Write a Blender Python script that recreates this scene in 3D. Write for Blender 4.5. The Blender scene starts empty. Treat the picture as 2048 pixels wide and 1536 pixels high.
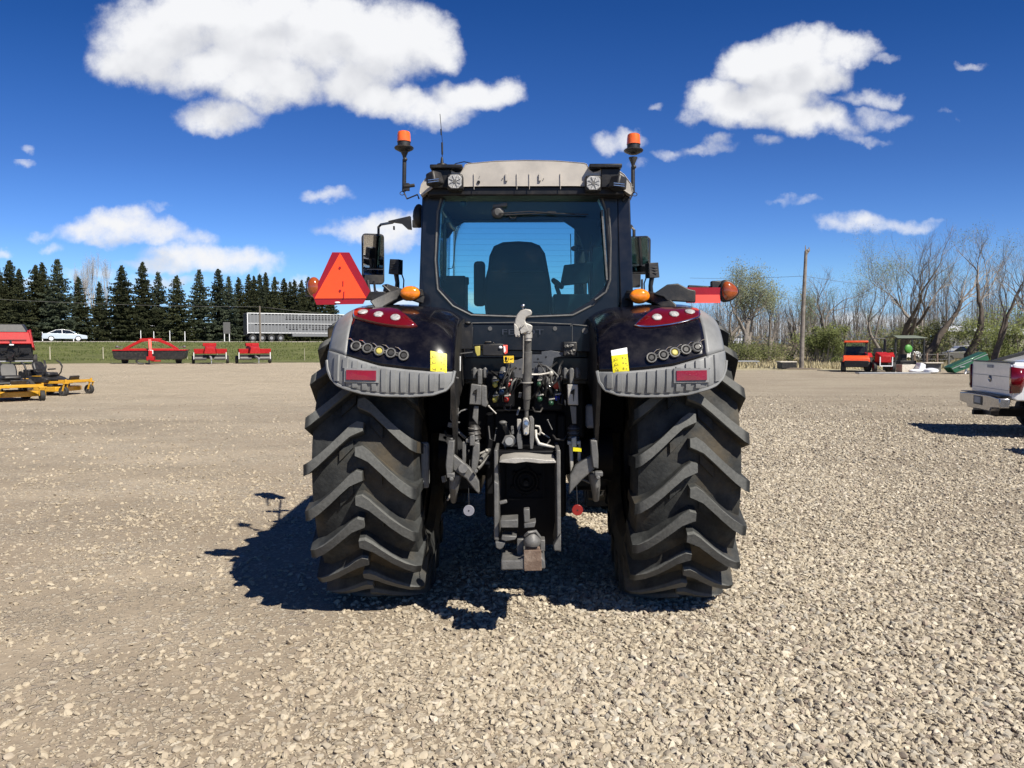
import bpy, bmesh, math, random
import numpy as np
from mathutils import Vector, Matrix, noise
rad = math.radians
S = bpy.context.scene
COL = S.collection

# ------------------------------------------------------------------ camera
FPX, CAMH, PITCH = 1540.0, 1.8, rad(3.085)
cam = bpy.data.cameras.new('camera')
cam.sensor_width = 36.0
cam.lens = 36.0 * FPX / 2048.0
cam.clip_start, cam.clip_end = 0.05, 6000
camo = bpy.data.objects.new('camera', cam)
camo.location = (0, 0, CAMH)
camo.rotation_euler = (rad(90) - PITCH, 0, 0)
COL.objects.link(camo)
S.camera = camo
CP, SP = math.cos(PITCH), math.sin(PITCH)

def W(px, py, Y):
    """point of the place seen at photo pixel (px,py), Y metres ahead"""
    a, b = (px - 1024) / FPX, (768 - py) / FPX
    t = Y / (CP + b * SP)
    return Vector((a * t, Y, CAMH + t * (b * CP - SP)))

# ------------------------------------------------------------------ sun and sky
SUN_EL, SUN_AZ = rad(47.5), math.atan2(0.66, -0.75)      # azimuth from +Y towards +X
sd = Vector((math.cos(SUN_EL) * math.sin(SUN_AZ), math.cos(SUN_EL) * math.cos(SUN_AZ), math.sin(SUN_EL)))
sun = bpy.data.lights.new('sun', 'SUN')
sun.energy = 5.0
sun.angle = rad(0.53)
sun.color = (1.0, 0.945, 0.85)
suno = bpy.data.objects.new('sun', sun)
suno.rotation_euler = sd.to_track_quat('Z', 'Y').to_euler()
suno.location = sd * 50
COL.objects.link(suno)

S.view_settings.view_transform = 'Standard'
S.view_settings.look = 'None'
S.view_settings.gamma = 1.0
S.view_settings.use_curve_mapping = False
S.view_settings.exposure = 0.60
S.cycles.max_bounces = 8
S.cycles.transparent_max_bounces = 12
S.cycles.use_denoising = True

world = bpy.data.worlds.new('World')
S.world = world
world.use_nodes = True
wt = world.node_tree
wt.nodes.clear()

class NG:
    """tiny helper to write shader graphs"""
    def __init__(s, tree): s.t = tree
    def n(s, typ, **kw):
        nd = s.t.nodes.new(typ)
        for k, v in kw.items():
            if k.startswith('i_'):
                key = k[2:]
                key = int(key) if key.isdigit() else key.replace('_', ' ')
                s.put(nd.inputs[key], v)
            else: setattr(nd, k, v)
        return nd
    def put(s, sock, v):
        if isinstance(v, bpy.types.NodeSocket): s.t.links.new(v, sock)
        else: sock.default_value = v
    def m(s, op, a, b=None, c=None, clamp=False):
        nd = s.t.nodes.new('ShaderNodeMath'); nd.operation = op; nd.use_clamp = clamp
        s.put(nd.inputs[0], a)
        if b is not None: s.put(nd.inputs[1], b)
        if c is not None: s.put(nd.inputs[2], c)
        return nd.outputs[0]
    def vm(s, op, a, b=None, scale=None):
        nd = s.t.nodes.new('ShaderNodeVectorMath'); nd.operation = op
        s.put(nd.inputs[0], a)
        if b is not None: s.put(nd.inputs[1], b)
        if scale is not None: s.put(nd.inputs['Scale'], scale)
        return nd.outputs['Value'] if op in ('LENGTH', 'DOT_PRODUCT') else nd.outputs['Vector']
    def noise(s, vec, scale, detail=4, rough=.5, col=False, dist=0):
        nd = s.t.nodes.new('ShaderNodeTexNoise')
        s.put(nd.inputs['Vector'], vec); s.put(nd.inputs['Scale'], scale)
        nd.inputs['Detail'].default_value = detail; nd.inputs['Roughness'].default_value = rough
        nd.inputs['Distortion'].default_value = dist
        return nd.outputs['Color'] if col else nd.outputs['Fac']
    def ramp(s, fac, stops, interp='LINEAR'):
        nd = s.t.nodes.new('ShaderNodeValToRGB'); s.put(nd.inputs[0], fac)
        cr = nd.color_ramp; cr.interpolation = interp
        while len(cr.elements) < len(stops): cr.elements.new(0.5)
        for e, (p, c) in zip(cr.elements, stops):
            e.position = p
            e.color = (c, c, c, 1) if isinstance(c, (int, float)) else (*c, 1)
        return nd.outputs['Color']
    def mix(s, f, a, b, mode='MIX'):
        nd = s.t.nodes.new('ShaderNodeMix'); nd.data_type = 'RGBA'; nd.blend_type = mode
        s.put(nd.inputs['Factor'], f)
        for k, v in ((6, a), (7, b)):
            if isinstance(v, (tuple, list)) and len(v) == 3: v = (*v, 1)
            s.put(nd.inputs[k], v)
        return nd.outputs[2]
    def smooth(s, v, a, b, lo=0.0, hi=1.0):
        nd = s.t.nodes.new('ShaderNodeMapRange'); nd.interpolation_type = 'SMOOTHSTEP'
        s.put(nd.inputs[0], v)
        for i, x in zip((1, 2, 3, 4), (a, b, lo, hi)): nd.inputs[i].default_value = x
        return nd.outputs[0]

def px_uv(px, py):
    a, b = (px - 1024) / FPX, (768 - py) / FPX
    d = CP + b * SP
    return a / d, (b * CP - SP) / d

CLOUDS = [  # where each puff stands in the sky: bearing, height, half width, half height
 (330,70,120,85),(290,120,95,42),(400,20,150,55),(430,140,120,50),(510,75,120,75),(500,175,85,38),(560,150,90,50),
 (640,70,105,75),(700,30,110,45),(760,80,110,85),(850,70,55,60),(870,100,45,28),(700,150,70,50),(745,190,60,38),(800,200,60,30),
 (870,215,85,30),(940,185,75,36),(1000,175,50,30),(905,240,50,18),(560,10,90,40),
 (425,232,68,26),(480,225,45,22),(395,245,40,15),
 (235,445,70,26),(190,458,80,20),(300,462,90,22),(370,472,62,16),(240,470,120,14),
 (380,505,80,24),(440,512,80,24),(330,525,70,16),(500,520,55,16),(410,527,120,12),
 (740,465,70,22),(690,468,50,12),(780,462,60,28),(790,485,60,14),
 (668,396,38,15),(655,402,26,8),
 (1490,130,60,48),(1550,105,70,42),(1610,105,75,40),(1690,105,55,32),(1560,150,95,42),(1430,190,50,32),(1640,140,60,40),
 (1480,215,90,38),(1550,200,90,45),(1600,240,80,34),(1650,255,55,18),(1400,235,30,12),(1510,240,60,24),(1610,265,28,16),
 (1745,193,50,18),(1725,198,50,8),(1790,197,24,14),(1770,238,50,12),(1740,225,40,10),(1715,272,40,7),(1765,122,24,7),
 (1230,280,38,16),(1265,272,30,22),(1415,295,40,10),(1430,280,22,10),(1540,293,22,8),(1275,322,20,9),(1330,302,20,8),
 (1730,443,48,17),(1790,450,60,15),(1680,455,36,11),(1830,440,40,5),
 (1565,403,24,7),(1610,409,22,7),(1935,140,18,7),(1905,236,10,4),
 (100,494,22,10),(75,468,30,9),(52,296,12,9),(45,325,16,6),(0,500,14,9),(305,417,18,7),(1310,208,10,5),
 (320,562,80,11),(600,560,70,10),(180,545,50,9),(60,565,60,8),(780,590,120,20),(960,600,130,14),(1700,650,300,16),(1400,655,160,14),
]
g = NG(wt)
tc = g.n('ShaderNodeTexCoord')
sep = g.n('ShaderNodeSeparateXYZ', i_0=tc.outputs['Generated'])
yy = g.m('MAXIMUM', g.m('ABSOLUTE', sep.outputs[1]), 0.12)
U = g.m('DIVIDE', sep.outputs[0], yy)
V = g.m('DIVIDE', sep.outputs[2], yy)

# cloud density at (u,v), one node group per patch of sky so that rays elsewhere skip it
def cloud_group(name, clouds):
    cg = bpy.data.node_groups.new(name, 'ShaderNodeTree')
    cg.interface.new_socket('P', in_out='INPUT', socket_type='NodeSocketVector')
    cg.interface.new_socket('D', in_out='OUTPUT', socket_type='NodeSocketFloat')
    cg.interface.new_socket('S', in_out='OUTPUT', socket_type='NodeSocketFloat')
    h = NG(cg)
    gi = h.n('NodeGroupInput'); go = h.n('NodeGroupOutput')
    P0 = gi.outputs['P']
    w1 = h.vm('SUBTRACT', h.noise(P0, 9, 3, .6, col=True), (.5, .5, .5))
    w2 = h.vm('SUBTRACT', h.noise(P0, 34, 5, .62, col=True), (.5, .5, .5))
    Pw = h.vm('ADD', h.vm('ADD', P0, h.vm('SCALE', w1, scale=.06)), h.vm('SCALE', w2, scale=.024))
    Pw = h.vm('MULTIPLY', Pw, (1, 1, 0))
    acc = None
    for (cx, cy, rx, ry) in clouds:
        u, v = px_uv(cx, cy)
        k = h.vm('MULTIPLY', h.vm('SUBTRACT', Pw, (u, v, 0)), (FPX / (rx * 1.17), FPX / (ry * 1.17), 0))
        d = h.m('SUBTRACT', 1.0, h.vm('DOT_PRODUCT', k, k))
        d = h.m('MULTIPLY', h.m('MAXIMUM', d, -3.0), min(1.0, .03 + ry / 36.0))
        if acc is None: acc = d
        else:
            nd = h.t.nodes.new('ShaderNodeMath'); nd.operation = 'SMOOTH_MAX'
            h.put(nd.inputs[0], acc); h.put(nd.inputs[1], d); nd.inputs[2].default_value = .25
            acc = nd.outputs[0]
    fine = h.noise(P0, 16, 9, .70)
    h.put(go.inputs['S'], h.m('ADD', acc, h.m('MULTIPLY', h.m('SUBTRACT', h.noise(P0, 11, 4, .5), .5), 1.5)))
    acc = h.m('ADD', acc, h.m('MULTIPLY', h.m('SUBTRACT', fine, .52), 1.35))
    h.put(go.inputs['D'], acc)
    return cg
sky = g.n('ShaderNodeTexSky', sky_type='NISHITA', sun_disc=False, sun_elevation=SUN_EL, sun_rotation=SUN_AZ,
          altitude=800.0, air_density=1.0, dust_density=0.35, ozone_density=3.0)
SKY_STR = 0.085
hs = g.n('ShaderNodeHueSaturation', i_Saturation=1.22, i_Value=1.0, i_Color=sky.outputs[0])
# bluer and deeper away from the horizon; unseen upper sky darkened to cut fill
tint = g.mix(1.0, hs.outputs[0], g.ramp(g.m('MULTIPLY', V, .5), [(0.0, (.33, .50, .90)), (.0436, (.46, .60, .83)), (.0735, (.39, .50, .765)), (.121, (.305, .40, .633)), (.2135, (.158, .295, .51)), (.40, (.10, .22, .42)), (.75, (.055, .14, .30))]), 'MULTIPLY')
skyc = g.vm('SCALE', tint, scale=SKY_STR * 1.32)
bgs = g.n('ShaderNodeBackground', i_Color=skyc, i_Strength=1.0)
cur = bgs.outputs[0]
REG = [(-60, 1160, -60, 315), (-60, 1160, 318, 680), (1160, 2110, -60, 345), (1160, 2110, 345, 680)]
for (x0, x1, y0, y1) in REG:
    sel = [c for c in CLOUDS if x0 <= c[0] < x1 and y0 <= c[1] < y1]
    cgp = cloud_group('cloud_density', sel)
    (ua, va), (ub, vb) = px_uv(x0, y1), px_uv(x1, y0)
    if y1 == 680: va = -.01
    def dens(du, dv):
        cv = g.n('ShaderNodeCombineXYZ', i_0=g.m('ADD', U, du), i_1=g.m('ADD', V, dv))
        nd = wt.nodes.new('ShaderNodeGroup'); nd.node_tree = cgp
        g.put(nd.inputs[0], cv.outputs[0])
        return nd.outputs[0], nd.outputs[1]
    (D0, S0), (_, S1) = dens(0, 0), dens(.010, .040)
    alpha = g.smooth(D0, -.22, .80)
    lit = g.smooth(g.m('SUBTRACT', S0, S1), -.85, .45)
    thick = g.smooth(S0, .1, 1.3)
    base = g.mix(g.m('MULTIPLY', g.m('SUBTRACT', 1.0, lit), g.m('ADD', .40, g.m('MULTIPLY', thick, .60))), (.61, .615, .63), (.30, .315, .36))
    bgc = g.n('ShaderNodeBackground', i_Color=g.mix(alpha, skyc, base), i_Strength=1.0)
    inside = g.m('MULTIPLY', g.m('MULTIPLY', g.m('GREATER_THAN', U, ua), g.m('LESS_THAN', U, ub)), g.m('MULTIPLY', g.m('MULTIPLY', g.m('GREATER_THAN', V, va), g.m('LESS_THAN', V, vb)), g.m('GREATER_THAN', sep.outputs[1], .3)))
    mx = g.n('ShaderNodeMixShader', i_0=inside, i_1=cur, i_2=bgc.outputs[0])
    cur = mx.outputs[0]
wo = g.n('ShaderNodeOutputWorld', i_Surface=cur)

# ------------------------------------------------------------------ mesh helpers
class MB:
    def __init__(s): s.v = []; s.f = []; s.m = []
    def add(s, vs, fs, mi=0):
        o = len(s.v); s.v += [tuple(p) for p in vs]
        s.f += [tuple(i + o for i in f) for f in fs]; s.m += [mi] * len(fs); return s
    def join(s, other, M=None):
        vs = other.v if M is None else [tuple(M @ Vector(p)) for p in other.v]
        o = len(s.v); s.v += vs; s.f += [tuple(i + o for i in f) for f in other.f]; s.m += other.m; return s
    def box(s, c, d, rot=None, taper=1.0, mi=0):
        hx, hy, hz = d[0] / 2, d[1] / 2, d[2] / 2
        vs = []
        for z in (-1, 1):
            k = taper if z > 0 else 1.0
            for x, y in ((-1, -1), (1, -1), (1, 1), (-1, 1)): vs.append(Vector((x * hx * k, y * hy * k, z * hz)))
        if rot is not None:
            R = Matrix.Rotation(rot[2], 3, 'Z') @ Matrix.Rotation(rot[1], 3, 'Y') @ Matrix.Rotation(rot[0], 3, 'X')
            vs = [R @ p for p in vs]
        vs = [p + Vector(c) for p in vs]
        return s.add(vs, [(3, 2, 1, 0), (4, 5, 6, 7), (0, 1, 5, 4), (1, 2, 6, 5), (2, 3, 7, 6), (3, 0, 4, 7)], mi)
    def bar(s, a, b, w, hgt, up=(0, 0, 1)):
        a, b = Vector(a), Vector(b); d = (b - a); L = d.length; d.normalize()
        u = Vector(up)
        if abs(d.dot(u)) > .98: u = Vector((0, 1, 0))
        x = d.cross(u).normalized(); u = x.cross(d).normalized()
        vs = []
        for p in (a, b):
            for sx, sz in ((-1, -1), (1, -1), (1, 1), (-1, 1)): vs.append(p + x * sx * w / 2 + u * sz * hgt / 2)
        return s.add(vs, [(3, 2, 1, 0), (4, 5, 6, 7), (0, 1, 5, 4), (1, 2, 6, 5), (2, 3, 7, 6), (3, 0, 4, 7)])
    def prism(s, pts, a, b, axis='y'):
        """pts = outline; axis x: (y,z), y: (x,z), z: (x,y); extruded from a to b"""
        n = len(pts)
        def mk(p, t): return {'x': (t, p[0], p[1]), 'y': (p[0], t, p[1]), 'z': (p[0], p[1], t)}[axis]
        vs = [mk(p, a) for p in pts] + [mk(p, b) for p in pts]
        ar = sum(pts[i][0] * pts[(i + 1) % n][1] - pts[(i + 1) % n][0] * pts[i][1] for i in range(n))
        fs = [tuple(range(n))[::-1], tuple(range(n, 2 * n))] + [(i, (i + 1) % n, n + (i + 1) % n, n + i) for i in range(n)]
        flip = (ar < 0) != (b < a)
        if axis == 'y': flip = not flip
        if flip: fs = [f[::-1] for f in fs]
        return s.add(vs, fs)
    def tube(s, pts, r, n=8, cap=True, closed=False):
        pts = [Vector(p) for p in pts]; m = len(pts)
        rs = [r] * m if isinstance(r, (int, float)) else list(r)
        def tan(i):
            a = pts[(i - 1) % m] if (closed or i > 0) else pts[i]
            b = pts[(i + 1) % m] if (closed or i < m - 1) else pts[i]
            return (b - a).normalized()
        t0 = tan(0)
        u = t0.orthogonal().normalized()
        if abs(t0.z) < .9: u = (Vector((0, 0, 1)) - t0 * t0.z).normalized()
        vs = []
        for i in range(m):
            t = tan(i)
            u = (u - t * u.dot(t))
            u = u.normalized() if u.length > 1e-6 else t.orthogonal().normalized()
            w = t.cross(u)
            for k in range(n):
                a = 2 * math.pi * k / n
                vs.append(pts[i] + (u * math.cos(a) + w * math.sin(a)) * rs[i])
        fs = []
        for i in range(m if closed else m - 1):
            j = (i + 1) % m
            for k in range(n):
                l = (k + 1) % n
                fs.append((i * n + k, i * n + l, j * n + l, j * n + k))
        if cap and not closed:
            fs.append(tuple(range(n))[::-1]); fs.append(tuple((m - 1) * n + k for k in range(n)))
        return s.add(vs, fs)
    def lathe(s, prof, c, axis=(0, 0, 1), n=16, cap=True):
        """prof = [(r, h)] along axis from c"""
        ax = Vector(axis).normalized(); u = ax.orthogonal().normalized(); w = ax.cross(u); c = Vector(c)
        vs = []
        for r, hh in prof:
            for k in range(n):
                a = 2 * math.pi * k / n
                vs.append(c + ax * hh + (u * math.cos(a) + w * math.sin(a)) * max(r, 1e-5))
        fs = []
        for i in range(len(prof) - 1):
            for k in range(n):
                l = (k + 1) % n
                fs.append((i * n + k, i * n + l, (i + 1) * n + l, (i + 1) * n + k))
        if cap:
            fs.append(tuple(range(n))[::-1]); fs.append(tuple((len(prof) - 1) * n + k for k in range(n)))
        return s.add(vs, fs)
    def cyl(s, a, b, r, n=12, r2=None):
        a, b = Vector(a), Vector(b)
        return s.lathe([(r, 0), (r if r2 is None else r2, (b - a).length)], a, b - a, n)
    def ell(s, c, r, nu=14, nv=8, rot=None):
        vs, fs = [], []
        R = Matrix.Identity(3) if rot is None else (Matrix.Rotation(rot[2], 3, 'Z') @ Matrix.Rotation(rot[1], 3, 'Y') @ Matrix.Rotation(rot[0], 3, 'X'))
        for j in range(nv + 1):
            t = math.pi * j / nv
            for i in range(nu):
                a = 2 * math.pi * i / nu
                vs.append(Vector(c) + R @ Vector((r[0] * math.sin(t) * math.cos(a), r[1] * math.sin(t) * math.sin(a), -r[2] * math.cos(t))))
        for j in range(nv):
            for i in range(nu):
                k = (i + 1) % nu
                fs.append((j * nu + i, j * nu + k, (j + 1) * nu + k, (j + 1) * nu + i))
        return s.add(vs, fs)
    def loft(s, rings, cap=True, closed=True):
        n = len(rings[0]); vs = [p for r in rings for p in r]; fs = []
        for i in range(len(rings) - 1):
            for k in range(n if closed else n - 1):
                l = (k + 1) % n
                fs.append((i * n + k, i * n + l, (i + 1) * n + l, (i + 1) * n + k))
        if cap and closed:
            fs.append(tuple(range(n))[::-1]); fs.append(tuple((len(rings) - 1) * n + k for k in range(n)))
        return s.add(vs, fs)
    def grid(s, fn, nu, nv):
        vs = [fn(i / nu, j / nv) for j in range(nv + 1) for i in range(nu + 1)]
        fs = [(j * (nu + 1) + i, j * (nu + 1) + i + 1, (j + 1) * (nu + 1) + i + 1, (j + 1) * (nu + 1) + i) for j in range(nv) for i in range(nu)]
        return s.add(vs, fs)
    def mirror(s):
        o = MB(); o.v = [(-p[0], p[1], p[2]) for p in s.v]; o.f = [f[::-1] for f in s.f]; o.m = list(s.m); return o
    def xf(s, M):
        s.v = [tuple(M @ Vector(p)) for p in s.v]; return s
    def build(s, name, mat, parent=None, bevel=0, smooth=35, solid=0, fix=True, label=None, subsurf=0):
        me = bpy.data.meshes.new(name)
        me.from_pydata(s.v, [], s.f)
        mats = mat if isinstance(mat, (list, tuple)) else [mat]
        for mm in mats: me.materials.append(mm)
        if len(mats) > 1: me.polygons.foreach_set('material_index', s.m)
        if fix:
            bm = bmesh.new(); bm.from_mesh(me)
            bmesh.ops.recalc_face_normals(bm, faces=bm.faces)
            bm.to_mesh(me); bm.free()
        if smooth:
            me.polygons.foreach_set('use_smooth', [True] * len(me.polygons))
            if smooth < 180: me.set_sharp_from_angle(angle=rad(smooth))
        me.update()
        o = bpy.data.objects.new(name, me)
        COL.objects.link(o)
        if parent is not None: o.parent = parent
        if solid:
            md = o.modifiers.new('solid', 'SOLIDIFY'); md.thickness = solid; md.offset = -1
        if subsurf:
            md = o.modifiers.new('sub', 'SUBSURF'); md.levels = subsurf; md.render_levels = subsurf
        if bevel:
            md = o.modifiers.new('bevel', 'BEVEL'); md.width = bevel; md.segments = 2
            md.limit_method = 'ANGLE'; md.angle_limit = rad(40); md.harden_normals = False
        if label: o['label'] = label
        return o

def thing(name, label, cat, loc=(0, 0, 0), rz=0, group=None):
    o = bpy.data.objects.new(name, None); COL.objects.link(o)
    o.empty_display_size = .2
    o.location = loc; o.rotation_euler = (0, 0, rz)
    o['label'] = label; o['category'] = cat
    if group: o['group'] = group
    return o
def tag(o, label, cat, group=None, kind=None):
    o['label'] = label
    if cat: o['category'] = cat
    if group: o['group'] = group
    if kind: o['kind'] = kind
    return o
def struct(o, label, kind='structure', cat=None):
    o['label'] = label; o['kind'] = kind
    o['category'] = cat or o.name.replace('_', ' ')
    return o
def copy_thing(src, loc, rz, label, group=None, scale=None):
    r = src.copy(); COL.objects.link(r); r.location = loc; r.rotation_euler = (0, 0, rz); r['label'] = label
    if group: r['group'] = group
    if scale is not None: r.scale = scale if isinstance(scale, tuple) else (scale,) * 3
    for ch in list(src.children):
        c = ch.copy(); COL.objects.link(c); c.parent = r
        for g2 in list(ch.children):
            d = g2.copy(); COL.objects.link(d); d.parent = c
    return r

# ------------------------------------------------------------------ materials
def pm(name, col, rough=.5, metal=0.0, var=.12, scale=14, bump=.05, bscale=90, coat=0, spec=.5, dust=0, dustcol=(.36, .30, .22), emit=None, trans=0, rvar=.12):
    m = bpy.data.materials.new(name); m.use_nodes = True
    t = m.node_tree; g = NG(t)
    b = t.nodes['Principled BSDF']
    tc = g.n('ShaderNodeTexCoord').outputs['Object']
    n1 = g.noise(tc, scale, 5, .6)
    c = g.mix(g.smooth(n1, .3, .7), tuple(x * (1 - var) for x in col), tuple(min(1, x * (1 + var)) for x in col))
    if dust:
        n2 = g.noise(tc, scale * .5, 8, .7)
        geo = g.n('ShaderNodeNewGeometry')
        c = g.mix(g.m('MULTIPLY', g.smooth(n2, .42, .72), dust, clamp=True), c, dustcol)
    g.put(b.inputs['Base Color'], c)
    g.put(b.inputs['Roughness'], g.m('ADD', rough - rvar / 2 + (.0), g.m('MULTIPLY', n1, rvar)))
    b.inputs['Metallic'].default_value = metal
    b.inputs['Specular IOR Level'].default_value = spec
    b.inputs['Coat Weight'].default_value = coat
    b.inputs['Coat Roughness'].default_value = .04
    if trans: b.inputs['Transmission Weight'].default_value = trans
    if emit: b.inputs['Emission Color'].default_value = (*emit[:3], 1); b.inputs['Emission Strength'].default_value = emit[3]
    if bump:
        bp = g.n('ShaderNodeBump', i_Strength=bump, i_Distance=.01, i_Height=g.noise(tc, bscale, 4, .6))
        g.put(b.inputs['Normal'], bp.outputs[0])
    return m
def glassmat(name, tint=(.72, .9, .95), ior=1.45, rough=0.0):
    m = bpy.data.materials.new(name); m.use_nodes = True
    t = m.node_tree; t.nodes.clear(); g = NG(t)
    tr = g.n('ShaderNodeBsdfTransparent', i_Color=(*tint, 1)); gl = g.n('ShaderNodeBsdfGlossy', i_Roughness=rough)
    tc = g.n('ShaderNodeTexCoord').outputs['Object']
    dif = g.n('ShaderNodeBsdfDiffuse', i_Color=(.5, .5, .45, 1))
    fr = g.n('ShaderNodeFresnel', i_IOR=ior)
    mx = g.n('ShaderNodeMixShader', i_0=g.m('MULTIPLY', fr.outputs[0], .8, clamp=True), i_1=tr.outputs[0], i_2=gl.outputs[0])
    dirt = g.m('MULTIPLY', g.smooth(g.noise(tc, 6, 8, .7), .5, .8), .018)
    mx2 = g.n('ShaderNodeMixShader', i_0=dirt, i_1=mx.outputs[0], i_2=dif.outputs[0])
    g.n('ShaderNodeOutputMaterial', i_Surface=mx2.outputs[0])
    return m

M = {}
M['paint'] = pm('dark_paint', (.003, .003, .006), .22, coat=.30, spec=.2, bump=.0, var=.2, dust=.03, rvar=.1)
M['paint_mat'] = pm('cab_paint', (.003, .004, .008), .32, coat=.3, spec=.35, bump=.02, dust=.03)
M['void'] = pm('underbody_shade_black', (.004, .004, .005), .6, spec=.2, bump=.05)  # black deepened to stand for the shade in gaps and recesses
M['blackp'] = pm('black_plastic', (.012, .012, .013), .5, bump=.08, dust=.10)
M['black'] = pm('black_metal', (.007, .007, .008), .45, spec=.35, bump=.1, dust=.05, scale=20)
M['greyp'] = pm('grey_plastic', (.185, .187, .183), .48, bump=.12, bscale=260, dust=.25, dustcol=(.24, .24, .23), scale=7, var=.14)
M['castgrey'] = pm('dark_cast_metal', (.115, .113, .108), .55, metal=.2, bump=.25, bscale=60, dust=.3, dustcol=(.22, .2, .17), scale=18)
M['castlight'] = pm('light_cast_metal', (.40, .38, .34), .5, metal=.3, bump=.25, bscale=60, dust=.4, dustcol=(.3, .27, .22))
M['steel'] = pm('bright_steel', (.55, .55, .55), .28, metal=1, bump=.05)
M['chrome'] = pm('chrome', (.75, .75, .76), .12, metal=1, bump=0)
M['rust'] = pm('rusty_steel', (.13, .085, .06), .8, bump=.4, dust=.5, dustcol=(.4, .33, .26))
M['rooff'] = pm('roof_cream', (.42, .385, .335), .45, coat=.2, bump=.05, dust=.3, dustcol=(.5, .45, .38), scale=5)
M['glass'] = glassmat('tinted_glass', (.74, .93, .92))
M['glass_side'] = glassmat('side_glass', (.42, .62, .68))
M['clearglass'] = glassmat('clear_glass', (.85, .92, .92))
M['darkglass'] = pm('dark_glass', (.01, .012, .014), .05, bump=0, coat=1)
M['mirror'] = pm('mirror_glass', (.75, .77, .78), .02, metal=1, bump=0, var=.02, rvar=0)
M['orange'] = pm('orange_fluorescent', (.95, .085, .018), .4, bump=.03, var=.05, scale=4)
M['sdark'] = pm('red_retroreflective', (.30, .006, .012), .25, bump=.03, var=.1)
M['pinkred'] = pm('fluorescent_red', (.90, .10, .07), .35, bump=.03, var=.04)
M['amber'] = pm('amber_lens', (.85, .22, .01), .12, bump=.1, bscale=50, coat=1, var=.2, scale=30)
M['amberd'] = pm('amber_beacon', (.92, .15, .02), .2, bump=.05, coat=1, var=.15, scale=25)
M['redlens'] = pm('red_lens', (.11, .003, .004), .10, bump=.0, coat=1, var=.1)
M['reflector'] = pm('red_reflector', (.22, .004, .006), .2, bump=.3, bscale=150, coat=1)
M['lampclear'] = pm('lamp_clear', (.36, .355, .34), .35, metal=.0, bump=.5, bscale=120, coat=.4, var=.35, scale=60)
M['yellow'] = pm('decal_yellow', (.68, .60, .01), .45, bump=0, var=.03)
M['white'] = pm('white_plain', (.78, .78, .77), .45, bump=.02, var=.04)
M['decalink'] = pm('decal_ink', (.25, .2, .01), .5, bump=0)
M['seat'] = pm('seat_fabric', (.010, .012, .016), .8, bump=.03, bscale=300)
M['inter'] = pm('cab_interior', (.028, .031, .035), .65, bump=.08)
M['cyan'] = pm('cap_blue', (.02, .05, .11), .4); M['capg'] = pm('cap_green', (.015, .06, .03), .4)
M['capr'] = pm('cap_red', (.24, .015, .012), .35); M['capy'] = pm('cap_yellow', (.42, .36, .08), .4); M['capb'] = pm('cap_dark_blue', (.02, .03, .3), .4)

def rubber():
    m = bpy.data.materials.new('tyre_rubber'); m.use_nodes = True
    t = m.node_tree; g = NG(t); b = t.nodes['Principled BSDF']
    tc = g.n('ShaderNodeTexCoord').outputs['Object']
    n1 = g.noise(tc, 5, 8, .68); n2 = g.noise(tc, 2.2, 6, .6); n3 = g.noise(tc, 55, 4, .6)
    c = g.mix(g.smooth(n1, .35, .7), (.014, .015, .015), (.048, .050, .047))
    # carcass between the lugs keeps dried mud; lug faces are scuffed
    sx = g.n('ShaderNodeSeparateXYZ', i_0=tc)
    r = g.m('SQRT', g.m('ADD', g.m('MULTIPLY', sx.outputs[1], sx.outputs[1]), g.m('MULTIPLY', sx.outputs[2], sx.outputs[2])))
    low = g.smooth(r, .985, .955)
    mud = g.m('MULTIPLY', low, g.smooth(n2, .44, .66))
    c = g.mix(g.m('MULTIPLY', mud, .6), c, (.10, .074, .040))
    worn = g.m('MULTIPLY', g.smooth(r, .985, 1.0), g.m('ADD', .25, g.m('MULTIPLY', n3, .75)))
    c = g.mix(g.m('MULTIPLY', worn, .85, clamp=True), c, (.165, .165, .152))
    g.put(b.inputs['Base Color'], c); g.put(b.inputs['Roughness'], g.m('ADD', .62, g.m('MULTIPLY', n3, .3)))
    b.inputs['Specular IOR Level'].default_value = .35
    bp = g.n('ShaderNodeBump', i_Strength=.35, i_Distance=.008, i_Height=g.m('ADD', n3, g.noise(tc, 14, 4)))
    g.put(b.inputs['Normal'], bp.outputs[0])
    return m
M['rubber'] = rubber()
M['tyre2'] = pm('small_tyre_rubber', (.022, .022, .022), .75, bump=.3, bscale=60, dust=.3, dustcol=(.12, .1, .08))
# ------------------------------------------------------------------ the lie of the land
def sstep(a, b, x):
    t = min(1, max(0, (x - a) / (b - a))); return t * t * (3 - 2 * t)
def road_y(x): return 97 + .6 * (x + 56)
def lot_edge(x):       # where the gravel lot ends
    if x < 0: return 58 + .22 * (x + 30)
    return 50 + max(0, 14 - x) * .4
def ground_z(x, y):
    L = 1 - sstep(-12, 14, x)
    ry = road_y(x)
    z = L * (.22 * sstep(28, lot_edge(x), y) + 1.62 * sstep(lot_edge(x) + 3, ry - 5, y))
    if y > ry + 6: z -= L * .35 * sstep(ry + 6, ry + 14, y)
    if y > 12: z += .03 * noise.noise(Vector((x * .12, y * .12, 0))) * min(1, (y - 12) / 10)
    return z
def G(px, Y, dz=0.0):
    """point on the ground at photo column px, Y metres ahead"""
    p = W(px, 768, Y); return Vector((p.x, Y, ground_z(p.x, Y) + dz))

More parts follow.
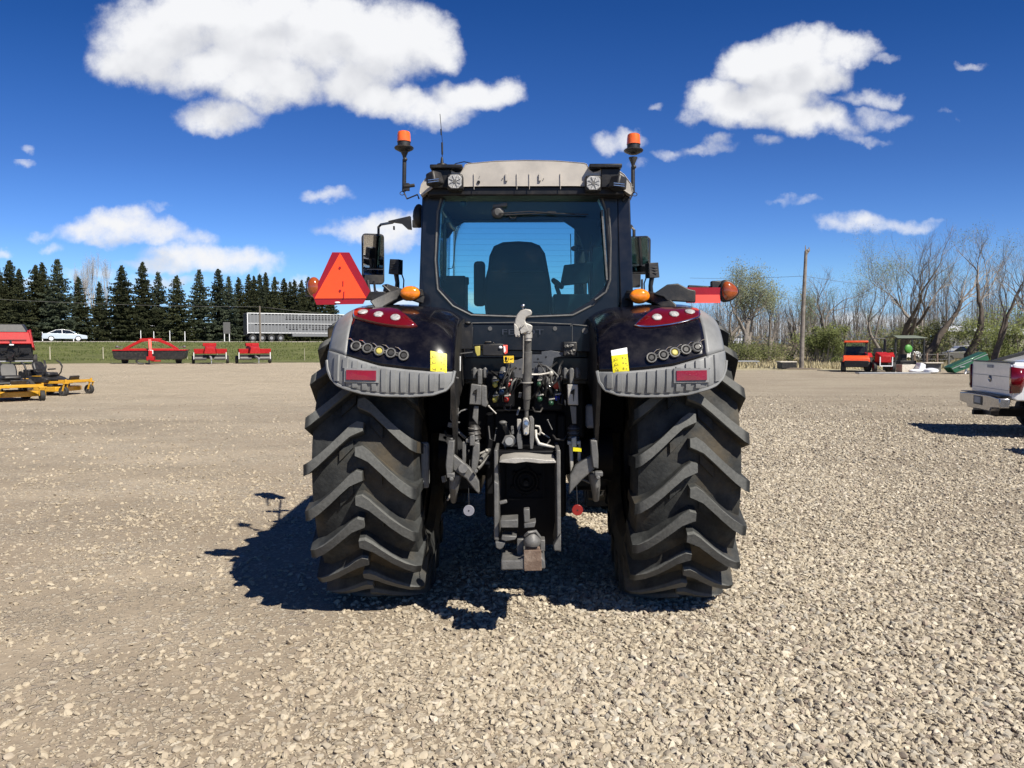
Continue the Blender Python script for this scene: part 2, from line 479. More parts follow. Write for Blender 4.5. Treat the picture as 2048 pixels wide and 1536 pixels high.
def axis(stops):
    out = []
    for (a, b, st) in stops:
        n = max(1, int(round((b - a) / st))); out += [a + (b - a) * i / n for i in range(n)]
    return out + [stops[-1][1]]
xs = axis([(-900, -160, 40), (-160, -80, 5), (-80, 80, 1.25), (80, 160, 5), (160, 900, 40)])
ys = axis([(-60, 0, 6), (0, 40, 1.5), (40, 70, .75), (70, 150, 1.5), (150, 300, 10), (300, 1500, 60)])
mb = MB()
mb.v = [(x, y, ground_z(x, y)) for y in ys for x in xs]
nx = len(xs)
mb.f = [(j * nx + i, j * nx + i + 1, (j + 1) * nx + i + 1, (j + 1) * nx + i) for j in range(len(ys) - 1) for i in range(nx - 1)]
mb.m = [0] * len(mb.f)
zl, zg, zd = [], [], []
for (x, y, z) in mb.v:
    e = lot_edge(x); zl.append(sstep(e - 1.5, e + 1.5, y))      # 1 = beyond the gravel
    zg.append(1 - sstep(-6, 12, x))                              # green side
def ground_mat():
    m = bpy.data.materials.new('gravel_and_grass'); m.use_nodes = True
    t = m.node_tree; g = NG(t); b = t.nodes['Principled BSDF']
    P = g.n('ShaderNodeTexCoord').outputs['Object']
    big = g.noise(P, .22, 4, .55); med = g.noise(P, 1.3, 6, .62); fin = g.noise(P, 22, 6, .65)
    str_ = g.noise(g.vm('MULTIPLY', P, (.5, 1.3, 1)), .9, 7, .68)     # faint wheel-worn bands
    dirt = g.mix(g.smooth(big, .35, .65), (.245, .198, .145), (.385, .318, .232))
    dirt = g.mix(g.m('MULTIPLY', g.smooth(str_, .42, .66), .5), dirt, (.26, .212, .155))
    dirt = g.mix(g.m('MULTIPLY', g.smooth(fin, .4, .7), .35), dirt, (.50, .42, .31))
    def pebbles(scale):
        v = g.n('ShaderNodeTexVoronoi', i_Vector=P, i_Scale=scale)
        e = g.n('ShaderNodeTexVoronoi', feature='DISTANCE_TO_EDGE', i_Vector=P, i_Scale=scale)
        hue = g.n('ShaderNodeSeparateColor', i_0=v.outputs['Color'])
        return v, e, hue
    v1, e1, h1 = pebbles(26); v2, e2, h2 = pebbles(55)
    pc = g.ramp(h1.outputs[0], [(0, (.42, .36, .27)), (.3, (.52, .45, .34)), (.55, (.32, .275, .215)), (.75, (.58, .52, .41)), (.9, (.24, .20, .17)), (1, (.46, .38, .28))])
    pc2 = g.ramp(h2.outputs[0], [(0, (.38, .325, .24)), (.4, (.50, .43, .33)), (.7, (.28, .24, .185)), (1, (.46, .39, .29))])
    sxy = g.n('ShaderNodeSeparateXYZ', i_0=P)
    side = g.smooth(g.m('SUBTRACT', sxy.outputs[0], g.m('MULTIPLY', g.m('SUBTRACT', sxy.outputs[1], 4), .12)), -2.2, 2.2)
    near = g.smooth(sxy.outputs[1], 40, 8)
    dirt = g.mix(g.m('MULTIPLY', g.m('MULTIPLY', side, near), .62), dirt, (.15, .12, .088))
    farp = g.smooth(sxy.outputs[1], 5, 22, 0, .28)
    m1 = g.m('MULTIPLY', g.smooth(e1.outputs[0], .04, .12), g.m('GREATER_THAN', h1.outputs[1], g.m('SUBTRACT', g.m('SUBTRACT', g.m('SUBTRACT', 1.02, farp), g.m('MULTIPLY', side, .35)), g.smooth(med, .3, .7, .10, .60))))
    m2 = g.m('MULTIPLY', g.smooth(e2.outputs[0], .04, .14), g.m('GREATER_THAN', h2.outputs[1], g.m('SUBTRACT', g.m('SUBTRACT', g.m('SUBTRACT', 1.0, farp), g.m('MULTIPLY', side, .3)), g.smooth(med, .3, .7, .10, .6))))
    col = g.mix(m2, dirt, pc2); col = g.mix(m1, col, pc)
    tone = g.noise(g.vm('MULTIPLY', P, (.16, .42, 1)), 1.0, 7, .66)
    col = g.mix(g.smooth(tone, .36, .62), g.mix(.42, col, (.19, .152, .11)), col)
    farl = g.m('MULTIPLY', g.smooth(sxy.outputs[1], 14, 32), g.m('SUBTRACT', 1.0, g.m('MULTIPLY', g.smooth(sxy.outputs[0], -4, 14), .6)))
    col = g.mix(g.m('MULTIPLY', farl, .55), col, g.mix(g.smooth(fin, .3, .7), (.40, .33, .235), (.66, .56, .41)))  # distant yard lightened in colour for sun back-scatter, over sandier ground
    hgt = g.m('ADD', g.m('MULTIPLY', m1, .9), g.m('ADD', g.m('MULTIPLY', m2, .45), g.m('MULTIPLY', fin, .5)))
    # grass and weeds beyond the lot
    lotA = g.n('ShaderNodeAttribute', attribute_name='beyond').outputs['Fac']
    grA = g.n('ShaderNodeAttribute', attribute_name='green').outputs['Fac']
    lot = g.smooth(g.m('ADD', lotA, g.m('MULTIPLY', g.m('SUBTRACT', g.noise(P, .35, 7, .65), .5), 1.1)), .42, .58)
    gn = g.noise(g.vm('MULTIPLY', P, (1, 2.2, 1)), .55, 8, .7); gf = g.noise(P, 7, 6, .7)
    green = g.mix(g.smooth(gn, .34, .66), (.070, .095, .028), (.165, .178, .066))
    green = g.mix(g.smooth(gf, .42, .75), green, (.24, .23, .10))
    brown = g.mix(g.smooth(gf, .35, .7), (.12, .10, .07), (.26, .22, .15))
    sy = g.n('ShaderNodeSeparateXYZ', i_0=P)
    verge = g.smooth(g.m('ADD', g.m('SUBTRACT', sy.outputs[1], g.m('ADD', 66, g.m('MULTIPLY', sy.outputs[0], .22))), g.m('MULTIPLY', g.noise(P, .3, 5, .6), 9)), -1, 7)
    green = g.mix(verge, brown, green)
    dry = g.mix(g.smooth(gn, .3, .7), (.50, .44, .27), (.30, .26, .16)); dry = g.mix(g.smooth(gf, .4, .7), dry, (.62, .56, .38))
    dry = g.mix(g.smooth(sy.outputs[1], 85, 110), dry, (.13, .14, .06))
    veg = g.mix(grA, dry, green)
    col = g.mix(lot, col, veg)
    g.put(b.inputs['Base Color'], col)
    b.inputs['Roughness'].default_value = .95; b.inputs['Specular IOR Level'].default_value = .15
    bp = g.n('ShaderNodeBump', i_Strength=.8, i_Distance=.02, i_Height=g.m('ADD', hgt, g.m('MULTIPLY', g.m('MULTIPLY', lot, gf), 6)))
    g.put(b.inputs['Normal'], bp.outputs[0])
    return m
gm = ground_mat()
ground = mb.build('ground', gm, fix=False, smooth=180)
for nm, arr in (('beyond', zl), ('green', zg)):
    at = ground.data.attributes.new(nm, 'FLOAT', 'POINT'); at.data.foreach_set('value', arr)
struct(ground, 'flat gravel yard running out to a green verge and dry grass')

# the road behind the verge
mb = MB()
M['road'] = pm('asphalt', (.16, .155, .15), .9, bump=.3, bscale=30, scale=1.5, var=.15)
M['shoulder'] = pm('pale_road_shoulder', (.34, .31, .26), .95, bump=.3, bscale=20)
for i in range(-170, 30, 5):
    rows = []
    for x in (i, i + 5):
        rows.append([(x + .51 * o, road_y(x) - .86 * o * 1.0 + 0, ground_z(x, road_y(x)) + .12 + (.0 if abs(o) < 4 else -.10)) for o in (5, 3.6, -3.6, -5)])
    for k in range(3): mb.add([rows[0][k], rows[1][k], rows[1][k + 1], rows[0][k + 1]], [(0, 1, 2, 3)], 0 if k == 1 else 1)
rd = mb.build('road', [M['road'], M['shoulder']], smooth=0)
struct(rd, 'grey country highway with pale shoulders behind the green verge')

# ------------------------------------------------------------------ loose stones on the yard
def stone_density(x, y, rng):
    n = noise.noise(Vector((x * .45, y * .7, 3))) + .5 * noise.noise(Vector((x * 1.7, y * 2.3, 9)))
    side = sstep(-2.2, 1.6, x + (y - 4) * -.12)            # right of the tractor is deeper gravel
    far_r = sstep(1.2, 3.6, x - (y - 3.5) * .35)            # packed strip further right
    d = .045 + .925 * side * (1 - .55 * far_r) + (.20 + .22 * side) * n + .25 * far_r * noise.noise(Vector((x * 1.1, y * 2.0, 30)))
    return max(.025, min(1, d))
rng = random.Random(7)
pts, scl, rot, dus = [], [], [], []
def scatter(y0, y1, per_m2, smin, smax, seed):
    r = random.Random(seed)
    step = .5
    y = y0
    while y < y1:
        hw = .70 * (y + step) + 1.7
        x = -hw
        while x < hw:
            n = per_m2 * step * step
            for _ in range(int(n + r.random())):
                X = x + r.random() * step; Y = y + r.random() * step
                if r.random() > stone_density(X, Y, r) or (y0 == 18 and r.random() < (Y - 18) / 9): continue
                k = r.random()
                dus.append((.80 - .62 * sstep(-1.8, 1.4, X - (Y - 4) * .12)) * r.uniform(.6, 1.1))
                s = smin + (smax - smin) * k ** 3.2
                pts.append((X, Y, ground_z(X, Y) + s * .22))
                a = r.uniform(.65, 1.35)
                scl.append((s * a, s / a, s * r.uniform(.30, .68)))
                rot.append((r.gauss(0, .42), r.gauss(0, .42), r.random() * 6.283))
            x += step
        y += step
scatter(2.6, 6.5, 5600, .0045, .0235, 1)
scatter(6.5, 11, 2400, .0075, .024, 2)
scatter(11, 18, 700, .011, .030, 3)
scatter(18, 27, 160, .013, .032, 4)
me = bpy.data.meshes.new('gravel')
me.vertices.add(len(pts)); me.vertices.foreach_set('co', np.array(pts, 'f').ravel())
for nm, arr in (('scl', scl), ('rot', rot)):
    at = me.attributes.new(nm, 'FLOAT_VECTOR', 'POINT'); at.data.foreach_set('vector', np.array(arr, 'f').ravel())
at = me.attributes.new('dusty', 'FLOAT', 'POINT'); at.data.foreach_set('value', np.array(dus, 'f'))
def stone_mat():
    m = bpy.data.materials.new('pebble'); m.use_nodes = True
    t = m.node_tree; g = NG(t); b = t.nodes['Principled BSDF']
    oi = g.n('ShaderNodeObjectInfo'); P = g.n('ShaderNodeTexCoord').outputs['Object']
    c = g.ramp(oi.outputs['Random'], [(0, (.35, .30, .22)), (.18, (.49, .43, .325)), (.34, (.23, .20, .155)), (.50, (.58, .52, .405)), (.66, (.27, .255, .225)), (.78, (.44, .375, .27)), (.87, (.11, .095, .085)), (.94, (.27, .215, .17)), (1, (.64, .58, .48))])
    at_ = g.n('ShaderNodeAttribute', attribute_name='dusty', attribute_type='INSTANCER')
    c = g.mix(at_.outputs['Fac'], c, (.37, .305, .215))
    n = g.noise(P, 1.6, 5, .65)
    c = g.mix(g.smooth(n, .4, .7), c, g.mix(.35, c, (.34, .29, .22)))
    g.put(b.inputs['Base Color'], c); b.inputs['Roughness'].default_value = .85; b.inputs['Specular IOR Level'].default_value = .25
    return m
M['stone'] = stone_mat()
me.materials.append(M['stone'])
go_ = bpy.data.objects.new('gravel', me); COL.objects.link(go_)
tree = bpy.data.node_groups.new('scatter_stones', 'GeometryNodeTree')
tree.interface.new_socket('Geometry', in_out='INPUT', socket_type='NodeSocketGeometry')
tree.interface.new_socket('Geometry', in_out='OUTPUT', socket_type='NodeSocketGeometry')
N = tree.nodes; Lk = tree.links
gin, gout = N.new('NodeGroupInput'), N.new('NodeGroupOutput')
join = N.new('GeometryNodeJoinGeometry')
for i in range(7):
    ico = N.new('GeometryNodeMeshIcoSphere'); ico.inputs['Radius'].default_value = 1.0; ico.inputs['Subdivisions'].default_value = 2
    pos = N.new('GeometryNodeInputPosition')
    nt = N.new('ShaderNodeTexNoise'); nt.noise_dimensions = '4D'; nt.inputs['W'].default_value = i * 3.7; nt.inputs['Scale'].default_value = .75; nt.inputs['Detail'].default_value = 2
    Lk.new(pos.outputs[0], nt.inputs['Vector'])
    sb = N.new('ShaderNodeVectorMath'); sb.operation = 'SUBTRACT'; sb.inputs[1].default_value = (.5, .5, .5); Lk.new(nt.outputs['Color'], sb.inputs[0])
    sc = N.new('ShaderNodeVectorMath'); sc.operation = 'SCALE'; sc.inputs['Scale'].default_value = 2.3; Lk.new(sb.outputs[0], sc.inputs[0])
    sp = N.new('GeometryNodeSetPosition'); Lk.new(ico.outputs['Mesh'], sp.inputs['Geometry']); Lk.new(sc.outputs[0], sp.inputs['Offset'])
    ss = N.new('GeometryNodeSetShadeSmooth'); ss.inputs['Shade Smooth'].default_value = (i == 0); Lk.new(sp.outputs[0], ss.inputs[0])
    sm = N.new('GeometryNodeSetMaterial'); sm.inputs['Material'].default_value = M['stone']; Lk.new(ss.outputs[0], sm.inputs[0])
    gi_ = N.new('GeometryNodeGeometryToInstance'); Lk.new(sm.outputs[0], gi_.inputs[0]); Lk.new(gi_.outputs[0], join.inputs[0])
iop = N.new('GeometryNodeInstanceOnPoints'); Lk.new(gin.outputs[0], iop.inputs['Points']); Lk.new(join.outputs[0], iop.inputs['Instance'])
iop.inputs['Pick Instance'].default_value = True
ri = N.new('FunctionNodeRandomValue'); ri.data_type = 'INT'
for s_ in ri.inputs:
    if s_.type == 'INT' and s_.name == 'Min': s_.default_value = 0
    if s_.type == 'INT' and s_.name == 'Max': s_.default_value = 6
Lk.new([o for o in ri.outputs if o.type == 'INT'][0], iop.inputs['Instance Index'])
for nm, sock in (('scl', 'Scale'), ('rot', 'Rotation')):
    na = N.new('GeometryNodeInputNamedAttribute'); na.data_type = 'FLOAT_VECTOR'; na.inputs['Name'].default_value = nm
    Lk.new([o for o in na.outputs if o.type == 'VECTOR'][0], iop.inputs[sock])
Lk.new(iop.outputs[0], gout.inputs[0])
md = go_.modifiers.new('stones', 'NODES'); md.node_group = tree
tag(go_, 'loose tan and grey pebbles strewn over the yard', 'gravel', kind='stuff')
# ================================================================== the tractor
TL = Vector((0.10, 5.62, 0)); TRZ = -rad(1.02)
TI = (Matrix.Translation(TL) @ Matrix.Rotation(TRZ, 4, 'Z')).inverted()
tractor = thing('tractor', 'large dark blue-black tractor seen from behind on the gravel, two lugged rear tyres', 'tractor', TL, TRZ)
def P(px, py, D): return TI @ W(px, py, D)          # D = metres ahead of the lens
def flipx(p): return Vector((-p[0], p[1], p[2]))
T = tractor

# ---------------- wheels
def tyre_mb(R, half, n, lug_h, w_top, w_base, R_rim, side=1):
    mb = MB()
    k = R / 1.02
    prof = [(-.27, .54), (-.325, .60), (-.352, .72), (-.348, .83), (-.325, .905), (-.25, .940), (-.12, .953), (0, .956), (.12, .953), (.25, .940), (.325, .905), (.348, .83), (.352, .72), (.325, .60), (.27, .54)]
    hs = half / .352
    prof = [(s * hs, R_rim + (r - .54) / (.956 - .54) * (R - lug_h - R_rim)) for s, r in prof]
    nn = 96; vs = []; fs = []
    for s, r in prof:
        for a in range(nn):
            t = 2 * math.pi * a / nn; vs.append((s, -r * math.cos(t), r * math.sin(t)))
    for i in range(len(prof) - 1):
        for a in range(nn):
            b = (a + 1) % nn; fs.append((i * nn + a, i * nn + b, (i + 1) * nn + b, (i + 1) * nn + a))
    mb.add(vs, fs)
    def rbase(s):
        s = abs(s)
        for (s0, r0), (s1, r1) in zip(prof[7:], prof[8:]):
            if s0 <= s <= s1: return r0 + (r1 - r0) * (s - s0) / (s1 - s0)
        return prof[11][1]
    #          s      drop   rtop   wtop  wbase
    st = [(-.022, .000, 0.0, .75, 1.0), (.018, .004, 0.0, 1.12, 1.35), (.060, .028, 0.0, 1.0, 1.15), (.12, .084, -.002, .92, 1.08), (.19, .150, -.005, .92, 1.05), (.26, .211, -.011, .98, 1.05), (.320, .256, -.022, 1.05, 1.12), (.356, .275, -.040, 1.05, 1.15)]
    lw = R - 0.0
    rr = random.Random(int(R * 1000) + side)
    for sd_ in (-1, 1):
        for i in range(n):
            a0 = 2 * math.pi * (i + (.5 if sd_ > 0 else 0)) / n + .06
            rings = []
            for q, (s, dr, rt, wt_, wb_) in enumerate(st):
                s *= hs; ph = a0 - dr * k / R
                rt_ = R + rt * k + rr.uniform(-.0015, .0015); rb = min(rbase(s), R - lug_h) - .014
                sh = 0
                if q == len(st) - 1: rb -= .07 * k; 
                row = []
                for rad_, wv in ((rb, wb_ * w_base), (rt_, wt_ * w_top)):
                    so = s + (.010 if (rad_ == rb and q == len(st) - 1) else 0)
                    for sg in (-1, 1):
                        t = ph + sg * wv / R
                        row.append((sd_ * so, -rad_ * math.cos(t), rad_ * math.sin(t)))
                rings.append([row[0], row[1], row[3], row[2]])
            if sd_ < 0: rings = [r[::-1] for r in rings]
            mb.loft(rings)
            # low step between neighbouring lugs near the middle, as worn tractor tyres have
            ph = a0 - .15 / R
            rows = []
            for (s, d0, d1) in ((.05, .055, .135), (.135, .135, .225)):
                s *= hs; r1 = R - lug_h + .016; r0 = r1 - .04
                rows.append([(sd_ * s, -r_ * math.cos(a0 - d_ / R), r_ * math.sin(a0 - d_ / R)) for r_, d_ in ((r0, d0), (r0, d1), (r1, d1 - .008), (r1, d0 + .008))])
            if sd_ < 0: rows = [r[::-1] for r in rows]
            mb.loft(rows)
    return mb
ZC = .985
def rear_wheel(side):
    hub = MB()
    for s in (-1, 1):
        hub.lathe([(.555, .25 * s), (.50, .23 * s), (.48, .10 * s), (.46, .02 * s)], (0, 0, 0), (1, 0, 0), 48, cap=False)
    hub.lathe([(.46, -.02), (.30, .04), (.17, .05), (.17, .16), (.02, .18)], (0, 0, 0), (side, 0, 0), 32, cap=False)
    hub.lathe([(.46, -.03), (.30, .03), (.16, .03)], (0, 0, 0), (side, 0, 0), 32, cap=True)
    o = hub.build('rear_wheel', M['black'], T, smooth=40)
    o.location = (1.012 * side, 0, ZC)
    ty = tyre_mb(1.018, .342, 21, .082, .0345, .040, .54, side)
    ty.v = [(x + (.012 * side if z < -.6 else 0), y, max(z, -ZC + .004)) for x, y, z in ty.v]
    t = ty.build('tyre', M['rubber'], o, smooth=32)
    if side < 0: t.rotation_euler = (rad(3.2), 0, 0)
    return o
rear_wheel(-1); rear_wheel(1)
for s in (-1, 1):
    hub = MB(); hub.lathe([(.40, -.2), (.36, -.1), (.36, .05), (.14, .1), (.12, .2), (.02, .2)], (0, 0, 0), (s, 0, 0), 28)
    o = hub.build('front_wheel', M['black'], T); o.location = (.93 * s, 2.82, .735)
    ty = tyre_mb(.75, .27, 18, .045, .024, .036, .37); ty.v = [(x, y, max(z, -.731)) for x, y, z in ty.v]
    ty.build('tyre', M['rubber'], o, smooth=32)

# ---------------- rear fender skin: a surface wrapped round the tyre
PROF = [(-1.085, 1.44), (-1.115, 1.56), (-1.10, 1.68), (-1.055, 1.79), (-.985, 1.885), (-.89, 1.96), (-.77, 2.005), (-.6, 2.04), (-.35, 2.06), (0, 2.065), (.35, 2.05), (.65, 1.98), (.88, 1.85), (1.02, 1.68), (1.10, 1.48)]
def crm(p, t):
    n = len(p) - 1; i = min(n - 1, max(0, int(t))); f = t - i
    a, b, c, d = p[max(0, i - 1)], p[i], p[i + 1], p[min(n, i + 2)]
    return tuple(.5 * (2 * b[k] + (c[k] - a[k]) * f + (2 * a[k] - 5 * b[k] + 4 * c[k] - d[k]) * f * f + (3 * b[k] - a[k] - 3 * c[k] + d[k]) * f ** 3) for k in range(len(b)))
NP = 400
PT = [crm(PROF, (len(PROF) - 1) * i / NP) for i in range(NP + 1)]
def t_of_z(z):
    for i in range(NP):
        if PT[i + 1][1] >= z: return (i + (z - PT[i][1]) / max(1e-6, PT[i + 1][1] - PT[i][1])) / NP
    return .5
def prof_at(t):
    f = max(0, min(NP - 1e-6, t * NP)); i = int(f); f -= i
    return PT[i][0] + (PT[i + 1][0] - PT[i][0]) * f, PT[i][1] + (PT[i + 1][1] - PT[i][1]) * f
XI, XO = .423, 1.200
def fs0(x, t):
    """fender skin point; x>0 side"""
    y, z = prof_at(t)
    zz = max(0, min(1, (z - 1.62) / .4))
    ei = max(0, (XI + .17 - x) / .17); eo = max(0, (x - XO + .20) / .20)
    dz = -(.060 * ei * ei + .050 * eo * eo) * zz
    dy = (.05 * ei ** 2 + .12 * eo ** 2.2) * max(0, min(1, (-y + .15) / .8))
    z0 = z + dz - .05 * zz * max(0, (.8 - x) / .4) * .8
    return Vector((x, y + dy, z0))
def fs(x, t, off=0.0):
    p = fs0(x, t)
    a = fs0(min(x + .004, XO + .02), t) - fs0(x - .004, t); b = fs0(x, min(1, t + .004)) - fs0(x, max(0, t - .004))
    n = a.cross(b).normalized()
    if n.y > 0 and t < .5: n = -n
    if n.z < 0 and t >= .35: n = -n
    return p + n * off
def lerp_tab(tab, x):
    if x <= tab[0][0]: return tab[0][1]
    for (a, b), (c, d) in zip(tab, tab[1:]):
        if x <= c: return b + (d - b) * (x - a) / (c - a)
    return tab[-1][1]
BOT = [(.423, 1.635), (.436, 1.567), (.47, 1.522), (.547, 1.496), (.675, 1.487), (.83, 1.49), (.96, 1.503), (1.06, 1.531), (1.114, 1.551), (1.164, 1.592), (1.19, 1.645), (1.200, 1.70)]
MID = [(.42, 1.632), (.547, 1.632), (.70, 1.645), (.857, 1.664), (.955, 1.692), (1.06, 1.724), (1.20, 1.772)]
XG = 1.062
def px2fs(px, py):
    """photo pixel on the LEFT fender -> (x>0, t) on the skin"""
    D = 4.55
    for _ in range(5):
        p = P(px, py, D); x = -p.x; t = t_of_z(min(p.z, 2.0)); q = fs0(x, t)
        D = D + (q.y - p.y)
        # solve height on skin
    return x, t
def patch(x0, x1, fa, fb, nu, nv, off=0.0, rim=.0, thick=.0):
    mb = MB()
    mb.grid(lambda u, v: fs(x0 + (x1 - x0) * u, fa(x0 + (x1 - x0) * u) * (1 - v) + fb(x0 + (x1 - x0) * u) * v, off), nu, nv)
    return mb
def dome(poly, hs_, base=.002):
    """raised lens on the skin: poly of (x,t)"""
    mb = MB(); cx = sum(p[0] for p in poly) / len(poly); ct = sum(p[1] for p in poly) / len(poly)
    rings = []
    for sc_, hh in hs_: rings.append([fs(cx + (x - cx) * sc_, ct + (t - ct) * sc_, base + hh) for x, t in poly])
    return mb.loft(rings)
def circ(cx, ct, r, n=20):
    a = fs0(cx, ct); dt = (fs0(cx, ct + .01) - a).length / .01
    return [(cx + r * math.cos(2 * math.pi * i / n), ct + r / dt * math.sin(2 * math.pi * i / n)) for i in range(n)]
def torus_on(cx, ct, r, rr, off, n=24):
    return [fs(x, t, off) for x, t in circ(cx, ct, r, n)]
def sub(name, mb, mat, parent, side, **k):
    return (mb if side > 0 else mb.mirror()).build(name, mat, parent, **k)
TB = lambda x: t_of_z(lerp_tab(BOT, x)); TM = lambda x: t_of_z(lerp_tab(MID, x))

def fender(side):
    sk = patch(XI, XG - .003, TM, lambda x: .93, 26, 60)
    f = sub('fender', sk, M['paint'], T, side, solid=.025, smooth=60)
    og = patch(XG + .003, XO, TM, lambda x: .90, 8, 50)
    sub('outer_trim', og, M['greyp'], f, side, solid=.03, smooth=60)
    # ribbed lower guard
    lo = MB()
    for a, b in ((XI, XG - .003), (XG + .003, XO)):
        lo.join(patch(a, b, TB, lambda x: TM(x) - .002, 30 if a < .5 else 10, 10, .004))
    g1 = sub('mud_guard', lo, M['greyp'], f, side, solid=.03, smooth=60)
    ribs = MB()
    x = XI + .055
    while x < XO - .05:
        w_ = .034
        za, zb = TB(x + w_ / 2) + .012, TM(x + w_ / 2) - .010
        if .86 < x + w_ / 2 < 1.07:                  # broken by the reflector
            segs = [(za, t_of_z(1.560)), (t_of_z(1.648), zb)]
        else: segs = [(za, zb)]
        for a, b in segs:
            if b - a < .004: continue
            rows = []
            for j in range(7):
                t = a + (b - a) * j / 6
                rows.append([fs(x, t, 0), fs(x + w_, t, 0), fs(x + w_ - .004, t, .015), fs(x + .004, t, .015)])
            ribs.loft(rows)
        x += .0565
    edge = [fs(x, TB(x), .004) for x in [XI + (XO - XI) * i / 60 for i in range(61)]]
    ribs.tube(edge, .010, 6)
    sub('guard_ribs', ribs, M['greyp'], f, side, smooth=40)
    # inner wall of the fender, down to the axle
    wall = MB()
    n = 40; top = [fs0(XI + .012, .02 + .88 * i / n) for i in range(n + 1)]
    low = [Vector((XI + .012, p.y * .80, max(1.05, p.z - .45))) for p in top]
    wall.loft([[p + Vector((-.012, .01, -.01)), p + Vector((.012, .01, -.01)), q + Vector((.012, 0, 0)), q + Vector((-.012, 0, 0))] for p, q in zip(top, low)])
    sub('inner_wall', wall, M['blackp'], f, side, smooth=30)
    # tail lamp
    pts = [(640, 214), (700, 206), (800, 204), (950, 215), (1040, 228), (1120, 252), (1200, 296), (1270, 345), (1325, 398), (1270, 412), (1200, 422), (1120, 426), (1050, 422), (950, 410), (850, 390), (770, 370), (700, 350), (650, 332), (622, 315), (615, 285), (622, 245)]
    poly = [px2fs(600 + a / 5.689, 580 + b / 5.689) for a, b in pts]
    tl = sub('tail_light', dome(poly, [(1.03, -.01), (1.03, .008), (.97, .018), (.6, .020), (.2, .020)]), M['redlens'], f, side, smooth=50)
    tr = MB(); tr.tube([fs(x, t, .012) for x, t in [(sum(p[0] for p in poly) / 21 + (p[0] - sum(q[0] for q in poly) / 21) * 1.02, p[1]) for p in poly]], .0035, 5, closed=True)
    sub('lamp_bezel', tr, M['chrome'], tl and f, side) if side > 0 else None
    for (a, b) in ((722, 287), (897, 313), (1088, 345)):
        x, t = px2fs(600 + a / 5.689, 580 + b / 5.689)
        sub('lens', dome(circ(x, t, .0295), [(1, .0), (1, .024), (.85, .028), (.3, .030)]), M['lampclear'], tl, side, smooth=50)
        rg = MB(); rg.tube(torus_on(x, t, .0305, 0, .022), .003, 5, closed=True)
        sub('lens_ring', rg, M['redlens'], tl, side)
    # remote push buttons in their chrome surround
    cs = [(640, 645), (770, 670), (902, 700), (1036, 722), (1180, 748)]
    if side > 0: cs = [(2048 - 45 - a + 0, b) for a, b in ((1475, 662), (1352, 690), (1226, 720), (1100, 748), (965, 773))]; cs = [(636, 657), (762, 684), (888, 716), (1014, 745), (1148, 772)]
    pan = MB(); ctr = [px2fs(600 + a / 5.689, 580 + b / 5.689) for a, b in cs]
    for i, (x, t) in enumerate(ctr):
        pan.tube(torus_on(x, t, .0265, 0, .012), .0055, 6, closed=True)
        if i: 
            x0, t0 = ctr[i - 1]
            for dv in (.35, -.35):
                pan.tube([fs(x0 + (x - x0) * k, t0 + (t - t0) * k + dv * .012, .010) for k in (.36, .5, .64)], .004, 5)
    bp_ = sub('button_panel', pan, M['castgrey'], f, side)
    for i, (x, t) in enumerate(ctr):
        sub('push_button', dome(circ(x, t, .019), [(1, 0), (1, .008), (.7, .013), (.2, .013)]), M['capy'] if i == 2 else M['blackp'], bp_, side, smooth=40)
        fl = MB()
        fl.tube([fs(x + .012, t + .018, .006), fs(x + .030, t + .028, .012), fs(x + .055, t + .034, .005)], [.003, .004, .001], 5)
        sub('surround_fin', fl, M['chrome'], bp_, side)
    # red reflector
    xa, xb, za, zb = .875, 1.048, 1.578, 1.632
    rp = [(xa, t_of_z(za)), (xb, t_of_z(za + .004)), (xb, t_of_z(zb + .004)), (xa, t_of_z(zb))]
    fr = [(xa - .014, t_of_z(za - .014)), (xb + .014, t_of_z(za - .010)), (xb + .014, t_of_z(zb + .016)), (xa - .014, t_of_z(zb + .014))]
    rf = sub('reflector_frame', dome(fr, [(1, -.01), (1, .016), (.96, .018), (.2, .014)]), M['greyp'], f, side, smooth=30)
    sub('reflector', dome(rp, [(1, .0), (1, .022), (.97, .024), (.2, .024)]), M['reflector'], rf, side, smooth=30)
    # warning decals
    if side < 0: q = [(861, 742), (893, 746), (893, 701.5), (861, 699.5)]; sp_ = None
    else: q = [(2 * 1051.5 - 1226, 745.5), (2 * 1051.5 - 1257.5, 742), (2 * 1051.5 - 1254, 706), (2 * 1051.5 - 1223, 708)]; sp_ = [(2 * 1051.5 - 1223, 708), (2 * 1051.5 - 1254, 706), (2 * 1051.5 - 1253, 693), (2 * 1051.5 - 1222, 696)]
    qq = [px2fs(*p) for p in q]
    dc = sub('warning_decal', dome(qq, [(1, .0), (1, .0035), (.5, .0035), (.1, .0035)]), M['yellow'], f, side, smooth=20)
    ink = MB()
    def inkq(u, v, w, h_):
        def at(a, b):
            pA = [qq[0][k] * (1 - a) + qq[1][k] * a for k in (0, 1)]; pB = [qq[3][k] * (1 - a) + qq[2][k] * a for k in (0, 1)]
            return pA[0] * (1 - b) + pB[0] * b, pA[1] * (1 - b) + pB[1] * b
        ps = [at(u, v), at(u + w, v), at(u + w, v + h_), at(u, v + h_)]
        ink.loft([[fs(x, t, .004) for x, t in ps], [fs(x, t, .0055) for x, t in ps]])
    for r_ in (.08, .38, .68):
        for (a, b) in ((.12, .05), (.2, .12), (.28, .05)): inkq(a, r_ + b, .05, .05)
        inkq(.12, r_, .24, .035); inkq(.62, r_ + .05, .09, .1); inkq(.8, r_ + .03, .08, .06); inkq(.04, r_ - .05, .92, .012)
    sub('decal_symbols', ink, M['decalink'], dc, side, smooth=0)
    if sp_:
        sub('white_decal', dome([px2fs(*p) for p in sp_], [(1, .0), (1, .0035), (.5, .0035), (.1, .0035)]), M['white'], f, side, smooth=20)
    # crease lines of the upper skin
    cr = MB()
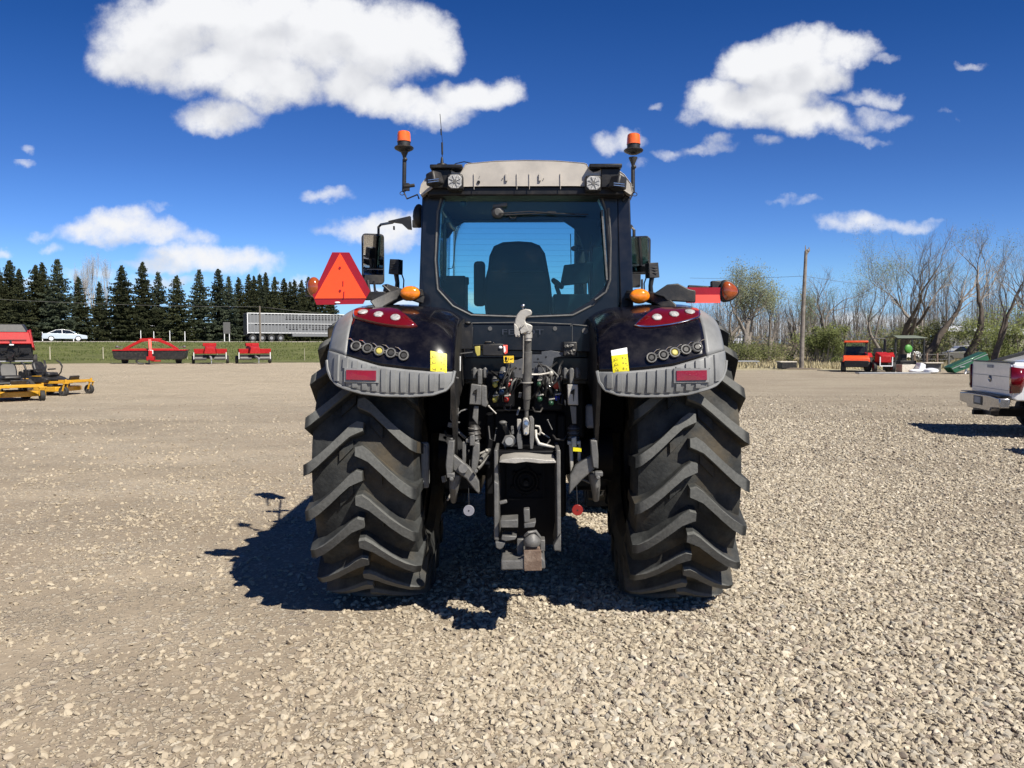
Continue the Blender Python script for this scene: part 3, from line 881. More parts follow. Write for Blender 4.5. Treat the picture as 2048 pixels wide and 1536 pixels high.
    c1 = [px2fs(600 + a / 5.689, 580 + b / 5.689) for a, b in ((1300, 318), (1400, 322), (1480, 345), (1600, 342), (1690, 405), (1740, 470))]
    cr.tube([fs(x, t, -.001) for x, t in c1], .0028, 5)
    sub('skin_crease', cr, M['paint'], f, side)
    # grey arc rail from the fender up to the turn signal, and the step behind it
    ar = MB()
    if side < 0: pp = [(748, 612, 4.98), (765, 602, 5.02), (785, 592, 5.08), (802, 587, 5.12), (822, 586, 5.18), (846, 585, 5.3)]
    else: pp = [(1342, 620, 4.98), (1328, 606, 5.02), (1312, 597, 5.06), (1296, 593, 5.10), (1275, 592, 5.2), (1250, 592, 5.3)]
    c = [P(*p) for p in pp]
    rings = []
    for i, p in enumerate(c):
        w_ = .045 - .004 * i
        d = (c[min(i + 1, 5)] - c[max(i - 1, 0)]).normalized(); up = Vector((0, 1, 0)).cross(d).normalized()
        rings.append([p + up * w_ + Vector((0, -.03, 0)), p + up * w_ + Vector((0, .12, 0)), p - up * w_ * .9 + Vector((0, .12, 0)), p - up * w_ * .9 + Vector((0, -.03, 0))])
    ar.loft(rings); ar.build('fender_arch', M['blackp'], T, bevel=.008)
    ts = MB(); cx = 820 if side < 0 else 1279.5; cy = 586.5 if side < 0 else 592
    c0 = P(cx, cy, 5.05); ts.ell(c0, (.066, .035, .047), 20, 12)
    o = ts.build('turn_signal', M['amber'], T, smooth=180)
    bk = MB(); bk.ell(c0 + Vector((0, .025, 0)), (.069, .03, .050), 16, 8); bk.build('lamp_housing', M['blackp'], o, smooth=180)
    return f
fender(-1); fender(1)

# ---------------- gearbox, axle, tanks: the dark mass between the wheels
mb = MB()
mb.lathe([(.20, -.62), (.16, -.45), (.15, .45), (.20, .62)], (0, 0, ZC), (1, 0, 0), 20)
mb.build('rear_axle', M['void'], T)
mb = MB()
mb.box((0, .35, .95), (.56, 1.4, .72)); mb.box((0, -.22, 1.02), (.44, .3, .62)); mb.box((0, 1.9, .92), (.42, 1.9, .5))
mb.lathe([(.19, 0), (.17, .06), (.11, .10)], (0, -.36, .98), (0, -1, 0), 20)
mb.build('gearbox', M['void'], T, bevel=.02)
mb = MB()
for s, z0 in ((-1, .52), (1, .55)): mb = MB(); mb.box((s * .62, 1.35, z0 + .38), (.5, 1.0, .78)); mb.build('fuel_tank', M['blackp'], T, bevel=.05)
mb = MB(); mb.box((0, 2.82, .72), (1.3, .18, .22)); mb.build('front_axle', M['black'], T, bevel=.02)
# bonnet
mb = MB(); rings = []
for y, w_, z0, z1 in ((1.62, .46, 1.15, 1.96), (2.4, .45, 1.15, 1.94), (3.2, .43, 1.15, 1.86), (3.65, .38, 1.15, 1.72), (3.85, .28, 1.2, 1.5)):
    rings.append([(-w_, y, z0), (w_, y, z0), (w_, y, z1 - .14), (w_ * .8, y, z1 - .02), (0, y, z1), (-w_ * .8, y, z1 - .02), (-w_, y, z1 - .14)])
mb.loft(rings); mb.build('bonnet', M['paint'], T, bevel=.02)
mb = MB(); mb.cyl((.52, 1.75, 1.5), (.52, 1.75, 2.98), .062, 14); mb.cyl((.52, 1.75, 2.96), (.54, 1.80, 3.06), .05, 12)
mb.build('exhaust_stack', M['black'], T, smooth=50)

# ---------------- cab
DR = 5.32    # depth of the rear window plane
def ringpts(l, D): return [P(x, y, D) for x, y in l]
OUT = [(852, 386), (1052, 383), (1238, 386), (1243, 440), (1245, 520), (1240, 600), (1228, 640), (1185, 650), (1052, 652), (915, 650), (872, 640), (850, 600), (842, 520), (846, 440)]
INN = [(890, 393), (1052, 390), (1196, 394), (1207, 420), (1214, 520), (1211, 572), (1178, 604), (1138, 627), (1052, 631), (948, 627), (912, 607), (880, 575), (876, 520), (881, 420)]
mb = MB()
o1, i1 = ringpts(OUT, DR), ringpts(INN, DR); back = Vector((0, .10, 0)); n = len(o1)
mb.loft([o1 + [], i1 + []], cap=False)
mb.loft([o1, [p + back for p in o1], [p + back for p in i1], i1], cap=False)
frame = mb.build('cab_frame', M['paint_mat'], T, bevel=.012, smooth=40)
mb = MB(); mid = [a.lerp(b, .84) + Vector((0, -.006, 0)) for a, b in zip(o1, i1)]
def dense(l, k=5):
    m = len(l); out = []
    for i in range(m):
        for j in range(k):
            out.append(tuple(crm([l[(i - 1) % m], l[i], l[(i + 1) % m], l[(i + 2) % m]], 1 + j / k)) if False else tuple(l[i].lerp(l[(i + 1) % m], j / k)))
    return out
mb.tube([Vector(p) for p in dense(mid, 3)], .0075, 6, closed=True)
mb.build('window_seal', M['castgrey'], frame, smooth=180)
mb = MB(); mb.add([p + Vector((0, .012, 0)) for p in i1] + [p + Vector((0, .017, 0)) for p in i1], [tuple(range(n))[::-1], tuple(range(n, 2 * n))] + [(i, (i + 1) % n, n + (i + 1) % n, n + i) for i in range(n)])
rw = mb.build('rear_window', M['glass'], frame, smooth=0)
# heater wires
mb = MB(); k = 0
for py in range(445, 600, 11):
    a, b = P(892, py, DR + .02), P(1200, py + (.5), DR + .02)
    mb.tube([a, a.lerp(b, .5) + Vector((0, 0, -.001)), b], .0004, 4, cap=False)
mb.build('heater_wire', M['black'], rw)
# window hinges/handle bits, grab rails
mb = MB()
mb.tube([P(889, 560, 5.42), P(889, 450, 5.42), P(893, 440, 5.42)], .012, 8); mb.tube([P(912, 462, 5.5), P(908, 520, 5.5), P(905, 536, 5.5), P(895, 538, 5.5)], .0035, 6)
mb.ell(P(894, 441, 5.4), (.022, .012, .022)); mb.build('window_lever', M['castgrey'], frame, smooth=180)
mb = MB(); mb.tube([P(1141, 468, 5.5), P(1142, 528, 5.5)], .003, 6)
mb.build('window_lever', M['castgrey'], frame, smooth=180)
mb = MB()
mb.bar(P(1204, 420, 5.30), P(1214, 560, 5.30), .012, .02); mb.tube([P(1217, 416, 5.29), P(1221, 480, 5.29), P(1220, 560, 5.29), P(1212, 584, 5.29), P(1190, 600, 5.29)], .008, 6)
mb.build('corner_trim', M['castgrey'], frame, smooth=60)
# side pillars, roof rails, floor and firewall
mb = MB()
zt, zb_ = 2.84, 2.02
for s in (-1, 1):
    mb.bar((s * .70, -.27, 1.85), (s * .665, -.24, zt), .09, .10)
    mb.bar((s * .775, .62, 1.65), (s * .72, .60, zt), .045, .06)
    mb.bar((s * .77, 1.52, 1.75), (s * .735, 1.30, zt + .07), .05, .09)
    mb.bar((s * .775, .62, 1.70), (s * .70, 1.52, 1.78), .05, .05); mb.bar((s * .70, -.22, 1.88), (s * .775, .62, 1.72), .05, .06)
    mb.bar((s * .67, -.25, zt - .02), (s * .665, 1.32, zt - .02), .08, .06)
mb.bar((-.72, 1.32, zt + .07), (.72, 1.32, zt + .07), .08, .05)
mb.box((0, .5, 1.62), (1.2, 1.7, .16)); mb.box((0, -.20, 1.72), (1.25, .12, .42)); mb.box((0, 1.55, 1.72), (1.2, .10, .26))
mb.build('cab_pillars', M['paint_mat'], T, bevel=.008)
mb = MB()
for s in (-1, 1):
    mb = MB(); mb.grid(lambda u, v: (s * ((.72 - .045 * v) + .065 * math.sin(math.pi * min(1, u * 1.0))), -.24 + 1.70 * u + (-.15 * v * u), 1.80 + 1.03 * v), 12, 4)
    mb.build('side_window', M['glass_side'], T, solid=.005, smooth=60)
mb = MB(); mb.grid(lambda u, v: ((u - .5) * (1.36 - .08 * v), 1.50 - .24 * v + .06 * math.sin(math.pi * u), 1.85 + 1.09 * v), 10, 4)
mb.build('windscreen', M['clearglass'], T, solid=.005, smooth=60)
mb = MB()   # corner fillets of the windscreen surround, as seen through the rear glass
for s in (-1, 1):
    mb.prism([(s * .74, 2.95), (s * .74, 2.45), (s * .735, 2.55), (s * .70, 2.70), (s * .62, 2.82), (s * .54, 2.865), (s * .3, 2.875), (s * .3, 2.95)], 1.22, 1.26)
mb.prism([(.30, 2.93), (.33, 2.86), (.42, 2.80), (.47, 2.72), (.51, 2.6), (.54, 2.4), (.56, 2.1), (.72, 2.1), (.72, 2.93)], 1.18, 1.22)
mb.box((0, .1, 2.845), (1.30, .6, .05)); mb.box((0, .9, 2.895), (1.30, .9, .04)); mb.box((0, 1.22, 2.895), (1.40, .12, .05))
mb.build('headliner', M['inter'], T, bevel=.01)
# seat
seat = MB()
def slab(pts, y0, y1): 
    m = MB(); m.prism(pts, y0, y1); return m
bk = [(-.255, 2.0), (-.268, 2.15), (-.262, 2.27), (-.235, 2.37), (-.225, 2.46), (-.190, 2.535), (-.12, 2.565), (0, 2.572), (.10, 2.565), (.165, 2.54), (.205, 2.48), (.225, 2.38), (.25, 2.25), (.265, 2.1), (.265, 2.0)]
off = P(1037, 600, 6.0).x
for q, sc_, yy_ in ((0, 1, 0), ): pass
rings = []
for y, k in ((.30, .90), (.33, .985), (.40, 1.0), (.455, .93)):
    rings.append([(off + x * k, y + (z - 2.0) * -.10, 2.28 + (z - 2.28) * k) for x, z in bk])
seat.loft(rings)
st_ = seat.build('operator_seat', M['seat'], T, smooth=50)
mb = MB(); mb.box((off, .62, 1.98), (.52, .50, .14)); mb.build('seat_cushion', M['seat'], st_, bevel=.04)
mb = MB(); mb.tube([(off - .205, .26, 2.345), (off - .1, .255, 2.335), (off + .1, .255, 2.335), (off + .215, .26, 2.335)], .008, 6)
mb.tube([(off - .12, .27, 2.52), (off, .262, 2.53), (off + .09, .265, 2.515), (off + .16, .275, 2.46)], .008, 6)
mb.build('seat_highlight_piping', M['inter'], st_)  # piping paler than the fabric, to put a highlight on the seat
mb = MB(); mb.box((off, .6, 1.82), (.34, .36, .22)); mb.build('seat_base', M['inter'], st_, bevel=.02)
mb = MB(); a, b = P(952, 522, 6.0), P(965, 612, 6.0); mb.box(((a.x + b.x) / 2, .42, (a.z + b.z) / 2), (.088, .10, a.z - b.z)); mb.build('armrest', M['seat'], st_, bevel=.025)
# right-hand armrest console with monitor, joystick; steering column; jump seat
mb = MB()
sc_ = [P(x, y, 6.15) for x, y in ((1128, 530), (1186, 523), (1176, 566), (1120, 572))]
mb.loft([sc_, [p + Vector((0, .03, 0)) for p in sc_]]); mon = mb.build('monitor', M['blackp'], T, bevel=.006)
mb = MB(); mb.tube([P(1160, 560, 6.2), P(1166, 600, 6.2), P(1150, 620, 6.2)], .02, 8)
mb.box(P(1140, 612, 6.2), (.28, .5, .16)); mb.tube([P(1125, 575, 6.1), P(1112, 565, 6.05), P(1106, 560, 6.0)], [.02, .025, .02], 8)
mb.tube([P(1112, 570, 6.05), P(1122, 600, 6.1)], .018, 8); mb.bar(P(1182, 470, 6.2), P(1182, 620, 6.2), .02, .02)
mb.ell(P(1150, 497, 6.15), (.035, .03, .022)); mb.bar(P(1155, 500, 6.15), P(1182, 502, 6.2), .015, .015)
mb.box(P(1193, 560, 6.3), (.10, .3, .5))
mb.build('control_console', M['inter'], T, bevel=.01)
mb = MB(); mb.box(P(908, 598, 6.1), (.20, .3, .34)); mb.box(P(925, 562, 6.1), (.10, .05, .06)); mb.bar(P(928, 562, 6.1), P(932, 620, 6.1), .015, .02)
mb.build('passenger_seat', M['seat'], T, bevel=.03)
mb = MB(); cc = Vector((off, 1.02, 2.16)); R_ = Matrix.Rotation(rad(-55), 3, 'X')
mb.tube([cc + R_ @ Vector((.2 * math.cos(a), .2 * math.sin(a), 0)) for a in [2 * math.pi * i / 24 for i in range(24)]], .014, 8, closed=True)
mb.cyl(cc, (off, 1.3, 1.75), .05, 10); mb.build('steering_wheel', M['blackp'], T, smooth=60)
# wiper and its motor on the rear window
mb = MB(); mb.ell(P(996, 424, 5.30), (.047, .03, .040)); mb.box(P(1000, 411, 5.29), (.10, .03, .022), rot=(0, rad(-8), 0)); mb.cyl(P(996, 424, 5.31), P(996, 424, 5.27), .028, 14)
wp = mb.build('wiper_motor', M['castgrey'], T, bevel=.006, smooth=60)
mb = MB(); mb.tube([P(998, 427, 5.27), P(1060, 423, 5.26), P(1115, 427, 5.27)], .0045, 6); mb.tube([P(1010, 430, 5.285), P(1090, 426, 5.28), P(1176, 429, 5.285)], .004, 6); mb.tube([P(1095, 424, 5.27), P(1112, 425, 5.27)], .007, 6)
mb.tube([P(1018, 431, 5.28), P(1022, 436, 5.28), P(1030, 436, 5.28), P(1034, 431, 5.28)], .003, 6)
mb.build('wiper_arm', M['blackp'], wp)
mb = MB(); mb.ell(P(926, 408, 5.36), (.022, .02, .022)); mb.build('dome_lamp', M['castgrey'], T, smooth=180)

# ---------------- roof
def roof_section(y, k=1.0, dz=0.0):
    h = [(0, 3.012), (.20, 3.008), (.385, 2.992), (.405, 2.985), (.425, 2.945), (.445, 2.930), (.475, 2.935), (.52, 2.962), (.60, 2.955), (.655, 2.915), (.700, 2.855), (.712, 2.80), (.70, 2.782), (.62, 2.835), (.3, 2.842), (0, 2.842)]
    pts = [(x * k, z + dz) for x, z in h]
    return [(x, y, z) for x, z in pts] + [(-x, y, z) for x, z in pts[-2:0:-1]]
mb = MB()
mb.loft([roof_section(-.425, .99, -.004), roof_section(-.43, 1.0, 0), roof_section(-.30, 1.012, .006), roof_section(.2, 1.02, .05), roof_section(.9, 1.02, .09), roof_section(1.45, .99, .10), roof_section(1.62, .93, .10)])
roof = mb.build('roof', M['rooff'], T, bevel=.006, smooth=32)
mb = MB()
for px, py, r in ((957, 364, .011), (959, 353, .002), (959, 375, .002), (1005, 357, .003), (1005, 374, .002), (1087, 358, .003), (1087, 375, .002)):
    p = P(px, py, 5.19); mb = MB(); mb.cyl(Vector((p.x, -.433, p.z)), Vector((p.x, -.428, p.z)), r, 12); mb.build('roof_hole', M['black'], roof)
mb = MB()
for a, b in ((948, 1034), (1059, 1121)):
    for px in (a, b):
        p, q = P(px, 346, 5.19), P(px, 379, 5.19); mb = MB(); mb.box((p.x, -.432, (p.z + q.z) / 2), (.0035, .006, p.z - q.z)); mb.build('roof_seam', M['rooff'], roof, bevel=.001)
for px in (1013, 1080):
    p, q = P(px, 347, 5.19), P(px, 362, 5.19); mb = MB(); mb.box((p.x, -.434, (p.z + q.z) / 2), (.016, .010, p.z - q.z)); mb.build('roof_seam', M['rooff'], roof, bevel=.001)
mb = MB(); mb.box((0, -.30, 2.812), (1.32, .22, .06)); mb.box((0, .5, 2.905), (1.36, 1.6, .03)); mb.build('roof_lining', M['black'], roof, bevel=.01)
for s in (-1, 1):
    cxp = 895 if s < 0 else 1208
    p = P(cxp, 339, 5.25)
    mb = MB(); mb.box((p.x, -.37, p.z), (.215, .22, .026)); mb.box((p.x + s * .035, -.40, p.z - .075), (.125, .10, .125))
    mb.build('lamp_platform', M['black'], roof, bevel=.006)
    p = P(909.5 if s < 0 else 1187, 363 if s < 0 else 366, 5.13)
    mb = MB(); mb.box((p.x, p.y + .045, p.z), (.106, .08, .106)); wl = mb.build('work_light', M['blackp'], roof, bevel=.014)
    mb = MB(); oc = [(.040, .022), (.022, .040), (-.022, .040), (-.040, .022), (-.040, -.022), (-.022, -.040), (.022, -.040), (.040, -.022)]
    oc = [(a * 1.12, b * 1.12) for a, b in oc]
    mb.prism([(p.x + a, p.z + b) for a, b in oc], p.y - .002, p.y + .004); mb.build('work_lens', M['lampclear'], wl, bevel=.003)
    mb = MB()
    mb.cyl((p.x, p.y - .006, p.z), (p.x, p.y, p.z), .013, 12)
    for k in range(8):
        a = 2 * math.pi * k / 8 + .39; mb.bar((p.x + .015 * math.cos(a), p.y - .004, p.z + .015 * math.sin(a)), (p.x + .040 * math.cos(a), p.y - .004, p.z + .040 * math.sin(a)), .003, .003)
    mb.build('lens_spoke', M['castgrey'], wl)
    # side facing lamps
    q = P(869, 358, 5.11) if s < 0 else P(1236, 366, 5.11)
    mb = MB(); mb.box(q, (.085, .10, .085), rot=(0, rad(-14) * -s, rad(38) * s), taper=.85)
    sl = mb.build('side_light', M['blackp'], roof, bevel=.012)
    mb = MB()
    for dz in (-.012, .002): 
        mb.bar(q + Vector((-.035, -.062, dz - .018 + s * .004)), q + Vector((.035, -.062, dz - .018 - s * .004)), .005, .004)
    mb.build('light_stripe', M['steel'], sl)
    # black bulge under roof corner
    mb = MB(); q = P(838, 432, 5.5) if s < 0 else P(1243, 420, 5.5)
    mb.ell(q, (.045, .05, .085), 12, 8); mb.build('corner_speaker', M['blackp'], roof, smooth=180)
    # beacon
    if s < 0: pa, pb, pc_, pd = (808, 383), (809, 318), (808, 297), (809, 263)
    else: pa, pb, pc_, pd = (1266, 385), (1266, 333), (1267, 302), (1268, 268)
    D = 5.35; A, B, Cc, Dd = P(*pa, D), P(*pb, D), P(*pc_, D), P(*pd, D)
    mb = MB(); mb.tube([A, B], .014, 10); mb.lathe([(.010, 0), (.014, .02), (.030, .055), (.030, .062)], B, (0, 0, 1), 14)
    e = P(838, 398, 5.3) if s < 0 else P(1246, 402, 5.3)
    mb.tube([A + Vector((0, 0, -.005)), A + Vector((-s * .02, 0, -.05)), e + Vector((s * .01, 0, .03)), e], .006, 6)
    mb.cyl(A + Vector((0, -.01, .03)), A + Vector((-s * .075, -.01, .04)), .012, 8); mb.box(A + Vector((-s * .02, 0, .03)), (.035, .03, .05))
    lc = A + Vector((s * .012, 0, -.012)); mb.tube([lc + Vector((.016 * math.cos(a), 0, .012 * math.sin(a))) for a in [i * math.pi / 6 for i in range(12)]], .003, 5, closed=True)
    mb.ell(B + Vector((.006, -.01, -.005)), (.016, .014, .014), 10, 6)
    bs = mb.build('beacon_pole', M['blackp'], roof, bevel=.003)
    mb = MB(); mb.lathe([(.030, -.022), (.062, -.006), (.067, .004), (.060, .012), (.044, .016), (.044, .040), (.048, .044)], Cc, (0, 0, 1), 28); mb.build('beacon_base', M['blackp'], bs, smooth=40)
    mb = MB(); hgt = Dd.z - Cc.z; mb.lathe([(.046, .042), (.0465, .05), (.0445, hgt - .02), (.042, hgt - .006), (.034, hgt), (.002, hgt + .001)], Cc, (0, 0, 1), 28); mb.build('beacon_dome', M['amberd'], bs, smooth=40)
# aerial with coil sections and its coax lead
mb = MB(); a = P(884, 330, 5.35)
mb.lathe([(.040, -.006), (.034, .006), (.012, .012), (.008, .045), (.004, .055)], a, (0, 0, 1), 16)
b, c_ = P(885, 288, 5.35), P(880, 228, 5.35)
mb.tube([a, b], .003, 6); mb.tube([b, c_], .0022, 6); mb.tube([P(884.5, 309, 5.35), P(884, 285, 5.35)], .0065, 8); mb.tube([P(882.5, 270, 5.35), P(882, 258, 5.35)], .005, 8)
an = mb.build('radio_aerial', M['black'], roof, smooth=40)
mb = MB(); mb.tube([P(898, 336, 5.35), P(912, 327, 5.35), P(928, 323.5, 5.35), P(946, 327, 5.35), P(972, 334, 5.35)], .0035, 6); mb.build('aerial_lead', M['black'], an)

# ---------------- mirrors and stalk lamps
for s in (-1, 1):
    D = 7.15 if s < 0 else 6.8
    if s < 0: x0, x1, y0, y1 = 724, 769, 467, 568
    else: x0, x1, y0, y1 = 1254, 1299, 472, 548
    a, b = P(x0, y0, D), P(x1, y1, D)
    c = (a + b) / 2; w_, h_ = abs(b.x - a.x), abs(a.z - b.z)
    arm = MB()
    if s < 0:
        arm.tube([P(757, 470, D), P(757, 454, D), P(762, 449, D), P(785, 445, 6.5)], .012, 8)
        arm.prism([(P(780, 446, 6.3).x, P(780, 446, 6.3).z), (P(824, 436, 6.3).x, P(824, 436, 6.3).z), (P(826, 462, 6.3).x, P(826, 462, 6.3).z), (P(818, 461, 6.3).x, P(818, 461, 6.3).z), (P(806, 450, 6.3).x, P(806, 450, 6.3).z)], P(0, 0, 6.25).y, P(0, 0, 6.31).y)
        arm.box(P(834, 448, 6.28), (.07, .05, .055)); arm.box(P(788, 456, 6.3), (.012, .02, .03))
        arm.tube([P(748, 562, D), P(750, 582, D), P(768, 592, 6.0), P(790, 594, 5.6)], .012, 8); 
    else:
        arm.tube([P(1268, 478, D), P(1268, 460, D), P(1262, 452, D), P(1240, 449, 6.3)], .014, 8); arm.box(P(1250, 454, 6.4), (.10, .03, .035)); arm.box(P(1254, 461, 6.4), (.012, .02, .035))
        arm.box(P(1262, 562, 6.2), (.14, .1, .10)); arm.box(P(1252, 556, 6.0), (.06, .1, .09)); arm.tube([P(1284, 560, 6.3), P(1284, 590, 6.1)], .01, 6)
    ao = arm.build('mirror_arm', M['blackp'], T, bevel=.004)
    Rz = rad(16) * -s
    def rr_box(cw, ch, dep, yo):
        m = MB(); r_ = .035; pts = []
        for qx, qz, a0 in ((1, 1, 0), (-1, 1, 90), (-1, -1, 180), (1, -1, 270)):
            for j in range(5):
                t = rad(a0 + 22.5 * j); pts.append((qx * (cw / 2 - r_) + r_ * math.cos(t), qz * (ch / 2 - r_) + r_ * math.sin(t)))
        m.prism(pts, yo, yo + dep)
        return m.xf(Matrix.Translation(c) @ Matrix.Rotation(Rz, 4, 'Z'))
    mo = rr_box(w_, h_, .07, 0).build('mirror_housing', M['blackp'], ao, bevel=.006)
    if s < 0:
        g1 = MB(); g1.box((0, -.003, h_ * .145), (w_ * .90, .004, h_ * .64)); g1.box((0, -.003, -h_ * .345), (w_ * .90, .004, h_ * .27))
    else:
        g1 = MB(); g1.box((0, -.003, 0), (w_ * .90, .004, h_ * .94))
    g1.xf(Matrix.Translation(c) @ Matrix.Rotation(Rz, 4, 'Z') @ Matrix.Rotation(rad(9), 4, 'X') @ Matrix.Translation((0, -.018, 0))).build('mirror_glass', M['mirror'], ao, bevel=.001)
    # small work lamp on stalk
    D = 6.0; q = P(792, 534, D) if s < 0 else P(1304, 541, D)
    mb = MB(); mb.box(q, (.088, .07, .115), rot=(0, rad(-4) * s, rad(20) * s), taper=.92)
    for dz in (-.02, 0, .02): mb.box(q + Vector((0, -.038, dz)), (.075, .006, .008))
    mb.tube([q + Vector((0, 0, -.05)), q + Vector((.01 * -s, 0, -.12)), q + Vector((.0, .02, -.22))], [.02, .018, .022], 8)
    mb.tube([q + Vector((.035 * -s, 0, -.03)), q + Vector((.06 * -s, 0, -.10)), q + Vector((.055 * -s, 0, -.19))], .006, 6)
    mb.build('stalk_lamp', M['blackp'], T, bevel=.006)

M['amberk'] = pm('dark_amber_lens', (.30, .06, .01), .15, coat=1, var=.2, scale=30)
# ---------------- wide-load arms: slow vehicle triangle (left), red bar (right)
D = 5.0
arm = MB(); arm.bar(P(690, 592, 5.06), P(800, 590, 5.15), .05, .035); arm.bar(P(770, 575, 5.1), P(845, 600, 5.3), .04, .05); arm.box(P(748, 592, 5.08), (.16, .05, .055)); arm.tube([P(735, 560, 5.1), P(741, 600, 5.1)], .012, 8)
arm.tube([P(765, 570, 5.08), P(790, 592, 5.1), P(815, 600, 5.2)], .009, 6)
la = arm.build('sign_arm', M['blackp'], T, bevel=.005)
sg = MB(); outl = [(665, 504.5), (698, 505), (740, 580), (727, 607), (640, 609.5), (612, 590), (631, 553)]
pl = [P(x, y, D) for x, y in [(664.5, 504.5), (698.5, 504.8), (740.5, 582), (726, 608), (633, 609.5), (625, 590)]]
sg.loft([pl, [p + Vector((0, .004, 0)) for p in pl]])
so = sg.build('slow_vehicle_sign', M['sdark'], la, smooth=0)
tr = MB(); tp = [P(x, y, D - .004) for x, y in [(680, 506), (732.5, 596.5), (629, 597)]]; tr.loft([tp, [p + Vector((0, .003, 0)) for p in tp]])
tr.build('sign_triangle', M['orange'], so, smooth=0)
mk = MB()
for px, py in ((679.5, 535.5), (680, 581.5)): mk = MB(); p = P(px, py, D - .008); mk.cyl(p, p + Vector((0, .004, 0)), .008, 12); mk.build('sign_rivet', M['sdark'], so)
mk = MB(); mk.bar(P(686, 562, D - .006), P(686, 572, D - .006), .005, .003); mk.bar(P(688, 583, D - .006), P(687, 597, D - .006), .006, .003)
mk.build('sign_slit', M['sdark'], so)
mk = MB(); mk.ell(P(675, 605, D - .004), (.018, .002, .006), 12, 6); mk.build('sign_mark', M['white'], so)
mk = MB(); c0 = P(628, 574, 5.03); mk.ell(c0, (.045, .045, .065), 16, 10); mk.build('side_marker', M['amberk'], la, smooth=180)
mk = MB(); mk.tube([P(615, 564, 5.04), P(612, 585, 5.04), P(614, 592, 5.04), P(630, 593, 5.05)], .006, 6); mk.build('marker_guard', M['castgrey'], la)
arm = MB()
arm.prism([(P(x, y, 5.08).x, P(x, y, 5.08).z) for x, y in ((1302, 590), (1330, 571), (1350, 569), (1372, 580), (1385, 583), (1385, 606), (1328, 603), (1322, 596))], P(0, 0, 5.06).y, P(0, 0, 5.11).y)
arm.bar(P(1255, 588, 5.3), P(1330, 596, 5.1), .04, .05); arm.bar(P(1375, 584, 5.05), P(1450, 588, 5.05), .03, .09); arm.box(P(1340, 586, 5.04), (.06, .05, .07)); arm.cyl(P(1325, 588, 5.05), P(1325, 588, 5.0), .012, 10)
arm.bar(P(1431, 562, 5.04), P(1431, 600, 5.04), .06, .05)
ra = arm.build('reflector_arm', M['blackp'], T, bevel=.006)
for nm, y0, y1, mt, x1 in (('reflector_plate', 575, 589.5, 'sdark', 1441), ('reflector_plate', 589.5, 606, 'pinkred', 1440)):
    a, b = P(1372.5, y0, D), P(x1, y1, D); m2 = MB(); m2.box(((a.x + b.x) / 2, a.y, (a.z + b.z) / 2), (b.x - a.x, .006, a.z - b.z)); m2.build(nm, M[mt], ra, smooth=0)
def lampshape(c, sx, sz, k=1.0):
    pts = []
    for i in range(24):
        a = 2 * math.pi * i / 24; r = 1.0
        x, z = math.cos(a), math.sin(a)
        z = z * (1 - .28 * x); x = x * (1.05 if x > 0 else .8)
        pts.append((c.x + x * sx * k, c.z + z * sz * k - .25 * x * sz * .3))
    return pts
c0 = P(1456, 582, 5.0)
m2 = MB(); m2.prism(lampshape(c0, .068, .070), c0.y - .012, c0.y + .06); hs_ = m2.build('lamp_housing', M['blackp'], ra, bevel=.01)
m2 = MB(); rings = [[(x, c0.y - .012 - d, z) for x, z in lampshape(c0 + Vector((.002, 0, 0)), .056, .058, k)] for k, d in ((1, 0), (.92, .014), (.6, .026), (.1, .030))]
m2.loft(rings); m2.build('marker_lens', M['amberk'], hs_, smooth=60)

# ---------------- body panel between the fenders with raised lettering
pan = MB()
ar_ = [P(x, y, 5.1) for x, y in ((946, 647), (1185, 650), (1190, 700), (1186, 705), (940, 700), (942, 648))]
pan.loft([ar_, [p + Vector((0, .10, 0)) for p in ar_]])
pn = pan.build('rear_panel', M['paint_mat'], T, bevel=.008)
ln = MB(); ln.tube([P(944, 646, 5.095), P(1050, 644.5, 5.09), P(1143, 648.5, 5.095)], .0035, 6); ln.tube([P(1146, 649, 5.095), P(1178, 652, 5.095)], .0035, 6); ln.box(P(1144.5, 668, 5.098), (.003, .006, .13)); ln.build('panel_edge', M['castgrey'], pn)
hl = MB()
for px, r_ in ((980, .014), (1110, .014), (1170, .02)): hl = MB(); p = P(px, 657 if px < 1150 else 662, 5.092); hl.cyl(p, p + Vector((0, .01, 0)), r_, 14); hl.build('panel_plug', M['castgrey'], pn)
def text(name, body, size, loc, parent, mat, rot=(rad(90), 0, 0), ext=.004, sx=1.0, align='CENTER'):
    cu = bpy.data.curves.new(name, 'FONT'); cu.body = body; cu.size = size; cu.extrude = ext; cu.align_x = align; cu.align_y = 'CENTER'
    tmp = bpy.data.objects.new(name, cu); COL.objects.link(tmp)
    dg = bpy.context.evaluated_depsgraph_get(); me = bpy.data.meshes.new_from_object(tmp.evaluated_get(dg))
    bpy.data.objects.remove(tmp); o = bpy.data.objects.new(name, me); COL.objects.link(o)
    me.materials.clear(); me.materials.append(mat)
    o.location = loc; o.rotation_euler = rot; o.scale = (sx, 1, 1); o.parent = parent
    return o
M['letter'] = pm('lettering_dark', (.030, .033, .045), .35, bump=0, coat=.3)
text('lettering', 'FENDT', .052, P(1045, 664.5, 5.092), pn, M['letter'], sx=1.75)
mb = MB(); mb.box(P(926, 672, 5.12), (.13, .08, .17)); mb.tube([P(910, 649, 5.1), P(938, 647, 5.09), P(945, 655, 5.09), P(944, 690, 5.09)], .006, 6); mb.ell(P(936, 646, 5.08), (.022, .02, .012))
mb.build('side_cover', M['blackp'], T, bevel=.01)
mb = MB(); mb.box(Vector((0, -.05, 1.42)), (.84, .25, .60)); mb.box(Vector((0, -.1, 1.75)), (.84, .2, .3)); mb.build('rear_bulkhead', M['void'], T, bevel=.02)
mb = MB(); mb.box((0, .62, 1.40), (1.55, .5, .62)); mb.build('gap_filler', M['void'], T, bevel=.02)  # black block added to close a gap where sky showed through


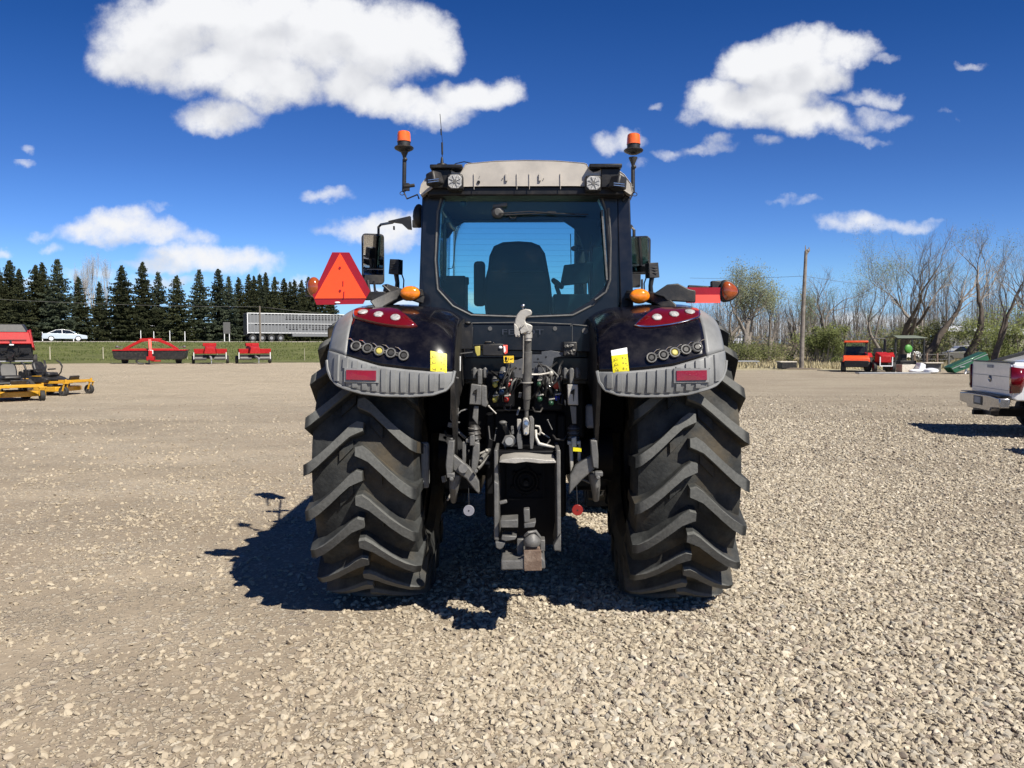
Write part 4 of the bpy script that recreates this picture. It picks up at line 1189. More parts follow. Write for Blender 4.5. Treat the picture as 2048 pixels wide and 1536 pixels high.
# ================================================================== rear hitch, hoses and couplers
def poly3(mb, pts, D, th, D2=None):
    """plate with outline pts (photo pixels) at depth D, thickness th away from the lens"""
    a = [P(x, y, D) for x, y in pts]; mb.loft([a, [p + Vector((0, th, 0)) for p in a]])
    return mb
# top link: hook, barrel, clevis
mb = MB(); D = 4.62
hook = [(1029, 650), (1030, 640), (1034, 629), (1041, 621), (1051, 617.5), (1061, 619), (1064.5, 624), (1063, 630), (1058, 632.5), (1052, 635), (1050, 641), (1053, 646), (1060, 648.5), (1065.5, 652), (1064, 661), (1061, 668), (1044, 667), (1037, 660)]
poly3(mb, hook, D, .07)
hk = mb.build('top_link_hook', M['castlight'], T, bevel=.006, smooth=40)
mb = MB(); poly3(mb, [(1028, 646), (1034, 652), (1039, 662), (1040, 674), (1031, 674), (1028.5, 667)], D - .01, .05); poly3(mb, [(1038, 655), (1052, 648), (1058, 662), (1042, 668)], D - .012, .02)
mb.cyl(P(1037.5, 670, D - .02), P(1037.5, 670, D + .06), .007, 10); mb.bar(P(1041, 655, D - .02), P(1050, 646, D - .02), .006, .01)
mb.build('hook_latch', M['castlight'], hk, bevel=.004)
mb = MB(); c = P(1046, 612, D + .25); mb.ell(c, (.014, .014, .014), 12, 8); mb.cyl(c, c + Vector((.0, .0, -.03)), .006, 8); mb.build('hook_knob', M['steel'], hk, smooth=180)
mb = MB()
mb.tube([P(1056, 664, 4.65), P(1056, 676, 4.65)], .026, 14); mb.tube([P(1056, 676, 4.65), P(1056, 682, 4.65)], .022, 14)
tk = mb.build('top_link_neck', M['castlight'], T, smooth=40)
mb = MB(); mb.tube([P(1055.5, 682, 4.66), P(1055, 702, 4.68), P(1055, 703, 4.68), P(1054, 765, 4.72)], [.023, .023, .0275, .0275], 16)
mb.tube([P(1054, 766, 4.72), P(1053.5, 797, 4.75)], .0245, 16); mb.tube([P(1053.5, 797, 4.75), P(1053, 817, 4.78)], [.021, .018], 16); mb.tube([P(1053, 817, 4.78), P(1053, 836, 4.8)], .0125, 12)
bl = mb.build('top_link', M['castgrey'], T, smooth=40)
mb = MB(); mb.lathe([(.040, 0), (.040, .006)], P(1053, 766, 4.72), (0, 0, 1), 20); mb.tube([P(1047, 672, 4.62), P(1046.5, 715, 4.66), P(1045.5, 748, 4.69)], .0035, 6)
mb.tube([P(1063, 749, 4.72), P(1080, 749, 4.74), P(1098, 746, 4.78)], .006, 8); mb.ell(P(1102, 747, 4.8), (.016, .012, .018), 10, 8)
mb.build('release_rod', M['castlight'], bl)
mb = MB(); poly3(mb, [(1046, 838), (1051, 835.5), (1056, 837), (1059, 846), (1058, 868), (1054, 871), (1047, 870), (1045, 850)], 4.74, .06)
ce = mb.build('link_eye', M['castlight'], T, bevel=.006)
mb = MB(); mb.cyl(P(1052.5, 846.5, 4.73), P(1052.5, 846.5, 4.72), .012, 16); mb.tube([P(1052.5 + 5.5 * math.cos(a), 846.5 + 5.5 * math.sin(a), 4.735) for a in [i * math.pi / 8 for i in range(16)]], .0025, 5, closed=True); mb.cyl(P(1052.5, 866, 4.74), P(1052.5, 866, 4.73), .005, 8); mb.build('pivot_pin', M['steel'], ce)
for k, pl_ in enumerate(([(1058, 833), (1064, 832), (1068, 838), (1068, 880), (1066, 898), (1060, 899), (1059, 880), (1060, 845)], [(1033, 872), (1037, 860), (1041, 862), (1044, 875), (1045, 898), (1036, 899), (1034, 885)])):
    mb = MB(); poly3(mb, pl_, 4.76, .03); mb.build('link_bracket', M['castgrey'], T, bevel=.004)
mb = MB(); poly3(mb, [(1034, 838), (1042, 838), (1043, 846), (1040, 862), (1037, 866), (1034, 855)], 4.80, .02); mb.bar(P(1034, 830, 4.8), P(1039, 815, 4.85), .012, .01); mb.build('catch_lever', M['castlight'], T, bevel=.003)
# trailer socket and round connector left of the link
mb = MB(); poly3(mb, [(1003, 886), (1010, 872), (1024, 870), (1033, 878), (1032, 886), (1024, 894), (1010, 893)], 4.78, .03); so_ = mb.build('socket_bracket', M['castgrey'], T, bevel=.003)
mb = MB(); mb.cyl(P(1018, 883, 4.76), P(1018, 883, 4.80), .026, 18); mb.build('socket_cap', M['greyp'], so_, bevel=.003)
mb = MB(); mb.tube([P(1008, 847, 4.85), P(1012, 858, 4.9), P(1018, 872, 4.95)], .017, 10); mb.ell(P(1006, 845, 4.83), (.026, .02, .013), 14, 8); mb.build('filler_pipe', M['castgrey'], T, smooth=60)
mb = MB(); mb.tube([P(1070, 852, 4.85), P(1078, 853, 4.85), P(1081, 861, 4.85), P(1079, 869, 4.85), P(1070, 866, 4.85)], .008, 8); mb.tube([P(1071, 860, 4.82), P(1072, 875, 4.8), P(1078, 888, 4.78), P(1100, 893, 4.78), P(1112, 896, 4.8)], [.011, .010, .014, .010, .006], 8)
mb.build('hitch_cable', M['castlight'], T, smooth=60)

# lift rods: fork, square block with slot, rod, rubber bellows, lower clevis
for s in (-1, 1):
    if s < 0:
        fork = [(949, 735), (959.5, 737), (970, 735)]; blk = [(942, 768), (963, 770), (962, 810), (938, 809)]; rod = [(948, 811), (957, 812), (955, 850), (944, 836)]
        cxr = 948; r0 = 849; low = (945, 872); side_plate = [(963, 770), (973, 772), (973, 800), (976, 808), (972, 815), (962, 811)]
    else:
        fork = [(1131, 735.5), (1143.5, 736), (1154.5, 735)]; blk = [(1135, 769), (1156, 769), (1157, 810.5), (1136, 810)]; rod = [(1140, 812), (1153, 813), (1153, 848), (1145, 848)]
        cxr = 1147; r0 = 849; low = (1149, 876); side_plate = [(1129, 801), (1131.5, 800), (1132, 810), (1130.5, 812)]
    D = 4.78
    mb = MB()
    for (fx, fy), (w_, tp_, bt) in zip(fork, ((7.5, 0, 22), (9, 0, 32), (7.5, 0, 21))):
        w2_ = w_ / 2
        poly3(mb, [(fx - w2_, fy + 3), (fx - w2_ * .5, fy), (fx + w2_ * .5, fy), (fx + w2_, fy + 3), (fx + w2_, fy + bt), (fx - w2_, fy + bt)], D + (.0 if w_ > 8 else .03), .05)
    mb.cyl(P(fork[0][0] - 6, fork[0][1] + 9, D + .06), P(fork[2][0] + 6, fork[0][1] + 9, D + .06), .018, 12)
    fk = mb.build('lift_fork', M['castgrey'], T, bevel=.006)
    mb = MB(); poly3(mb, blk, D - .02, .065); lr = mb.build('lift_rod', M['castlight'] if s > 0 else M['castgrey'], T, bevel=.005)
    mb = MB(); cx_ = sum(p[0] for p in blk) / 4; mb.tube([P(cx_ - 1.5, 783, D - .025), P(cx_ + 1, 779, D - .027), P(cx_ + 1.2, 790, D - .025), P(cx_ + 1, 803, D - .025)], [.007, .008, .004, .0015], 6)
    mb.ell(P(cx_ - 2, 785, D - .025), (.010, .006, .010), 8, 6); mb.build('lift_slot', M['black'], lr)
    mb = MB(); poly3(mb, rod, D, .04); poly3(mb, side_plate, D, .08); mb.build('lift_screw', M['castgrey'], lr, bevel=.005)
    mb = MB(); c = P(cxr, r0, D + .02)
    prof = [(.020, .0)]
    for k in range(3): prof += [(.036, -.018 - k * .030), (.042, -.030 - k * .030), (.034, -.038 - k * .030)]
    prof += [(.020, -.122), (.018, -.15)]
    mb.lathe(prof, c, (-.06 * (1 if s < 0 else 0), 0, 1), 20); mb.build('rubber_bellows', M['blackp'], lr, smooth=25)
    mb = MB()
    for k in range(3): mb.lathe([(.036, -.0185 - k * .030), (.0375, -.0205 - k * .030), (.036, -.0225 - k * .030)], c, (0, 0, 1), 20, cap=False)
    mb.build('bellows_ring', M['castlight'], lr, smooth=60)
    lx, ly = low
    mb = MB()
    for dx in (-9, 8): poly3(mb, [(lx + dx - 5, ly + 6), (lx + dx + 5, ly + 6), (lx + dx + 5, ly + 14), (lx + dx - 5, ly + 14)], D - .01, .05)
    poly3(mb, [(lx - 6, ly), (lx + 4, ly - 3), (lx + 5, ly + 20), (lx - 6, ly + 20)], D - .03, .04)
    if s < 0: poly3(mb, [(lx - 21, ly + 12), (lx - 12, ly + 12), (lx - 14, ly + 55), (lx - 21, ly + 62)], D, .04); poly3(mb, [(lx + 2, ly + 12), (lx + 14, ly + 14), (lx + 14, ly + 40), (lx + 4, ly + 90), (lx - 4, ly + 84), (lx - 2, ly + 50)], D - .02, .04)
    else: poly3(mb, [(lx - 11, ly + 12), (lx - 3, ly + 12), (lx - 2, ly + 55), (lx - 8, ly + 70)], D, .04); poly3(mb, [(lx + 7, ly + 12), (lx + 13, ly + 12), (lx + 13, ly + 55), (lx + 6, ly + 45)], D, .04)
    mb.build('lower_clevis', M['castgrey'] if s < 0 else M['castlight'], T, bevel=.006)
    if s > 0: mb = MB(); poly3(mb, [(1146, 895), (1163, 896), (1163, 903.5), (1146, 902.5)], D - .045, .01); mb.build('yellow_tag', M['yellow'], T, smooth=0)
M['discg'] = pm('pale_grey_disc', (.20, .20, .23), .5, bump=0)
# lower lift arms with hook ends
for s in (-1, 1):
    D = 4.7
    mb = MB()
    if s < 0:
        pl_ = [(906, 908), (940, 936), (958, 962), (960, 990), (950, 982), (932, 958), (905, 940)]; post = [(896, 882), (909, 881), (907, 912), (905, 945), (893, 952), (891, 930)]
    else:
        pl_ = [(1184, 910), (1152, 930), (1140, 950), (1138, 990), (1150, 975), (1166, 958), (1190, 938)]; post = [(1181, 880), (1194, 881), (1197, 910), (1197, 938), (1186, 935), (1183, 912)]
    poly3(mb, pl_, D, .05); arm_ = mb.build('lower_arm', M['castgrey'], T, bevel=.008)
    mb = MB(); poly3(mb, post, D - .03, .07); cx_ = (post[0][0] + post[1][0]) / 2; mb.cyl(P(cx_, 880, D), P(cx_, 885, D), .022, 12, ); mb.cyl(P(cx_, 876, D), P(cx_, 880, D), .012, 10); mb.build('stabiliser', M['castgrey'], arm_, bevel=.008)
    ex = -1 if s < 0 else 1
    base = (912, 948) if s < 0 else (1187, 945)
    mb = MB(); mb.tube([P(base[0] - 14 * -ex * 0, base[1], D + .05), P(base[0] + 4 * ex, base[1] + 25, D + .05), P(base[0] + 5 * ex, base[1] + 55, D + .15)], [.04, .032, .02], 8)
    mb.box(P(base[0] + 10 * ex, base[1] + 2, D - .02), (.05, .05, .03)); mb.cyl(P(base[0] + 9 * ex, base[1] + 10, D - .05), P(base[0] + 9 * ex, base[1] + 10, D), .014, 10)
    mb.build('arm_end', M['castgrey'], arm_, bevel=.006)
    if s < 0:
        mb = MB(); mb.cyl(P(926, 937, D - .06), P(926, 937, D), .030, 14); mb.cyl(P(952, 942, D - .04), P(952, 942, D), .012, 10); mb.tube([P(958, 925, 4.85), P(978, 898, 4.95)], .016, 8); mb.tube([P(955, 938, 4.85), P(978, 913, 4.95)], .014, 8)
        mb.build('arm_bolt', M['castgrey'], arm_, bevel=.003)
    c = P(937.5, 1021.5, 4.68) if s < 0 else P(1155, 1020.5, 4.68)
    mb = MB(); mb.cyl(c, c + Vector((0, .012, 0)), .034, 28); dk = mb.build('pull_disc', M['discg'] if s < 0 else M['capr'], T, bevel=.002, label='white pull disc' if s < 0 else 'red pull disc')
    mb = MB(); mb.cyl(c + Vector((0, -.002, 0)), c, .005, 10); mb.tube([c + Vector((0, .012, .03)), c + Vector((-.005, .05, .16)), c + Vector((.0, .1, .3))], .003, 5); mb.build('pull_cord', M['black'], dk)

# drawbar frame, power take-off, pick-up hook and clevis
fr = MB(); D = 4.55
poly3(fr, [(988, 962), (997, 967), (998, 1082), (988, 1080)], D, .38); poly3(fr, [(988, 900), (995, 900), (997, 967), (988, 962)], D + .05, .33)
poly3(fr, [(1113, 900), (1121, 900), (1122, 1104), (1110, 1100), (1114, 1070)], D + .02, .36)
poly3(fr, [(990, 1084), (1012, 1084), (1006, 1096), (1000, 1100), (992, 1096)], D - .03, .06); poly3(fr, [(1107, 1090), (1122, 1068), (1122, 1102), (1108, 1102)], D - .02, .08)
frm = fr.build('hitch_frame', M['castgrey'], T, bevel=.006)
mb = MB()
lip = [(998, 925), (1004, 920), (1030, 916), (1056, 916), (1090, 920), (1108, 920), (1113, 926), (1080, 927), (1052, 924), (1030, 927)]
a = [P(x, y, D) for x, y in lip]; mb.loft([a, [p + Vector((0, .15, .012)) for p in a]]); mb.build('dusty_lip', M['castlight'], frm, bevel=.003)
mb = MB(); poly3(mb, [(992, 902), (1120, 902), (1118, 918), (996, 918)], D + .17, .30); mb.build('frame_cover', M['void'], frm, bevel=.006)
mb = MB(); poly3(mb, [(998, 922), (1113, 922), (1113, 1090), (998, 1085)], D + .40, .03)
c = P(1052, 962, D + .38); 
for r_ in (.075, .052): mb.tube([c + Vector((r_ * math.cos(a), 0, r_ * math.sin(a))) for a in [i * math.pi / 12 for i in range(24)]], .008, 6, closed=True)
for k in range(6): a = k * math.pi / 3 + .4; mb.ell(c + Vector((.095 * math.cos(a), 0, .09 * math.sin(a))), (.012, .01, .012), 8, 6)
mb.cyl(c + Vector((0, -.08, 0)), c, .018, 12)
for x_ in (1014, 1088): mb.bar(P(x_, 930, D + .38), P(x_, 1000, D + .38), .008, .012)
mb.bar(P(1012, 998, D + .38), P(1090, 998, D + .38), .012, .012)
mb.build('power_take_off', M['void'], frm, smooth=40)
mb = MB()
poly3(mb, [(1001, 1041), (1036, 1039), (1036, 1056), (1001, 1056)], D - .05, .14); poly3(mb, [(1004, 1071), (1034, 1073), (1030, 1080), (1012, 1083), (1002, 1080)], D - .04, .12)
poly3(mb, [(1047, 1019), (1059, 1018), (1060, 1045), (1048, 1045)], D - .03, .06); poly3(mb, [(1048, 1048), (1072, 1043), (1069, 1055), (1048, 1057)], D - .05, .10)
poly3(mb, [(1080, 1080), (1090, 1080), (1090, 1103), (1080, 1103)], D - .05, .09)
poly3(mb, [(1034, 1078), (1047, 1078), (1047, 1120), (1034, 1120)], D - .02, .08)
mb.bar(P(998, 1006, D + .02), P(1014, 1002, D + .02), .03, .02)
ph = mb.build('pickup_hitch', M['castgrey'], frm, bevel=.005)
mb = MB(); c = P(1064, 1081, D - .08)
mb.lathe([(.045, -.028), (.052, -.010), (.050, .008), (.036, .030), (.024, .048), (.010, .052)], c, (0, 0, 1), 24); mb.tube([c + Vector((-.04, -.01, .03)), c + Vector((-.02, -.03, .055)), c + Vector((.02, -.02, .06)), c + Vector((.045, 0, .02))], .010, 8)
mb.build('hitch_ball', M['castgrey'], frm, smooth=50)
mb = MB(); poly3(mb, [(1050, 1094), (1080, 1094), (1080, 1118), (1050, 1118)], D - .06, .06); mb.build('hitch_pin', M['rust'], frm, bevel=.006)
mb = MB()
a = [P(x, y, D - .14) for x, y in ((1002, 1121), (1040, 1121), (1045, 1115), (1082, 1112), (1090, 1122), (1091, 1138), (1002, 1141))]
mb.loft([a, [p + Vector((0, .26, 0)) for p in a]]); cl_ = mb.build('drawbar_clevis', M['castgrey'], frm, bevel=.008)
mb = MB(); poly3(mb, [(1048, 1123), (1083, 1122), (1083, 1138), (1048, 1139)], D - .15, .02); c = P(1066, 1119, D - .10); mb.lathe([(.024, 0), (.024, .006)], c + Vector((0, .04, .01)), (0, 0, 1), 16); mb.bar(P(1048, 1121, D - .14), P(1083, 1120, D - .14), .02, .12); mb.build('clevis_plate', M['rust'], cl_, bevel=.003)

# plates, number bracket, decal, sockets between the fenders
mb = MB(); D = 4.98
poly3(mb, [(1011, 740), (1012, 722), (1035, 720), (1064, 709), (1083, 709), (1083, 703), (1102, 701), (1127, 705), (1126, 712), (1108, 716), (1104, 735), (1098, 755), (1080, 756), (1040, 757), (1014, 752)], D, .02)
vp = mb.build('valve_plate', pm('plate_grey', (.06, .065, .075), .45, bump=.1, dust=.15), T, bevel=.002)
mb = MB()
for px, py in ((1076, 718), (1076, 733), (1066, 738), (1092, 714), (1040, 738), (1032, 736), (1022, 745)): c = P(px, py, D - .002); mb.cyl(c, c + Vector((0, .003, 0)), .006, 10)
mb.box(P(1076, 724, D), (.06, .004, .004)); mb.box(P(1072, 742, D), (.05, .004, .003)); mb.build('plate_hole', M['black'], vp)
mb = MB(); mb.box(P(987, 700, D), (.14, .05, .075)); mb.bar(P(945, 691, D), P(1006, 688, D), .012, .01); mb.bar(P(970, 684, D), P(983, 684, D), .03, .012); mb.bar(P(968, 690, D), P(972, 684, D), .01, .01); mb.bar(P(986, 684, D), P(989, 690, D), .01, .01)
nb = mb.build('plate_holder', M['blackp'], T, bevel=.005)
mb = MB(); poly3(mb, [(949, 693), (960, 692), (960, 711), (954, 713), (950, 704)], D - .03, .03); mb.build('plate_lamp', M['capy'], nb, bevel=.004)
mb = MB(); poly3(mb, [(1006, 690), (1015, 690), (1015, 706), (1010, 709), (1006, 704)], D - .03, .02); tg = mb.build('red_tag', M['pinkred'], T, bevel=.003)
mb = MB(); poly3(mb, [(1007, 692), (1010, 692), (1012, 702), (1008, 706)], D - .033, .004); mb.ell(P(1001, 695, D - .03), (.012, .01, .01)); mb.build('tag_mark', M['white'], tg)
mb = MB(); poly3(mb, [(1007, 712), (1027.5, 711.5), (1027.5, 725.5), (1008, 726)], D - .025, .004); dc = mb.build('warning_decal', M['capy'], T, smooth=0); dc.data.materials[0] = pm('decal_amber', (.85, .55, .03), .5, bump=0)
mb = MB(); mb.ell(P(1012, 717, D - .026), (.009, .002, .012), 8, 6); mb.bar(P(1010, 721, D - .026), P(1016, 723, D - .026), .008, .003); mb.bar(P(1018, 715, D - .026), P(1016, 722, D - .026), .006, .003); mb.bar(P(1020, 718, D - .026), P(1026, 717, D - .026), .005, .003); mb.build('decal_symbol', M['black'], dc)
mb = MB(); mb.box(P(1140, 698, D), (.09, .04, .095)); sk_ = mb.build('implement_socket', M['blackp'], T, bevel=.008)
mb = MB(); rr2 = random.Random(5)
for k in range(9): c = P(1131 + rr2.random() * 18, 688 + rr2.random() * 20, D - .03); mb.box(c, (.016, .012, .012), rot=(rr2.random(), rr2.random(), 0))
mb.build('socket_pin', M['castgrey'], sk_)
mb = MB(); poly3(mb, [(915.5, 712), (921.5, 713), (921, 742), (916, 741)], 4.95, .01); mb.build('white_strip', M['white'], T, smooth=0)
mb = MB(); mb.bar(P(921, 707, 4.97), P(946, 704, 4.97), .006, .006); mb.tube([P(902, 745, 4.7), P(903, 752, 4.7), P(917, 757, 4.7)], .006, 6); mb.tube([P(903, 770, 4.75), P(902, 838, 4.8), P(906, 845, 4.8), P(920, 845, 4.8)], .006, 6); mb.box(P(911, 824, 4.8), (.04, .02, .05)); mb.tube([P(912, 832, 4.78), P(922, 822, 4.78), P(934, 818, 4.8)], .005, 6)
mb.build('hose_bracket', M['castgrey'], T)
mb = MB(); mb.cyl(P(911, 822, 4.78), P(911, 822, 4.8), .013, 12); mb.build('bracket_bolt', M['steel'], T)
# hydraulic couplers with coloured dust caps
caps = [(1003, 751, 'cyan'), (990, 768, 'capy'), (1016, 768, 'capr'), (1003, 783, 'cyan'), (990, 798, 'capy'), (1013, 798, 'capr'), (1079, 767, 'capg'), (1098, 773, 'steel'), (1079, 797, 'capg'), (1102, 805, 'capg'), (1114, 795, 'capb'), (1113, 768, 'capr')]
for a_ in ((1000, 778), (1096, 785)): hb = MB(); hb.box(P(*a_, 5.02), (.19, .12, .23)); cb = hb.build('valve_block', M['void'], T, bevel=.01)
for i, (px, py, mt) in enumerate(caps):
    c = P(px, py, 4.90); d = Vector((rr2.uniform(-.2, .2), -1, -.45)).normalized(); big = 1.7 if (px, py) == (1113, 768) else 1
    mb = MB(); mb.lathe([(.020, -.09), (.020, -.03), (.014, -.03), (.014, 0)], c, d, 12); k = mb.build('coupler', M['castgrey'], T, smooth=30)
    mb = MB(); mb.lathe([(.015 * big, -.004), (.017 * big, .004), (.016 * big, .018), (.008, .024)], c, d, 14); mb.tube([c + Vector((.012, 0, .012)), c + Vector((.02, -.015, .022)), c + Vector((.022, 0, .03))], .005, 6); mb.build('dust_cap', M[mt], k, smooth=50)
    mb = MB(); w_ = Vector((rr2.uniform(-.03, .03), 0, 0)); mb.tube([c + Vector((-.012, -.01, .02)), c + Vector((.015, -.014, .024)) ], .005, 6); mb.ell(c + Vector((.02, -.012, .024)), (.007, .007, .007), 8, 6); mb.build('cap_lever', M['castlight'], k, smooth=50)
for i in range(12):
    a = P(1000 + rr2.uniform(-20, 25) if i < 6 else 1095 + rr2.uniform(-20, 22), rr2.uniform(735, 775), 4.97); b = a + Vector((rr2.uniform(-.12, .12), rr2.uniform(0, .06), rr2.uniform(-.22, -.08))); m_ = (a + b) / 2 + Vector((rr2.uniform(-.04, .04), -.05, 0))
    mb = MB(); mb.tube([a, m_, b], rr2.choice((.004, .006, .009)), 6); mb.build('hose', M[rr2.choice(('blackp', 'blackp', 'castgrey'))], T, smooth=180)
# canister inside right, lamp unit behind left tyre
mb = MB(); c = P(1183, 812, 5.3); mb.box(P(1185, 832, 5.45), (.10, .08, .17)); mb.build('filter_canister', pm('pale_canister', (.25, .26, .3), .5), T, bevel=.02)
mb = MB(); mb.box(P(849, 930, 5.0), (.05, .16, .28)); mb.box(P(849, 930, 4.94), (.056, .03, .30)); mb.build('step_box', M['greyp'], T, bevel=.012)

# smaller rods, clamps and hose loops that crowd the linkage
r5 = random.Random(12)
clut = [(905, 850, 18, 10), (922, 868, 12, 14), (900, 868, 10, 6), (888, 958, 8, 12), (903, 985, 8, 20), (985, 870, 8, 18), (997, 900, 10, 8), (1012, 905, 14, 6), (1085, 884, 16, 6), (1104, 905, 10, 10), (1090, 870, 6, 12), (1120, 800, 6, 14), (1165, 925, 10, 16),
        (1172, 962, 12, 8), (1120, 875, 14, 5), (975, 925, 10, 6), (965, 905, 8, 10), (930, 905, 8, 6), (1025, 860, 5, 16), (1100, 850, 12, 4), (1015, 815, 8, 8), (1040, 790, 6, 10), (985, 820, 12, 5), (1075, 820, 10, 5)]
for i, (px, py, w_, h_) in enumerate(clut):
    D = 4.86 + r5.uniform(-.05, .08); mb = MB(); c = P(px, py, D); sx = w_ * D / FPX; sz = h_ * D / FPX
    if i % 3 == 0: mb.box(c, (sx, .04, sz), (0, r5.uniform(-.5, .5), 0)); mb.cyl(c + Vector((sx * .3, -.03, sz * .2)), c + Vector((sx * .3, .01, sz * .2)), min(sx, sz) * .22, 8); nm = 'link_clamp'
    elif i % 3 == 1: a_ = r5.uniform(-1.2, 1.2); d_ = Vector((math.sin(a_), .1, math.cos(a_))) * max(sx, sz) * .9; mb.cyl(c - d_, c + d_, min(sx, sz) * .28, 10); mb.ell(c + d_, (min(sx, sz) * .5,) * 3, 10, 6); nm = 'link_pin'
    else: mb.tube([c + Vector((-sx, 0, sz)), c + Vector((-sx * .6, -.04, -sz * .4)), c + Vector((sx * .5, -.04, -sz * .6)), c + Vector((sx, 0, sz * .8))], .007, 6); nm = 'hose_loop'
    mb.build(nm, M[('castgrey', 'castlight', 'blackp')[i % 3] if i % 3 != 1 else ('castgrey' if i % 2 else 'castlight')], T, bevel=.002, smooth=45)
for i in range(14):
    x0, x1 = ((975, 1042) if i % 2 else (1070, 1128)); a_ = P(r5.uniform(x0, x1), r5.uniform(715, 760), 4.96); b_ = P(r5.uniform(x0, x1), r5.uniform(770, 815), 4.90); m_ = (a_ + b_) / 2 + Vector((r5.uniform(-.05, .05), -.07, r5.uniform(-.02, .05)))
    mb = MB(); mb.tube([a_, a_.lerp(m_, .6) + Vector((0, -.01, .015)), m_, b_.lerp(m_, .4), b_], r5.choice((.0035, .005, .007)), 6); mb.build('coupler_hose', M[r5.choice(('blackp', 'castgrey', 'blackp'))], T, smooth=180)
# ================================================================== trees and shrubs
def bark(name, c, var=.3): return pm(name, c, .9, bump=.4, bscale=14, scale=3, var=var)
M['bark_grey'] = bark('grey_bark', (.19, .165, .14)); M['bark_dark'] = bark('dark_bark', (.09, .072, .058)); M['twig'] = bark('pale_twigs', (.24, .21, .18)); M['twig_w'] = bark('silvery_twigs', (.42, .38, .33))
def foliage(name, a, b, sc_=.5, hl=None):
    m = bpy.data.materials.new(name); m.use_nodes = True
    t = m.node_tree; g = NG(t); bs = t.nodes['Principled BSDF']
    P_ = g.n('ShaderNodeTexCoord').outputs['Object']; oi = g.n('ShaderNodeObjectInfo')
    n = g.noise(P_, sc_, 6, .7); n2 = g.noise(P_, 9, 3, .6)
    c = g.mix(g.smooth(g.m('ADD', g.m('MULTIPLY', n, .7), g.m('MULTIPLY', n2, .3)), .38, .62), a, b)
    if hl: c = g.mix(g.smooth(n2, .55, .75), c, hl)
    h_ = g.n('ShaderNodeHueSaturation', i_Value=g.m('ADD', .8, g.m('MULTIPLY', oi.outputs['Random'], .4)), i_Color=c)
    tl = g.n('ShaderNodeBsdfTranslucent', i_Color=h_.outputs[0])
    g.put(bs.inputs['Base Color'], h_.outputs[0]); bs.inputs['Roughness'].default_value = .7; bs.inputs['Specular IOR Level'].default_value = .25
    mx = g.n('ShaderNodeMixShader', i_0=.25, i_1=bs.outputs[0], i_2=tl.outputs[0])
    out = [x for x in t.nodes if x.type == 'OUTPUT_MATERIAL'][0]; g.put(out.inputs['Surface'], mx.outputs[0])
    return m
M['needles'] = foliage('spruce_needles', (.030, .040, .020), (.085, .092, .042), .45, (.14, .13, .06))
M['needles_b'] = foliage('bluish_needles', (.034, .048, .032), (.095, .112, .068), .45, (.14, .145, .09))
M['leaf_new'] = foliage('new_leaves', (.10, .12, .035), (.22, .25, .08), .6, (.30, .32, .13))
M['leaf_grey'] = foliage('grey_green_leaves', (.13, .15, .085), (.27, .29, .17), .6)
M['leaf_brush'] = foliage('brush_leaves', (.07, .085, .03), (.16, .17, .06), .8, (.2, .19, .1))
M['brushy'] = foliage('dry_brush', (.10, .085, .055), (.20, .17, .11), .8)

def spruce_mesh(seed, H=12.0, Rw=2.3, gaps=.25, mat='needles', bare=.06, bushy=1.0):
    r = random.Random(seed); V_, F_ = [], []
    z = H * bare; k = 0
    while z < H * .985:
        f = (z - H * bare) / (H * (1 - bare)); rad_ = Rw * 1.36 * (1 - f) ** .86 * (.70 + .50 * r.random()) + .05; thin = min(1, rad_ / 1.1)
        if f < .12: rad_ *= .75 + f * 2
        nb = int((9 - 4 * f) * bushy) + 1; a0 = r.random() * 6.28
        for b in range(nb):
            if r.random() < gaps * .6: continue
            a = a0 + 6.283 * b / nb + r.uniform(-.25, .25); L = rad_ * r.uniform(.62, 1.12)
            ca, sa = math.cos(a), math.sin(a); n = max(3, int(L / .19)); zb = z + r.uniform(-.2, .2)
            up = .34 * f; drop = .42 * (1 - f) + .05
            for i in range(n):
                t = (i + .4) / n; d = L * t; zz = zb + d * up - drop * d * (1 - .55 * t) * .75
                for q in range(3):
                    w_ = .30 * (1.05 - .5 * t) * r.uniform(.6, 1.3) * (1 - .35 * f); side = r.uniform(-1, 1) * (.42 * (1 - t) + .12) * thin; w_ *= .45 + .55 * thin
                    cx = ca * d - sa * side; cy = sa * d + ca * side; cz = zz - r.uniform(0, .20) - abs(side) * .2
                    th = a + r.uniform(-.9, .9); dx, dy = math.cos(th) * w_, math.sin(th) * w_
                    o = len(V_); hh = r.uniform(.10, .34) * (1 - .4 * f)
                    V_ += [(cx - dy * .42, cy + dx * .42, cz + .03), (cx + dy * .42, cy - dx * .42, cz + .03), (cx + dx * 1.3, cy + dy * 1.3, cz - hh * .5 + up * w_), (cx + dx * .25, cy + dy * .25, cz - hh)]
                    F_ += [(o, o + 1, o + 2), (o, o + 2, o + 3), (o + 1, o + 3, o + 2)]
        z += H * .026 * (1.15 - .60 * f) * r.uniform(.8, 1.2); k += 1
    for q in range(8):
        o = len(V_); a = q * .8; V_ += [(math.cos(a) * .12, math.sin(a) * .12, H * .955 - .1 * q * .4), (-math.sin(a) * .05, .05 * math.cos(a), H * .95), (0, 0, H + .0 - .05 * q)]; F_.append((o, o + 1, o + 2))
    me = bpy.data.meshes.new('crown'); me.from_pydata(V_, [], F_); me.materials.append(M[mat]); me.update()
    return me
SPR = [spruce_mesh(1, 12, 2.2), spruce_mesh(2, 12, 1.9, .35), spruce_mesh(3, 12, 2.4, .2, bushy=1.15), spruce_mesh(4, 12, 1.9, .45, 'needles_b'), spruce_mesh(5, 12, 2.1, .3, 'needles_b', bushy=1.1)]
tk_ = MB(); tk_.tube([(0, 0, -.3), (0, 0, 3), (.05, 0, 8), (0, 0, 11.8)], [.22, .17, .10, .02], 7); TRK = tk_.build('trunk', M['bark_dark'], smooth=180); trunk_me = TRK.data; bpy.data.objects.remove(TRK)
